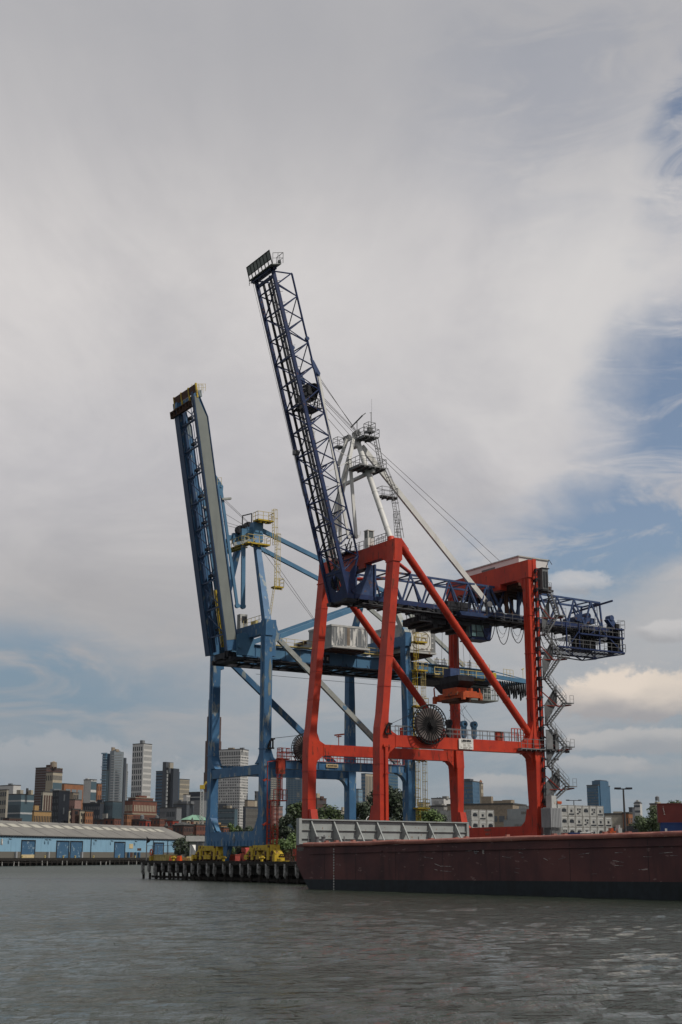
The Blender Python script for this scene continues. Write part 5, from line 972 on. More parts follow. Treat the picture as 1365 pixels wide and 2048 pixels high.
# machinery houses
for i, (x0, x1, t0, t1, z0, z1) in enumerate(((12.2, 18.6, 31.5, 38.2, 33.75, 36.7), (24.5, 30.5, 30.5, 39.8, 33.95, 37.75))):
    b = MB(); b.box(x0, x1, t0, t1, z0, z1); h = b.build('machinery_house', 'peelside' if i == 0 else 'offwhite', bc)
    b = MB(); b.box(x0 - .08, x1 + .08, t0 - .08, t1 + .08, z1, z1 + .28); b.build('roof', 'offwhite', h)
    b = MB(); b.box(x0 - .1, x1 + .1, t0 - .5 if i == 0 else t0 - .1, t1, z0 - .28, z0); b.build('house_base', 'offwhite', h)
    b = MB(); b.box(x0 + .3, x1 - .3, t0 + .4, t1 - .4, z0 - .6, z0 - .28)
    for xx in (x0 + 1, x1 - 1): b.box(xx - .15, xx + .15, 34.5, 35, 33.2, z0)
    b.build('house_support', 'rust', h)
    if i == 0:
        b = MB(); b.box(x0 + .02, x1 - .02, t0 - .03, t0, z0 + .1, z1); b.build('peeling_front', 'peel', h)
        b = MB()
        for k in range(8): x = x0 + .55 + .8 * k; b.box(x - .06, x + .06, t0 - .07, t0 - .03, z0 + .3, z1 - .15)
        b.build('ribs', 'offwhite', h); b = MB(); b.box(x0 + 2.7, x0 + 3.2, t0 - .08, t0 - .02, z0 + .25, z1); b.build('bare_strip', 'sandbrown', h)
        b = MB(); b.box(x0 + .2, x0 + 5.5, t1, t1 + 5, z0 - .1, z1 - 1.1); b.build('annex', 'offwhite', h); b = MB(); b.box(x0 - .02, x0 + .2, t1 + 1.0, t1 + 3.5, z1 - 1.7, z1 - 1.2); b.box(x0 + .12, x0 + .2, t1 + 3, t1 + 4.4, z0 + .2, z1 - 1.6); b.build('vent', 'rust', h)
    else:
        b = MB(); b.box(x0 + .02, x1 - .02, t0 - .03, t0, z0 + .05, z1); b.build('grey_front', 'steeldark', h)
        b = MB(); b.box(x0 + 1.25, x1 - .9, t0 - .06, t0 - .03, z0 + .15, z1 - .7)
        for k in range(4): b.box(x1 - .75, x1 - .45, t0 - .06, t0 - .03, z0 + .6 + .8 * k, z0 + .72 + .8 * k); b.box(x0 + 1.6 + 1.0 * k, x0 + 1.7 + 1.0 * k, t0 - .06, t0 - .03, z1 - .6, z1 - .3)
        pn = b.build('sign_panel', 'signwhite', h)
        b = MB(); cx, cz = x0 + 3.15, z0 + 1.72; n = 44
        pr = [V((cx + 1.72 * (abs(math.cos(2 * math.pi * k / n)) ** .8) * (1 if math.cos(2 * math.pi * k / n) > 0 else -1), t0 - .08, cz + 1.4 * (abs(math.sin(2 * math.pi * k / n)) ** .8) * (1 if math.sin(2 * math.pi * k / n) > 0 else -1))) for k in range(n)]
        for k in range(n): b.bar(pr[k], pr[(k + 1) % n], .06, .07)
        b.tube((cx - 1.35, t0 - .09, cz + 1.2), (cx - 1.35, t0 - .07, cz + 1.2), .32, 14)
        b.build('oval_emblem', 'fadedink', pn); words('emblem_lettering', 'ITO', 1.45, 'fadedink', pn, CR, (cx - .05, t0 - .08, cz - .05), (1, 0, 0), bold=.03, sx=1.0)
        for (xa, w) in ((.6, .3), (2.9, .5), (3.9, .3), (4.6, .4)): b = MB(); b.box(x0 + xa + .3, x0 + xa + w + .3, t0 - .07, t0 - .05, z0 + .25, z0 + .5); b.build('small_print', 'fadedink', pn)
        b = MB(); b.box(x0 - .1, x0 - .02, 35.2, 38.8, 35.9, 36.8); b.build('louvre', 'dark', h)
# yellow platforms and caged ladders
def yplat(x0, x1, t0, t1, z, rails, m_='yellow'):
    b = MB(); b.box(x0, x1, t0, t1, z - .22, z)
    for k in range(3): b.bar((x0 + (x1 - x0) * (.2 + .3 * k), t0, z - .5), (x0 + (x1 - x0) * (.2 + .3 * k), t1, z - .2), .14)
    o = b.build('access_platform', m_, bc); r = MB(); c = {'w': ((x0, t1), (x0, t0)), 'e': ((x1, t0), (x1, t1)), 's': ((x0, t0), (x1, t0)), 'n': ((x1, t1), (x0, t1))}
    for k in rails: (xa, ta), (xb, tb) = c[k]; r.rail([(xa, ta, z), (xb, tb, z)], 1.15, .035, 1.0)
    r.build('handrail', 'paleyellow', o)
yplat(-1.2, 2.6, 33.3, 34.5, 48.4, 'wse'); yplat(-1.6, -.4, 34.5, 41, 48.3, 'ws'); yplat(.6, 3.3, 33.6, 35.2, 52.2, 'wse'); yplat(2.4, 3.9, 31.4, 32.6, 41.8, 'se')
b = MB(); b.ladder((3.2, 33.4, 48.4), (3.2, 33.8, 54.0), (0, 1, 0), .5, .8, (1, 0, 0)); b.ladder((3.0, 32.4, 41.8), (3.6, 33.4, 50.2), (0, 1, 0), .5, .8, (1, 0, 0)); b.ladder((1.2, 30.6, 37), (2.4, 31.6, 41.7), (0, 1, 0), .5, 0); b.build('mast_ladder', 'paleyellow', bc)
b = MB()
for (z0, z1) in ((4.0, 10.2), (10.5, 16.8), (17.5, 25.2), (25.3, 30.5), (30.8, 36.2)): b.ladder((BL + .75 - (.25 if int(z0) % 2 else 0), 27.9, z0), (BL + .75 - (.25 if int(z0) % 2 else 0), 27.9, z1), (1, 0, 0), .5, .8, (0, -1, 0), .035)
b.build('leg_ladder', 'yellow', bc)
for z in (10.3, 17.4, 25.2, 30.6, 34.9): yplat(BL + .2, BL + 2.4, 27.0, 28.2, z, 'se')
b = MB(); b.ladder((BL + 1.8, 27.6, 10.3), (BL + 1.8, 27.6, 30.4), (1, 0, 0), .5, .8, (0, -1, 0), .03); b.build('leg_ladder', 'paleyellow', bc)
b = MB(); b.rail([(0, TN + 1, 36.05), (0, 36.5, 36.05)], 1.1, .03, 1.2); b.box(.2, .6, 33, 34.6, 36.1, 36.7); b.build('portal_rail', 'paleyellow', bc)
b = MB(); b.box(-.3, .9, 37.0, 38.0, 36.0, 38.2); bt = b.build('lookout_booth', 'offwhite', bc); b = MB(); b.box(.0, .8, 36.96, 37.0, 36.9, 37.9); b.build('window', 'dark', bt)
# trolley
b = MB(); b.box(31.5, 44.5, 34.2, 41, 30.2, 30.8); b.box(36, 38.5, 35, 36.5, 29.8, 31.4); b.tube((37, 34.6, 30.9), (37, 35.2, 30.9), .6, 12); b.tube((38.2, 34.6, 30.9), (38.2, 35.2, 30.9), .6, 12); b.rail([(30.0, 34.2, 30.3), (32, 34.2, 30.3)], 1.0, .04, .8); b.box(29.6, 33, 34, 36, 30.1, 30.25); tr2 = b.build('trolley', 'dark', bc)
b = MB(); b.rail([(32.6, 33.8, 31.0), (42.5, 33.8, 30.9)], 1.3, .05, 1.6); b.box(32.6, 42.5, 33.7, 34.2, 30.75, 30.95); b.box(32.5, 33.6, 33.6, 34.3, 30.7, 31.3); b.build('trolley_walkway', 'paleyellow', tr2)
b = MB(); b.box(43.6, 45.0, 33.9, 34.5, 31.4, 32.2); b.build('trolley_motor', 'yellow', tr2)
b = MB(); b.box(40.6, 44.6, 35.0, 38.6, 27.9, 30.1); b.box(40.2, 45.8, 34.6, 38.6, 27.7, 27.9); cb2 = b.build('operator_cab', 'steelgrey', tr2); b = MB(); b.quad((40.58, 38, 28.4), (40.58, 35.1, 28.4), (40.58, 35.1, 29.8), (40.58, 38, 29.8)); b.quad((40.8, 34.98, 28.4), (42.6, 34.98, 28.4), (42.6, 34.98, 29.8), (40.8, 34.98, 29.8)); b.build('window', 'dark', cb2); b = MB(); b.rail([(42.8, 34.6, 27.9), (45.8, 34.6, 27.9), (45.8, 38, 27.9)], 1.8, .05, .7); b.build('cab_rail', 'offwhite', cb2)
# cable reel and rails
reel(bc, 6.15, 28.4, 18.15, 2.15)
b = MB(); b.bar((6.15, 28.7, 18.1), (6.15, 29.2, 16.3), .35); b.build('reel_bracket', 'blue', bc)
b = MB()
for t in (TN - .75, TN + .35): b.rail([(2.2, t, 16.45), (BL - 1.0, t, 16.45)], 1.15, .04, 1.15)
b.box(1.5, BL - 1, TN - .8, TN - .7, 16.38, 16.48); b.build('tie_beam_rail', 'red_dull', bc)
b = MB(); b.poly([(.1, 28.5, 18.1), (.35, 28.5, 18.9), (.75, 28.5, 19.3)], .13); b.bar((.0, 28.5, 18.0), (1.0, 28.5, 18.0), .2); b.bar((.8, 28.5, 18.0), (.8, 28.5, 19.4), .18); b.bar((.5, 28.5, 19.3), (1.1, 28.5, 19.3), .2); b.build('cable_guide', 'black', bc)
b = MB(); b.tube((1.0, 28.5, 19.4), (4.6, 28.4, 19.9), .035, 5); b.build('power_cable', 'black', bc)
# red caged stair ladder on the near waterside leg
def rplat(x0, x1, z):
    b = MB(); b.box(x0, x1, 27.5, 28.6, z - .15, z); o = b.build('access_platform', 'red_dull', bc); r = MB(); r.rail([(x0, 27.5, z), (x1, 27.5, z), (x1, 28.6, z)], 1.4, .04, .6); r.build('handrail', 'red_dull', o)
rplat(.5, 2.6, 10.9); rplat(1.3, 3.0, 16.6)
b = MB(); b.ladder((1.5, 27.9, 11), (1.5, 27.9, 18.0), (1, 0, 0), .6, .8, (0, -1, 0), .04, .4); b.ladder((.9, 27.9, 4.5), (.9, 27.9, 10.8), (1, 0, 0), .6, .8, (0, -1, 0), .04, .4); b.ladder((.2, 28.3, 4.5), (.2, 28.3, 10.8), (1, 0, 0), .5, .5, (0, -1, 0), .04, .4); b.bar((-.1, 28.3, 5), (-.1, 28.3, 16.1), .1); b.bar((-.1, 28.3, 16.1), (1.4, 28.3, 16.3), .12)
for z in (7.6, 13.6): b.bar((-.9, 28.2, z), (.3, 28.2, z), .1); b.bar((-.7, 28.2, z - .15), (-.3, 28.2, z + .2), .22)
b.box(1.3, 2.3, 27.6, 28.5, 14.5, 16.4); b.build('leg_ladder', 'red_dull', bc)
b = MB(); b.box(1.15, 1.45, 28.1, 28.4, 5.6, 6.2); b.build('junction_box', 'offwhite', bc)
b = MB(); b.bar((1.3, TN - .6, GZ), (1.5, TN - .6, 4.7), .1); b.build('cable_drop', 'dark', bc)

# ================================================================== city behind
def bm(name, c, win=None, **k): M[name] = mat(name, c, k.pop('rough', .8), **k)
bm('b_white', (.52, .52, .50)); bm('b_cream', (.38, .34, .26)); bm('b_beige', (.32, .30, .25)); bm('b_tan', (.27, .225, .17)); bm('b_brick', (.165, .07, .048), c2=(.11, .045, .035), vs=.3)
bm('b_orange', (.27, .125, .065), vs=.3); bm('b_brown', (.085, .05, .042), vs=.3); bm('b_red', (.24, .045, .03)); bm('b_pink', (.27, .17, .15)); bm('b_yellow', (.34, .22, .10)); bm('b_grey', (.17, .18, .19)); bm('b_dgrey', (.075, .085, .10)); bm('b_slate', (.045, .055, .07))
bm('b_black', (.018, .022, .030), rough=.4); bm('b_concrete', (.27, .27, .25)); bm('b_copper', (.20, .36, .27)); bm('b_roof', (.07, .07, .068)); bm('b_spandrel', (.25, .28, .30))
bm('g_blue', (.030, .10, .18), rough=.25, spec=.7, vs=.06); bm('g_teal', (.055, .10, .125), rough=.3, spec=.7, vs=.05); bm('g_grey', (.17, .20, .22), rough=.35, spec=.6); bm('g_sky', (.16, .26, .34), rough=.2, spec=.8); bm('w_dark', (.022, .026, .032), rough=.25, spec=.6); bm('w_mid', (.07, .08, .09), rough=.3, spec=.6); bm('w_line', (.40, .42, .42))
class Bld:
    def __init__(s, label, D, x0, xs, x1, yt, wall, psi=35, roof='b_roof', cat='building', name='building', group=None, dep=None, zb=GZ):
        s.D = D; s.Ll_px = (xs - x0) / max(1, x1 - x0); s.c = math.cos(D2R(psi)); s.s = math.sin(D2R(psi)); k = kx(xs); s.C = (k * D, D); zt = zat(yt, D, xs); s.zt = zt; s.zb = zb
        s.Mx = Matrix(((s.c, s.s, 0, s.C[0]), (-s.s, s.c, 0, D), (0, 0, 1, 0), (0, 0, 0, 1)))
        s.Ll = abs(s.ux(x0, 0)) if x0 < xs else (dep or 15); s.Lr = abs(s.uy(x1, 0)) if x1 > xs else (dep or 15)
        s.o = thing(name, label, cat, (-s.Ll / 2, s.Lr / 2, zb), 0, group, s.Mx)
        b = MB(); b.box(-s.Ll, 0, 0, s.Lr, zb, zt); s.b('wall', wall, b)
        b = MB(); b.box(-s.Ll - .2, .2, -.2, s.Lr + .2, zt, zt + max(.5, D * .0006)); s.b('roof', roof, b)
    def b(s, n, m, mb, par=None): return mb.build(n, m, par or s.o, s.Mx)
    def ux(s, px, y):   # local x on plane local y where column px is seen
        k = kx(px); ox = s.C[0] + s.s * y; oy = s.C[1] + s.c * y; return (k * oy - ox) / (s.c + k * s.s)
    def uy(s, px, x):
        k = kx(px); ox = s.C[0] + s.c * x; oy = s.C[1] - s.s * x; return (k * oy - ox) / (s.s - k * s.c)
    def z(s, py): return zat(py, s.D, 682.5)
    def top(s, x0, x1, yt, m, name='penthouse', y=.3, dep=None, z0=None):
        y0 = max(s.Lr * y, .02) if y >= 0 else s.Lr * y; f = s.Ll_px; xc = x0 + (x1 - x0) * min(.85, max(.3, f)); a, c = s.ux(x0, y0), s.ux(xc, y0); y1 = s.uy(x1, c)
        if not (y0 + 1 < y1 < y0 + 90): y1 = y0 + abs(c - a)
        b = MB(); b.box(a, c, y0, y1, s.zt if z0 is None else z0, s.z(yt)); return s.b(name, m, b)
    def tank(s, px, yt, w, m='b_tan', y=.4):
        x = s.ux(px, s.Lr * y); r = w * s.D / F / 2; z0 = s.zt; z1 = s.z(yt); b = MB(); h = z1 - z0
        b.tube((x, s.Lr * y, z0 + h * .2), (x, s.Lr * y, z0 + h * .8), r, 12); b.tube((x, s.Lr * y, z0 + h * .8), (x, s.Lr * y, z1), r * 1.05, 12, .1)
        for a in range(4): b.bar((x + r * .7 * (-1) ** a, s.Lr * y + r * .7 * (1 if a > 1 else -1), z0), (x + r * .7 * (-1) ** a, s.Lr * y + r * .7 * (1 if a > 1 else -1), z0 + h * .25), r * .15)
        s.b('water_tank', m, b)
    def win(s, face, nx, nz, fw=.5, fh=.55, m='w_dark', u=(0, 1), v=(0, 1), name='window', off=.12, skip=0.0, zlo=None):
        Lf = s.Ll if face == 'L' else s.Lr; z0 = s.zb if zlo is None else zlo; cells = []
        for i in range(nx):
            for j in range(nz):
                if skip and random.random() < skip: continue
                ua = u[0] + (u[1] - u[0]) * (i + .5 - fw / 2) / nx; ub = u[0] + (u[1] - u[0]) * (i + .5 + fw / 2) / nx
                za = z0 + (s.zt - z0) * (v[0] + (v[1] - v[0]) * (j + .5 - fh / 2) / nz); zb = z0 + (s.zt - z0) * (v[0] + (v[1] - v[0]) * (j + .5 + fh / 2) / nz)
                cells.append((ua, ub, za, zb))
        def q(mb, c):
            ua, ub, za, zb = c
            if face == 'L': mb.box(-Lf + Lf * ua, -Lf + Lf * ub, -off, .02, za, zb)
            else: mb.box(-.02, off, Lf * ua, Lf * ub, za, zb)
        if len(cells) <= 60 and s.D < 1000:
            for c in cells: b = MB(); q(b, c); s.b(name, m, b)
        elif cells:
            b = MB()
            for c in cells: q(b, c)
            stuff(s.b(name if nx * nz > 1 else 'panel', m, b)) if len(cells) > 1 else s.b('panel', m, b)
        return s
B_ = Bld
g = 'city buildings behind the harbour'
k = B_('white windowless slab building at the far left with slit windows and roof dishes', 1500, -12, 19, 34, 1571, 'b_white', 40, group=g); k.win('L', 8, 1, .4, .6, u=(0, .95), v=(.80, .9)); k.win('L', 4, 1, .5, .8, u=(.3, .8), v=(.45, .55)); k.top(8, 18, 1566, 'g_grey', 'roof_dish')
k = B_('low beige office block cut by the left edge of the picture', 900, -20, 6, 10, 1580, 'b_beige', 40, group=g); k.win('L', 6, 8, .6, .5)
k = B_('cream topped block with a dark glass front and white floor bands at the far left', 950, 4, 36, 62, 1589, 'g_teal', 30, group=g); k.win('L', 1, 5, 1, .12, 'w_line'); k.win('R', 1, 5, 1, .14, 'w_line'); k.win('L', 14, 1, .25, .9, 'b_slate', v=(.55, .85)); k.top(8, 36, 1587, 'b_beige', 'attic', 0.05, 10); k.top(26, 40, 1579, 'b_beige'); k.top(45, 50, 1576, 'b_roof'); k.top(50, 60, 1580, 'b_cream')
k = B_('tall brown brick tower with a dense window grid and a round rooftop tank', 1600, 62, 84, 117, 1536, 'b_brown', 30, group=g); k.win('L', 12, 34, .5, .45, 'b_grey'); k.win('R', 10, 34, .5, .45, 'b_slate'); k.top(83, 105, 1529, 'b_brown', 'upper_block', .2, 14); k.top(107, 117, 1535, 'b_beige', 'upper_block', .5, 14); k.tank(98, 1521, 13, 'b_tan')
k = B_('pale tower with a white crown of slots and a dark green glass side', 1300, 84, 98, 117, 1545, 'b_cream', 30, group=g); k.win('R', 1, 1, .96, 1, 'g_teal', v=(0, .88)); k.win('L', 4, 1, .45, .9, v=(.9, .97)); k.win('R', 12, 1, .5, .9, 'w_mid', v=(.91, .97))
k = B_('grey building with pale frame and long dark vertical panels before the pale tower', 800, 76, 80, 101, 1584, 'b_beige', 40, group=g); k.win('R', 4, 1, .62, 1, 'b_brown', u=(.05, .98), v=(.05, .95)); k.win('L', 1, 1, .7, 1, 'b_slate', v=(.05, .95))
k = B_('black clad mid-rise with a stair of small windows above the brick row', 750, 99, 112, 134, 1582, 'b_black', 40, group=g); k.win('L', 4, 10, .3, .6, 'w_mid'); k.win('R', 1, 5, .12, .5, 'w_mid'); k.top(94, 115, 1577, 'g_grey', 'penthouse', .1, 8)
k = B_('yellow brick school-like block with a taller square tower at its left', 650, 60, 64, 99, 1623, 'b_yellow', 35, group=g); k.win('R', 11, 3, .5, .45); k.top(61, 73, 1611, 'b_yellow', 'tower', .0, 8)
k = B_('orange brick block with four grey framed panels behind the black mid-rise', 1400, 116, 122, 197, 1568, 'b_orange', 30, group=g); k.win('R', 4, 1, .8, .8, 'g_grey', u=(.03, .65), v=(.78, .95)); k.win('R', 10, 5, .5, .5, 'b_brown', v=(.3, .7))
k = B_('white windowless slab tower with a striped glass side near the blue glass tower', 1100, 161, 176, 187, 1560, 'b_white', 35, group=g); k.win('R', 1, 7, 1, .75, 'g_teal'); k.win('L', 1, 5, .08, .5, 'w_dark', u=(0, .2)); k.top(164, 172, 1556, 'b_white', 'lift_house'); k.top(178, 182, 1560, 'b_grey', 'lift_house')
k = B_('orange brick annex standing right of the white slab tower', 1250, 184, 190, 198, 1568, 'b_orange', 35, group=g); k.win('R', 2, 8, .4, .5, 'b_brown')
k = B_('small tan loft building between the black mid-rise and the white slab', 900, 134, 141, 152, 1586, 'b_tan', 35, group=g); k.win('R', 3, 5, .6, .75)
k = B_('small pink stucco building with a stepped roof above the brick row', 800, 134, 145, 158, 1600, 'b_pink', 35, group=g); k.win('L', 3, 3, .4, .4, 'b_brown')
k = B_('tall blue glass tower with stepped top and balconies up its left edge', 1900, 197, 210, 250, 1541, 'g_teal', 25, group=g)
k.top(197, 214, 1506, 'g_blue', 'left_shaft', 0, 22, GZ); k.top(212, 240, 1502, 'g_grey', 'central_shaft', 0.02, 26, GZ); k.top(240, 246, 1516, 'b_slate', 'right_shaft', .1, 20, GZ); k.top(243, 249, 1527, 'b_grey', 'right_shaft', .2, 20, GZ); k.top(214, 222, 1494, 'b_tan', 'lift_house', .1, 12, k.z(1503)); k.top(222, 230, 1498, 'b_tan', 'lift_house', .1, 10, k.z(1503)); k.top(218, 233, 1500, 'b_grey', 'lift_house', .1, 12, k.z(1503))
b = MB(); y0 = k.Lr * .02 - .3; xa, xc = k.ux(214.5, 0), k.ux(236, 0)
for j in range(44): z = k.z(1512) - j * 3.6; (b.box(xa, xc, y0, y0 + .4, z, z + 1.3) if z > GZ + 2 else None)
stuff(k.b('floor_band', 'w_line', b)); b = MB(); xa, xc = k.ux(197, 0), k.ux(206, 0)
for j in range(46): z = k.z(1508) - j * 3.6; (b.box(xa - (1.5 if j % 5 == 0 else 0), xc, -1.2, .4, z, z + (1.2 if j % 2 else 1.9)) if z > GZ + 2 else None)
stuff(k.b('balcony', 'g_sky', b)); k.win('R', 1, 36, 1, .4, 'b_beige', u=(.88, 1))
k = B_('slim white tower with a bold grid of dark windows and a small grey cap', 2000, 257.5, 278, 297, 1488, 'b_white', 35, group=g); k.win('L', 5, 19, .56, .72, v=(.0, .985)); k.win('R', 8, 19, .38, .66, 'w_mid', u=(.14, 1)); k.win('R', 1, 1, 1, 1, 'b_grey', u=(0, .1)); k.top(272, 282, 1480, 'b_grey', 'lift_house', .1)
k = B_('dark slate office block with rows of small windows left of the brick hotel', 900, 161, 196, 212, 1607, 'b_slate', 30, group=g); k.win('L', 9, 6, .4, .35, 'b_grey'); k.top(190, 204, 1599, 'b_slate'); k.top(176, 190, 1602, 'b_grey')
k = B_('dark green glass block with vertical fins beside the slate office', 900, 203, 222, 241, 1604, 'g_teal', 30, group=g); k.win('R', 10, 1, .2, .96, 'b_slate'); k.win('L', 5, 5, .5, .4, 'b_dgrey'); k.top(206, 234, 1602, 'b_grey', 'penthouse', .1, 10)
k = B_('large ornate brown brick building with cream trimmed upper storeys', 850, 246, 262, 311, 1602, 'b_brick', 35, group=g); k.win('R', 18, 8, .3, .6, 'w_dark', v=(0, .75)); k.win('R', 14, 1, .5, .75, 'b_cream', u=(.05, .95), v=(.80, .95)); k.win('L', 5, 1, .6, .75, 'b_cream', v=(.8, .95)); k.win('R', 1, 1, 1.0, 1, 'b_tan', v=(.76, .79), name='cornice'); k.win('L', 1, 1, 1, 1, 'b_tan', v=(.76, .79)); k.win('L', 6, 7, .35, .6, 'w_dark', v=(0, .75)); k.top(252, 303, 1596, 'b_brick', 'upper_tier', .15, 14); k.top(250, 305, 1594, 'b_tan', 'cornice', .12, 16, k.z(1595.5)); k.top(268, 290, 1590, 'b_brick', 'lift_house', .3, 6, k.z(1594))
k = B_('dark blue grey tower group with a taller bare central shaft', 1500, 307, 322, 355, 1543, 'g_blue', 30, group=g); k.win('L', 6, 32, .5, .5, 'w_mid'); k.win('L', 1, 26, 1, .3, 'b_black'); k.win('R', 6, 30, .6, .45, 'b_slate', u=(.4, 1)); k.top(320, 342, 1524, 'b_dgrey', 'central_shaft', -.02, 22, GZ); k.top(332, 342, 1526, 'b_beige', 'plant_room', -.05, 4, k.z(1537)); k.top(337, 354, 1537, 'b_slate', 'right_shaft', .1, 18, GZ)
b = MB(); x = k.ux(330, 0)
for j in range(24): z = k.z(1546) - j * 4.2; b.box(x - .5, x + .9, -.5 - .02 * k.Lr, .2, z, z + 3)
stuff(k.b('stair_window', 'w_line', b))
k = B_('beige gridded apartment tower behind the dark blue grey towers', 1700, 350, 356, 375.5, 1559, 'b_cream', 35, group=g); k.win('R', 9, 16, .45, .72, 'w_mid'); k.win('L', 3, 16, .5, .7, 'w_mid')
k = B_('low white gridded apartment block under the beige tower', 1200, 364, 370, 384.5, 1590, 'b_white', 35, group=g); k.win('R', 7, 5, .5, .7, 'w_mid')
k = B_('grey windowless block stepping up behind the copper roof', 900, 344, 371, 386, 1609, 'b_dgrey', 30, group=g); k.top(345, 386, 1602, 'b_grey', 'upper_tier', .2, 14); k.top(353, 362, 1599, 'b_grey', 'plant_room', .2, 8)
k = B_('plain grey block with slot windows left of the copper roof', 850, 317, 351, 361, 1616, 'b_grey', 30, group=g); k.win('L', 5, 4, .6, .4, 'w_dark', u=(.4, .9)); k.win('L', 4, 3, .3, .3, 'w_mid', u=(.02, .35), v=(.4, 1))
k = B_('dark office block with thin white floor lines left of the blue crane', 1200, 375, 398, 412, 1585, 'b_slate', 25, group=g); k.win('L', 1, 7, 1, .09, 'w_line'); k.top(380, 412, 1601, 'b_grey', 'lower_wing', -.3, 8, GZ)
k = B_('very tall slender dark skyscraper stepped back behind the far blue crane leg', 2100, 404, 420, 438.5, 1546, 'b_brown', 35, group=g); k.top(405.5, 438.3, 1481, 'b_brown', 'middle_shaft', .05, 22, GZ); k.top(408, 437, 1432, 'b_brown', 'upper_shaft', .1, 18, GZ); k.top(410, 434, 1398, 'b_slate', 'crown', .15, 12, GZ)
k = B_('broad white tower with a staggered grid of small windows between the blue crane legs', 1500, 432, 478, 494, 1499, 'b_white', 25, group=g); k.win('L', 13, 36, .46, .56, 'w_dark', v=(0, .94), skip=.08); k.win('L', 13, 1, .5, .9, 'w_dark', v=(.945, .985)); k.win('R', 6, 36, .42, .56, 'w_dark', v=(0, .94), skip=.06); k.win('R', 6, 1, .45, .9, 'w_dark', v=(.945, .985)); k.top(452, 466, 1494, 'b_tan', 'plant_room', .2, 8); k.top(476, 486, 1495, 'b_grey', 'plant_room', .1, 6)
for (fa, n_) in (('L', 12), ('R', 5)): k.win(fa, n_, 7, .9, .05, 'b_grey', name='terrace_line')
k = B_('green grey apartment block with small windows low between the blue crane legs', 1000, 430, 468, 474, 1618, 'g_teal', 25, group=g); k.win('L', 14, 7, .4, .4, 'w_dark', v=(.1, 1)); k.top(435, 455, 1607, 'b_dgrey'); k.top(444, 462, 1611, 'b_cream'); k.win('L', 1, 7, 1, .12, 'g_grey')
k = B_('grey office block with close vertical ribs left of the red ladder', 900, 485, 490, 516, 1614, 'b_dgrey', 40, group=g); k.win('R', 13, 8, .5, .45, 'w_dark'); k.win('R', 13, 1, .22, 1, 'b_beige', v=(0, .97), name='rib', off=.3)
k = B_('plain beige block above the ribbed grey office', 1200, 488, 494, 513, 1601, 'b_tan', 35, group=g); k.win('R', 1, 1, 1, 1, 'b_cream', u=(.75, 1))
k = B_('thin dark tower sliver left of the near blue crane leg', 1700, 508, 511, 516, 1584, 'b_slate', 35, group=g); k.win('L', 2, 14, .5, .4, 'b_beige')
k = B_('striped beige tower directly behind the red caged ladder', 1500, 530, 536, 560, 1535, 'b_beige', 40, group=g); k.win('R', 1, 40, 1, .5, 'b_dgrey'); k.win('R', 6, 40, .16, 1, 'b_concrete', name='pier', off=.3)
k = B_('pink brick apartment block at the foot of the striped beige tower', 900, 538, 544, 565, 1613, 'b_pink', 40, group=g); k.win('R', 9, 10, .5, .45, 'w_mid')
k = B_('teal glass tower with white panels left of the far red crane leg', 1500, 571, 603, 612, 1535, 'g_teal', 20, group=g); k.win('L', 12, 40, .7, .5, 'g_blue'); k.win('L', 1, 1, 1, 1, 'b_white', u=(.6, .86), v=(.865, .96)); k.win('L', 1, 1, 1, 1, 'b_concrete', u=(.7, .86), v=(.66, .72)); k.win('L', 5, 40, .14, .9, 'g_grey', name='mullion')
k = B_('dark brown tower with a pale square top right of the far red crane leg', 1200, 628, 634, 653, 1597, 'b_brown', 35, group=g); k.win('R', 8, 8, .5, .5, 'w_mid'); k.top(632, 640, 1586, 'b_cream'); k.top(640, 648, 1592, 'b_brown')
k = B_('small pale building between the trees left of the blue rear leg', 700, 676, 682, 690, 1622, 'b_beige', 35, group=g); k.win('R', 2, 5, .6, .4, 'w_mid'); k.top(683, 690, 1614, 'b_cream')
k = B_('glass tower with a pale ribbed right side behind the near red crane leg', 1500, 723.5, 732, 756, 1548, 'g_blue', 40, group=g); k.win('R', 1, 1, 1, 1, 'b_cream'); k.win('R', 8, 1, .35, .95, 'w_mid', off=.4); k.win('L', 3, 22, .6, .5, 'g_grey')
k = B_('pale blue glass block lower left of the ribbed glass tower', 1300, 711, 718, 726, 1579, 'g_sky', 35, group=g); k.win('L', 3, 14, .6, .3, 'g_grey'); k.win('R', 3, 14, .6, .3, 'g_grey')
k = B_('dark teal glass tower right of the near red crane leg', 1400, 768, 776, 798, 1546, 'g_teal', 35, group=g); k.win('R', 8, 26, .75, .55, 'g_blue')
k = B_('grey beige roof block behind the trees right of the yellow ladder', 800, 838, 848, 861, 1606, 'b_beige', 35, group=g); k.top(842, 855, 1604, 'b_grey')
k = B_('white patterned apartment block left of the far landside red leg', 900, 865, 890, 903, 1597, 'b_white', 30, group=g); k.win('L', 12, 6, .35, .5, 'b_grey', skip=.3); k.top(887, 901, 1592, 'b_concrete'); k.top(876, 879, 1594, 'b_roof'); k.top(881, 884, 1594, 'b_roof')
k = B_('rough concrete factory building with few windows left of the tan warehouse', 520, 861, 890, 903, 1613, 'b_concrete', 35, group=g); k.win('R', 3, 3, .5, .35, 'w_dark', v=(.45, 1)); k.top(872, 892, 1607, 'b_concrete', 'upper_floor', .2, 8)
k = B_('blue glass tower with a dark cap beside the far landside red leg', 1100, 926, 949, 963, 1563, 'g_blue', 25, group=g); k.win('L', 10, 18, .8, .6, 'g_teal', skip=.25); k.win('R', 5, 18, .8, .6, 'g_blue', skip=.2); k.top(932, 951, 1557, 'b_dgrey', 'plant_room', .1, 10)
k = B_('slender pale bank tower with arched windows and an orange dome', 1700, 961, 966, 970.5, 1568, 'b_cream', 40, group=g); k.win('R', 2, 10, .4, .5, 'b_brown'); k.top(962, 968.5, 1564, 'b_cream', 'belfry', .1, 4)
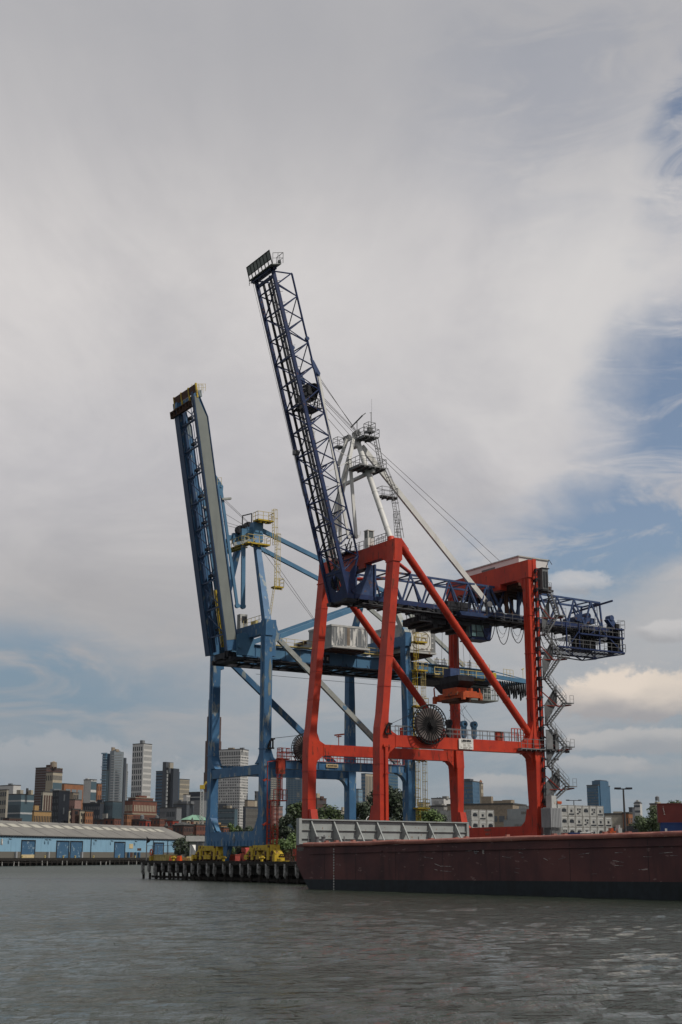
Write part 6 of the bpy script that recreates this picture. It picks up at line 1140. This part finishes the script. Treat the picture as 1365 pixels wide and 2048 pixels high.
b = MB(); x = k.ux(965.3, 2); b.tube((x, 2.5, k.z(1564)), (x, 2.5, k.z(1559.5)), 2.3, 12, .5); k.b('dome', 'b_orange', b)
k = B_('long tan concrete warehouse with bands of grey windows behind the red crane', 450, 897, 1029, 1056, 1609, 'b_tan', 24, group=g)
k.win('L', 9, 4, .72, .52, 'w_mid', v=(.0, .84)); k.win('R', 4, 4, .45, .52, 'w_dark', v=(0, .84))
k.top(966, 990, 1591, 'b_tan', 'upper_block', .2, 10); k.top(990, 1033, 1600, 'b_tan', 'upper_block', .2, 12); k.top(1008, 1033, 1598, 'b_tan', 'plant_room', .4, 6, k.z(1601)); k.top(897, 1030, 1607.5, 'b_brown', 'coping', -.01, 1, k.z(1609)); k.top(952, 962, 1605, 'b_white', 'roof_canopy', .2, 3)
k = B_('broad blue glass tower in two heights alone on the right skyline', 1300, 1180, 1203, 1227, 1571, 'g_blue', 35, group=g); k.win('L', 9, 26, .8, .55, 'g_teal', skip=.3); k.win('L', 9, 26, .2, .2, 'w_line', skip=.82); k.top(1191, 1224.5, 1561, 'g_blue', 'taller_shaft', .12, 30, GZ); k.top(1196, 1222, 1559.5, 'b_slate', 'plant_room', .2, 14, k.z(1562)); k.win('R', 9, 26, .8, .55, 'g_blue', skip=.3); k.win('R', 9, 26, .2, .2, 'w_line', skip=.8)
k = B_('pale yellow stucco warehouse behind the tall lamp mast on the right', 470, 1213, 1250, 1253, 1629, 'b_beige', 15, group=g); k.win('L', 1, 1, 1, 1, 'w_dark', u=(.25, .5), v=(.0, .35)); k.win('L', 3, 1, .25, .6, 'w_dark', u=(.05, .95), v=(.6, .75)); k.top(1231, 1252, 1622, 'b_beige', 'upper_floor', .5, 5)
k = B_('orange brick house attached right of the pale yellow warehouse', 468, 1250, 1262, 1270, 1627, 'b_orange', 30, group=g); k.win('L', 2, 3, .3, .4, 'w_dark'); k.win('R', 2, 3, .35, .4, 'w_dark')
k = B_('distant white balconied tower with a crowned roof right of the lamp mast', 1300, 1273.5, 1286, 1290, 1607, 'b_white', 25, group=g); k.win('L', 1, 10, 1, .4, 'b_dgrey'); k.top(1275, 1289, 1603, 'b_grey', 'crown', .1, 8); k.top(1278, 1285, 1600, 'b_white', 'plant_room', .1, 5, k.z(1603))
k = B_('plain dark grey block left of the white balconied tower', 1100, 1263, 1270, 1275, 1616, 'b_dgrey', 35, group=g)
k = B_('small cream roof with a wooden water tank behind the trees on the right', 520, 1306, 1318, 1334, 1609, 'b_cream', 30, group=g); k.top(1316, 1328, 1603, 'b_cream', 'tank_base', .2, 3); k.zt = k.z(1603); k.tank(1321.5, 1591, 8, 'b_grey', .3)
# red and brown low roofs right above the warehouse
def house(label, D, x0, xs, x1, yt, m, psi=35, hip=None, nx=5, nz=3, tower=None):
    D *= 1.27; k = B_(label, D, x0, xs, x1, yt, m, psi, name='brick_house', cat='house', group='low brick houses above the blue warehouse')
    k.win('R', nx, nz, .35, .5, 'w_dark', zlo=k.zt - nz * 3.4); 
    if xs - x0 > 6: k.win('L', max(2, nx // 2), nz, .35, .5, 'w_dark', zlo=k.zt - nz * 3.4)
    if hip:
        b = MB(); zt = k.zt + .5; zr = k.z(hip); a, c = k.Ll / 2, k.Lr / 2
        i = len(b.v); b.v += [V((-k.Ll - .6, -.6, zt)), V((.6, -.6, zt)), V((.6, k.Lr + .6, zt)), V((-k.Ll - .6, k.Lr + .6, zt)), V((-a, c * .7, zr)), V((-a, c * 1.3, zr))]; b.f += [(i, i + 1, i + 4), (i + 1, i + 2, i + 5, i + 4), (i + 2, i + 3, i + 5), (i + 3, i, i + 4, i + 5), (i + 3, i + 2, i + 1, i)]; k.b('hip_roof', 'b_roof' if hip > 1630 else 'b_copper', b)
    if tower:
        px, yt2, w = tower; x = k.ux(px, 2); r = w * D / F / 2; b = MB(); b.tube((x, 2, GZ), (x, 2, k.z(yt2 + 9)), r, 8); k.b('turret', m, b); b = MB(); b.tube((x, 2, k.z(yt2 + 9)), (x, 2, k.z(yt2)), r * 1.25, 8, .05); k.b('spire', 'b_roof', b)
    return k
house('tall orange and brown brick tenement nearest the black mid-rise', 600, 103, 116, 128, 1620, 'b_orange', 35, nx=1, nz=3)
house('cream fronted tenement joined to the orange brick one', 600, 124, 128, 140, 1621, 'b_cream', 40, nx=2, nz=3)
house('dark brown brick tenement with a blank front between the cream ones', 590, 138, 141, 157, 1619, 'b_brown', 40, nx=1, nz=1)
house('narrow cream tenement with paired windows right of the brown one', 590, 155, 157, 168, 1622, 'b_cream', 40, nx=2, nz=3)
house('orange brick corner tenement at the right end of the brick row', 590, 166, 168, 183, 1623, 'b_orange', 40, nx=4, nz=3)
house('low brown brick house with a white roof shed right of the tenements', 620, 184, 206, 214, 1640, 'b_brown', 30, nx=3, nz=2).top(202, 213, 1627, 'b_concrete', 'roof_shed', .3, 5)
house('low dark red brick house with a gabled neighbour', 600, 206, 226, 240, 1638, 'b_brick', 30, nx=4, nz=2)
house('tall red brick house below the ornate brown building', 640, 245, 252, 263, 1629, 'b_orange', 35, nx=3, nz=4)
house('weathered grey brick block carrying two round roof tanks', 640, 262, 278, 290, 1640, 'b_brown', 30, nx=4, nz=2).tank(282, 1629, 8, 'b_grey')
house('bright red windowless shed on the left of the brown brick hall', 560, 277, 290, 300, 1642, 'b_red', 30, nx=1, nz=1)
house('long brown brick hall with a dark roof slot', 600, 298, 318, 332, 1638, 'b_brick', 30, nx=6, nz=2).tank(312, 1630, 7, 'b_grey')
house('bright red windowless shed on the right of the brown brick hall', 560, 328, 344, 356, 1642, 'b_red', 30, nx=1, nz=1)
house('brown brick church with a small pointed turret', 540, 316, 334, 350, 1655, 'b_brick', 30, nx=5, nz=2, tower=(331, 1643, 7))
house('brown brick hall with a low grey hipped roof above the warehouse gable', 520, 344, 366, 386, 1652, 'b_brown', 30, hip=1644, nx=6, nz=2)
house('red brick hall with a round corner turret left of the blue crane', 530, 378, 392, 414, 1650, 'b_brick', 30, nx=7, nz=2, tower=(383, 1634, 6))
house('long civic building under a green copper roof left of the blue crane', 700, 360, 372, 420, 1641, 'b_tan', 35, hip=1629, nx=6, nz=2)
house('yellow brick house with a square tower seen between the blue crane legs', 520, 438, 442, 453, 1651, 'b_yellow', 40, nx=3, nz=2).top(434, 441, 1645, 'b_yellow', 'tower', .1, 4)
house('red brick gabled house between the blue crane legs', 480, 434, 447, 468, 1656, 'b_brick', 35, nx=4, nz=1)
house('low brown roofs beside the domed green shed at far left', 640, 2, 14, 40, 1637, 'b_brown', 30, nx=6, nz=2)
# construction crane mast in front of the very tall skyscraper
o = thing('tower_crane', 'thin lattice tower crane mast standing left of the far blue crane leg', 'tower crane', (at(404.5, 1600, 900).x, 900, GZ)); b = MB(); x = at(404.5, 1600, 900).x; zt = zat(1578, 900)
for dx_ in (-1, 1):
    for dy_ in (-1, 1): b.bar((x + dx_, 900 + dy_, GZ), (x + dx_, 900 + dy_, zt), .3)
for j in range(int((zt - GZ) / 2.4)): z = GZ + 2.4 * j; b.bar((x - 1, 899, z), (x + 1, 899, z + 2.4), .22); b.bar((x - 1, 899, z + 2.4), (x + 1, 899, z + 2.4), .2); b.bar((x + 1, 901, z), (x - 1, 901, z + 2.4), .22)
b.build('mast', 'offwhite', o, I4); b = MB(); b.bar((x, 900, zt), (x + 2.5, 900, zat(1563, 900)), 1.4, .8); b.bar((x + 2.5, 900, zat(1563, 900)), (x + 5, 900, zat(1580, 900)), .6); b.box(x - 1.5, x + 1.5, 898.5, 901.5, zt, zt + 2.5); b.build('jib', 'yellow', o, I4)

# ================================================================== trees
def leafmat(name, c, c2):
    m = bpy.data.materials.new(name); m.use_nodes = True; t = m.node_tree; n = t.nodes; l = t.links; p = n['Principled BSDF']; p.inputs['Roughness'].default_value = .6
    tcn = n.new('ShaderNodeTexCoord'); q = n.new('ShaderNodeTexNoise'); l.new(tcn.outputs['Object'], q.inputs['Vector']); q.inputs['Scale'].default_value = .8; q.inputs['Detail'].default_value = 6
    r = n.new('ShaderNodeMapRange'); l.new(q.outputs[0], r.inputs[0]); r.inputs[1].default_value = .35; r.inputs[2].default_value = .65
    x = n.new('ShaderNodeMix'); x.data_type = 'RGBA'; l.new(r.outputs[0], x.inputs[0]); x.inputs[6].default_value = (*c2, 1); x.inputs[7].default_value = (*c, 1); l.new(x.outputs[2], p.inputs['Base Color']); return m
LM = {'a': leafmat('leaf_green', (.062, .095, .026), (.028, .050, .016)), 'b': leafmat('leaf_bright_green', (.10, .155, .035), (.045, .085, .02)), 'c': leafmat('leaf_dark_green', (.030, .050, .020), (.016, .028, .012))}
def tree(label, px, yt, wpx, D, km='a', n=2600, leaf=.5, ybot=None, cat='tree', group='trees behind the wharf', name='tree', tall=.72):
    c = at(px, yt, D); zt = c.z; R = wpx * D / F / 2; H = zt - GZ; rng = random.Random(int(px * 7 + yt))
    o = thing(name, label, cat, (c.x, D, GZ), rng.uniform(0, 6), group)
    cz = zt - H * tall / 2; hz = H * tall / 2
    bl = []
    for k in range(17):
        a = rng.uniform(0, 6.28); rr = R * math.sqrt(rng.random()) * .8; zz = cz + hz * rng.uniform(-.85, .78); f = 1 - .25 * abs((zz - cz) / hz)
        bl.append((V((c.x + math.cos(a) * rr * f, D + math.sin(a) * rr * f, zz)), R * rng.uniform(.26, .46)))
    bl.append((V((c.x, D, zt - R * .33)), R * .36))
    b = MB(); b.tube((c.x, D, GZ), (c.x, D, cz - hz * .2), max(.12, H * .022), 8, max(.08, H * .014))
    for (p, r) in bl[:9]: q = V((c.x, D, GZ + H * rng.uniform(.22, .5))); b.tube(q, p, max(.06, H * .009), 5, .04)
    b.build('trunk', 'trunk', o, I4)
    b = MB(); tot = sum(r ** 2 for _, r in bl)
    for (p, r) in bl:
        for k in range(int(1.7 * n * r * r / tot)):
            d = V((rng.gauss(0, 1), rng.gauss(0, 1), rng.gauss(0, 1))).normalized(); q = p + d * (r * rng.uniform(.55, 1.12)) ; q.z = max(q.z, GZ + .3)
            s_ = leaf * 1.15 * rng.uniform(.5, 1.15); nrm = (d + V((rng.gauss(0, .55), rng.gauss(0, .55), rng.gauss(.25, .5)))).normalized(); a = nrm.orthogonal().normalized(); a.rotate(Matrix.Rotation(rng.uniform(0, 6.28), 3, nrm)); e = nrm.cross(a)
            b.quad(q - a * s_ * .5, q - e * s_ * .32, q + a * s_ * .5, q + e * s_ * .32)
    b.build('crown', LM[km], o, I4)
tree('tall dark tree left of the far red crane leg', 603, 1604, 62, 285, 'a', 3400, .62); tree('feathery tree with one spindly side branch left of the red leg', 578, 1628, 46, 275, 'c', 1900, .5)
tree('rounded dark tree between the red leg and the blue rear leg', 652, 1610, 76, 300, 'a', 3400, .62); tree('dark tree leaning against the left side of the blue rear leg', 682, 1640, 34, 290, 'c', 1500, .5)
tree('broad tree right of the blue rear leg', 722, 1604, 66, 300, 'c', 3000, .62); tree('tallest dark tree right behind the near red crane leg', 768, 1575, 96, 305, 'c', 4800, .7)
tree('dark tree behind the blue rear leg with the yellow ladder', 806, 1584, 62, 310, 'c', 2800, .62); tree('light green tree right of the yellow ladder', 848, 1614, 78, 290, 'b', 3200, .55); tree('small bush-like tree left of the far landside red leg', 878, 1628, 40, 300, 'c', 1500, .5)
tree('bright green bushy growth directly left of the barge bow', 586, 1668, 58, 262, 'b', 3000, .5, cat='bush', name='bush', tall=.95); tree('lower bright green bush by the wharf fence', 560, 1682, 44, 255, 'b', 1800, .45, cat='bush', name='bush', tall=.95); tree('dark green bush behind the red caged ladder', 556, 1652, 48, 280, 'c', 2200, .5, tall=.9, cat='bush', name='bush'); tree('dark undergrowth right beside the blue crane sill beam', 530, 1672, 40, 265, 'c', 1600, .45, tall=.95, cat='bush', name='bush')
tree('wide low dark tree right of the warehouse gable', 392, 1672, 62, 500, 'c', 1700, .9, tall=.9); tree('small dark tree behind the warehouse roof end', 362, 1680, 36, 500, 'c', 900, .8, tall=.9)
tree('dark tree line left of the near blue crane leg', 498, 1652, 46, 520, 'c', 1500, .9, tall=.9); tree('olive tree left between the blue crane legs', 462, 1646, 30, 560, 'b', 900, .9, tall=.9); tree('brown green tree above the red brick gables', 477, 1650, 26, 540, 'a', 800, .8, tall=.9)
for (px, yt, w, lb) in ((448, 1668, 50, 'dark shrubs under the left part of the blue crane gap'), (490, 1668, 50, 'dark shrubs under the right part of the blue crane gap'), (520, 1690, 60, 'dark hedge behind the right yellow bogies')): tree(lb, px, yt, w, 300, 'c', 1500, .5, tall=.97, cat='bush', name='bush')
tree('big round tree left of the maroon container', 1307, 1613, 66, 330, 'a', 4200, .55, tall=.88); tree('lower dark tree left of the big round one on the right', 1278, 1630, 52, 345, 'a', 2600, .5, tall=.9); tree('treetop showing above the maroon container', 1342, 1602, 60, 350, 'a', 2400, .6); tree('low dark hedge under the round tree on the right', 1266, 1646, 60, 335, 'c', 2000, .5, tall=.97, cat='bush', name='bush')

# ================================================================== containers
def stack_frame(px, D, a): return Matrix(((math.cos(a), -math.sin(a), 0, kx(px) * D), (math.sin(a), math.cos(a), 0, D), (0, 0, 1, 0), (0, 0, 0, 1)))
def make_reefer(fr, kind, label, pos, mcol='b_cont'):
    x, y, z = pos; o = thing('refrigerated_container', label, 'container', (x + 1.22, y + 6.1, z), 0, 'stacked white refrigerated containers', fr)
    b = MB(); b.box(x, x + 2.40, y, y + 12.19, z, z + 2.56); b.build('body', mcol, o, fr)
    b = MB()
    for (xa, xb, za, zb) in ((0, .12, 0, 2.56), (2.28, 2.4, 0, 2.56), (0, 2.4, 0, .14), (0, 2.4, 2.42, 2.56)): b.box(x + xa, x + xb, y - .06, y, z + za, z + zb)
    b.build('end_frame', mcol, o, fr)
    b = MB()
    if kind == 0: b.prism([(x + .45, y - .05, z + .95), (x + 1.95, y - .05, z + .95), (x + 1.9, y - .05, z + 1.45), (x + 1.55, y - .05, z + 1.75), (x + .85, y - .05, z + 1.75), (x + .5, y - .05, z + 1.45)], (0, .06, 0)); b.box(x + .6, x + .9, y - .07, y, z + 1.5, z + 1.7)
    elif kind == 1: b.box(x + .85, x + 1.5, y - .05, y, z + .95, z + 1.5); b.box(x + .3, x + 2.1, y - .05, y, z + .25, z + .55)
    else: b.box(x + .7, x + 1.1, y - .05, y, z + 1.3, z + 1.8); b.box(x + 1.3, x + 1.8, y - .05, y, z + .8, z + 1.2); b.box(x + .5, x + 1.2, y - .05, y, z + .4, z + .7); b.box(x + 1.4, x + 1.9, y - .05, y, z + 1.4, z + 1.75)
    b.build('cooling_unit', 'w_dark', o, fr)
    b = MB(); b.box(x + .3, x + 2.1, y - .045, y, z + 1.95, z + 2.3); b.build('panel', 'offwhite', o, fr); return o
M['b_cont'] = mat('white_container_paint', (.37, .375, .355), .6, c2=(.27, .275, .265), vs=1.4, dirt=(.22, .20, .17), wear=(.12, .08, .06), wamt=.25, ws=2.4)
M['b_contg'] = mat('grey_container_paint', (.30, .325, .33), .6, c2=(.26, .28, .285), vs=.8, bump=.4, wave=('Y', 2.0))
rowname = ['ground', 'second', 'third', 'fourth', 'topmost']; coln = ['first', 'second', 'third', 'fourth', 'fifth', 'sixth', 'seventh', 'eighth']
frA = stack_frame(1110, 335, D2R(35)); rr = random.Random(5); kinds = {(4, 0): 0, (4, 1): 0, (4, 2): 1, (4, 3): 2, (4, 4): 0, (4, 5): 2, (4, 6): 1, (3, 0): 0, (3, 1): 0, (3, 2): 0, (3, 3): 1, (3, 4): 2, (3, 5): 1, (3, 6): 1, (3, 7): 1}
for c_ in range(8):
    for r_ in range(5 if c_ < 7 else 4): make_reefer(frA, kinds.get((r_, c_), rr.randrange(3)), 'white refrigerated container end, %s column from the left, %s row of the long right stack' % (coln[c_], rowname[r_]), (2.5 * c_ + (.25 if c_ == 7 else 0), 0, GZ + 2.6 * r_))
frB = stack_frame(945, 338, D2R(35))
for c_ in range(3):
    for r_ in range(5 if c_ < 3 else 4):
        if r_ == 4 and c_ == 9: continue
        make_reefer(frB, (0, 1, 0)[c_] if r_ > 2 else rr.randrange(3), 'white refrigerated container end, %s column, %s row of the short left stack' % (coln[c_], rowname[r_]), (2.5 * c_, 0, GZ + 2.32 * r_) if False else (2.5 * c_, 0, GZ + 2.56 * r_ - .9))
def make_box(fr, label, pos, m, L_=12.19, txt=None, face='W'):
    x, y, z = pos; o = thing('shipping_container', label, 'container', (x + 1.22, y + L_ / 2, z), 0, 'stacked dry containers', fr); b = MB(); b.box(x, x + 2.42, y, y + L_, z, z + 2.55); b.build('body', m, o, fr)
    b = MB()
    for yy in (0, L_ - .14):
        for xx in (0, 2.28): b.box(x + xx - .02, x + xx + .16, y + yy - .02, y + yy + .16, z, z + 2.57)
    b.box(x - .02, x + .1, y, y + L_, z + 2.4, z + 2.57); b.box(x - .02, x + .1, y, y + L_, z, z + .14); b.build('corner_posts', m, o, fr)
    if txt: words('container_lettering', txt[0], txt[1], txt[2], o, fr, (x - .06, y + txt[3], z + txt[4]), (0, -1, 0))
    return o
frC = stack_frame(1085, 338, D2R(35))
for r_ in range(5): make_box(frC, ('pale grey long container, %s of the stack left of the landside crane leg' % rowname[r_]), (0, 0 if r_ == 4 else 1.5, GZ + 2.58 * r_ - .6), 'b_contg', txt=('R840', 1.0, 'fadedink', 6.0, 1.5) if r_ == 4 else ('SEALAND', .9, 'fadedink', 6.2, 1.0) if r_ == 3 else None)
M['c_maroon'] = mat('maroon_container', (.12, .025, .022), .6, c2=(.09, .02, .02), vs=.4, bump=.5, wave=('X', 1.9)); M['c_navy'] = mat('navy_container', (.012, .035, .12), .6, c2=(.01, .025, .09), vs=.4, bump=.5, wave=('X', 1.9))
frD = Matrix(((.985, .17, 0, kx(1321) * 212), (-.17, .985, 0, 212), (0, 0, 1, 0), (0, 0, 0, 1)))
for r_, (m_, lb) in enumerate((('c_navy', 'navy container at the bottom of the stack at the right edge'), ('c_navy', 'navy blue container under the maroon one at the right edge'), ('c_maroon', 'maroon container on top of the stack at the right edge'))):
    z = GZ + 2.9 * r_; o = thing('shipping_container', lb, 'container', (6.1, 1.2, z), 0, 'stacked dry containers', frD); b = MB(); b.box(0 + .3 * (r_ == 1), 12.19, 0, 2.42, z, z + 2.87); b.build('body', m_, o, frD)
    b = MB()
    for xx in (0.3 * (r_ == 1), 12.05): b.box(xx, xx + .16, -.03, .12, z, z + 2.89)
    b.box(.3 * (r_ == 1), 12.2, -.03, .1, z + 2.72, z + 2.89); b.box(.3 * (r_ == 1), 12.2, -.03, .1, z, z + .15); b.build('corner_posts', m_, o, frD)
    if r_ == 2: words('container_lettering', 'T', .34, 'peel', o, frD, (.85, -.04, z + 2.35), (1, 0, 0)); [words('container_lettering', ch, .3, 'peel', o, frD, (.88 + .04 * i, -.04, z + 2.05 - .27 * i), (1, 0, 0)) for i, ch in enumerate('EXTA')]
    if r_ == 1: b = MB(); b.box(.95, 1.25, -.05, 0, z + .2, z + 2.0); b.build('marking_plate', 'peel', o, frD)
def simple(name, label, cat, m, fn, group=None, fr=CR):
    b = MB(); fn(b); return tag(b.build(name, m, None, fr), label, cat, group)
# site huts and gear behind the barge
simple('storage_tank', 'blue steel tank container standing right of the grey lift house', 'container', 'c_navy', lambda b: (b.box(26.0, 28.0, -4.2, -2.4, GZ, 6.3), [b.box(26.0 + .24 * k, 26.06 + .24 * k, -4.26, -4.2, GZ, 6.2) for k in range(9)]))
simple('white_trailer', 'white van trailer roof behind the barge rim right of the containers', 'trailer', 'offwhite', lambda b: (b.box(30.5, 33.5, 8, 14, GZ + .9, 6.3), b.box(30.3, 30.5, 8.5, 13, GZ + .9, 5.6), [b.tube((30.4, t_, GZ + .5), (30.8, t_, GZ + .5), .5, 10) for t_ in (9.2, 12.6)]))
for (px, D, yt, w, lb) in ((1247, 205, 1578, 26, 'tall lamp mast with a flat twin head right of the blue glass tower'), (1148, 390, 1601, 26, 'distant lamp mast with a wide flat head above the white containers'), (1104, 245, 1520, 20, 'tall thin lamp mast rising through the crane stairs')):
    c = at(px, yt, D); o = thing('lamp_mast', lb, 'lamp post', (c.x, D, GZ), 0, 'lamp masts in the yard'); b = MB(); b.tube((c.x, D, GZ), (c.x, D, c.z), .24, 8, .12); b.build('pole', 'steeldark2', o, I4); hw = w * D / F / 2
    b = MB(); b.bar((c.x - hw, D, c.z), (c.x + hw, D, c.z), .16); b.box(c.x - hw - .3, c.x - hw + .6, D - .3, D + .3, c.z - .05, c.z + .22); b.box(c.x + hw - .6, c.x + hw + .3, D - .3, D + .3, c.z - .05, c.z + .22); b.build('lamp_head', 'dark', o, I4)
for (px, yt, w, m_, lb) in ((1224, 1656, 12, 'orange', 'orange machine part showing above the barge rim'), (1238, 1650, 7, 'offwhite', 'white tank trailer showing above the barge rim'), (1262, 1652, 24, 'dark', 'dark parked trucks beyond the barge rim at right')):
    c = at(px, yt, 230); hw = w * 230 / F / 2
    simple('yard_machine', lb, 'machine', m_, lambda b: (b.box(c.x - hw, c.x + hw, 229, 232, GZ + .8, c.z - .5), b.box(c.x - hw * .5, c.x + hw * .3, 229.3, 231.7, c.z - .5, c.z), [b.tube((c.x + s_ * hw * .6, 228.9, GZ + .55), (c.x + s_ * hw * .6, 229.4, GZ + .55), .5, 12) for s_ in (-1, 1)]), None, I4)
# ================================================================== gear on the crane wharf
def W(px, b_):      # y along the rails where column px crosses the line x = b_
    k = kx(px); ox, oy = CR @ V((b_, 0, 0)), None; p = CR @ V((b_, 0, 0)); d = CR.to_3x3() @ V((0, 1, 0)); return (k * p.y - p.x) / (d.x - k * d.y)
t1 = W(293, -1.8)
o = thing('flag_pole', 'thin grey pole with a small dark flag at the left end of the wharf', 'pole', (-1.8, t1, GZ), 0, None, CR); b = MB(); b.tube((-1.8, t1, GZ), (-1.8, t1, 6.4), .07, 6); b.build('pole', 'galv', o); b = MB(); b.prism([(-1.8, t1, 6.3), (-1.8, t1, 5.3), (-1.5, t1 - .5, 5.6), (-1.6, t1 - .7, 5.9)], (.03, 0, 0)); b.build('flag', 'ink', o)
o = thing('life_ring_post', 'orange life ring on a yellow stand at the left end of the wharf', 'life ring', (-1.6, W(303, -1.6), GZ), 0, None, CR); t2 = W(303, -1.6); b = MB(); b.box(-1.8, -1.4, t2 - .35, t2 + .35, GZ, 3.4); b.build('stand', 'yellow', o); b = MB(); b.disc_ring((-1.62, t2, 3.95), (1, 0, 0), .45, .11, 16); b.build('ring', 'orange', o)
ta, tb_ = W(309, -1.2), W(334, -1.2)
simple('steel_crate', 'sand yellow ribbed steel crate on the wharf left of the orange barriers', 'crate', 'paleyellow', lambda b: (b.box(-1.3, .5, tb_, ta, GZ, 3.5), [b.box(-1.4, -1.3, tb_ + (ta - tb_) * k / 8, tb_ + (ta - tb_) * k / 8 + .12, GZ, 3.6) for k in range(9)], b.box(-1.42, .6, tb_, ta, 3.5, 3.62)))
ta, tb_ = W(334, -.4), W(384, -.4)
simple('steel_beam', 'long sand yellow steel beam lying behind the orange barriers', 'beam', 'paleyellow', lambda b: (b.box(-.6, 0, tb_, ta, 2.75, 3.2), b.box(-.7, .1, tb_ + 1, tb_ + 1.4, GZ, 3.3), b.box(-.7, .1, ta - 1.4, ta - 1, GZ, 3.3)))
for (px, m_, lb) in ((345, 'barrier', 'left orange plastic barrier of the trio on the wharf'), (351.5, 'yellow', 'yellow barrier between two orange ones on the wharf'), (357.5, 'barrier', 'right orange plastic barrier of the trio on the wharf')):
    if m_ not in M: M['barrier'] = mat('orange_plastic', (.75, .10, .02), .5)
    t3 = W(px, -1.8); simple('traffic_barrier', lb, 'barrier', m_, lambda b: b.prism([(-2.05, t3 - .9, GZ + .01), (-1.55, t3 - .9, GZ + .01), (-1.7, t3 - .9, 3.45), (-1.9, t3 - .9, 3.45)], (0, 1.6, 0)), 'barriers on the wharf')
t4 = W(471, 2.0); M['skip'] = mat('faded_red_skip', (.55, .12, .10), .6)
simple('waste_skip', 'faded red open skip with sloping ribbed sides between the bogies', 'skip', 'skip', lambda b: (b.prism([(1.5, t4 - .9, GZ + .1), (1.5, t4 + .7, GZ + .1), (1.5, t4 + 1.0, 3.5), (1.5, t4 - 1.0, 3.5)], (.8, 0, 0)), [b.box(1.42, 1.5, t4 - .8 + .3 * k, t4 - .74 + .3 * k, GZ + .2, 3.45) for k in range(6)], b.box(1.42, 2.35, t4 - 1.05, t4 + 1.05, 3.5, 3.6)))
t5 = W(485, 4.0)
simple('forklift', 'bright red forklift-like machine standing behind the skip', 'machine', 'skip', lambda b: (b.box(4.0, 5.0, t5 - .6, t5 + .8, 3.1, 3.8), b.box(4.1, 4.9, t5 - .7, t5 + .5, 4.0, 4.6), b.box(4.0, 5.1, t5 - 1.1, t5 - .7, GZ + .3, 4.4), b.box(4.2, 4.4, t5 + .2, t5 + .4, 3.8, 4.0), [b.tube((3.9, t5 + s_, GZ + .4), (4.2, t5 + s_, GZ + .4), .36, 12) for s_ in (-.5, .6)]))
t6 = W(578, 1.5); simple('pallet_fence', 'rusty mesh fence panels at the right end of the visible wharf', 'fence', 'rust', lambda b: (b.rail([(1.5, t6 + 2.5, GZ), (1.5, t6 - 2.5, GZ)], 1.6, .05, .5), b.rail([(.2, t6 + .5, GZ), (.2, t6 - 2.5, GZ)], 1.0, .05, .5)))
t6 = W(562, -.6); simple('yellow_crate', 'small yellow steel crate right of the right-hand bogies', 'crate', 'yellow', lambda b: (b.box(-.9, -.3, t6 - .4, t6 + .4, GZ, 3.05), b.box(-.95, -.25, t6 - .45, t6 - .35, GZ, 3.2), b.box(-.95, -.25, t6 + .35, t6 + .45, GZ, 3.2)))
ta, tb_ = W(294, 2.0), W(384, 2.0)
simple('chain_link_fence', 'thin wire fence with posts along the left end of the wharf', 'fence', 'galv', lambda b: ([b.bar((2, ta + (tb_ - ta) * k / 8, GZ), (2, ta + (tb_ - ta) * k / 8, 5.1), .05) for k in range(9)], b.bar((2, ta, 5.05), (2, tb_, 5.05), .045), [b.bar((2, ta + (tb_ - ta) * k / 40, GZ), (2, ta + (tb_ - ta) * k / 40, 3.7), .03) for k in range(18, 40)]))
t7 = W(397, 9)
simple('switch_cabinet', 'grey steel cabinet behind the left yellow bogies', 'cabinet', 'galv', lambda b: (b.box(9, 11, t7 - 1.4, t7 + 1.1, GZ, 5.6), b.box(8.9, 11.1, t7 - 1.5, t7 + 1.2, 5.6, 5.75), b.box(8.95, 9, t7 - .1, t7, GZ, 5.5)))
simple('tarpaulin_tent', 'white tarpaulin covered heap beside the warehouse corner', 'tarpaulin', 'signwhite', lambda b: b.prism([(14, W(379, 14), GZ), (14, W(391, 14), GZ), (14, W(391, 14), 4.2), (14, W(385, 14), 5.2), (14, W(380, 14), 5.3)], (4, 0, 0)))
c = at(374, 1672, 420); c2 = at(416, 1672, 420); simple('shed', 'low dark shed with a white flat roof right of the warehouse', 'shed', 'b_white', lambda b: (b.box(c.x, c2.x, 418, 432, c.z - 1.6, c.z), b.box(c.x + 1, c2.x, 420, 430, GZ, c.z - 1.6)), None, I4)
# ================================================================== haze
hz = MB(); hz.box(-6000, 6000, -350, 9000, -2.2, 262); hzm = bpy.data.materials.new('haze'); hzm.use_nodes = True; hn_ = hzm.node_tree.nodes; hn_.clear()
pv = hn_.new('ShaderNodeVolumePrincipled'); pv.inputs['Color'].default_value = (.80, .86, .93, 1); pv.inputs['Density'].default_value = 0.00002; pv.inputs['Anisotropy'].default_value = 0.2
ho_ = hn_.new('ShaderNodeOutputMaterial'); hzm.node_tree.links.new(pv.outputs[0], ho_.inputs['Volume'])
hob = hz.build('haze', hzm, None, I4); stuff(hob)
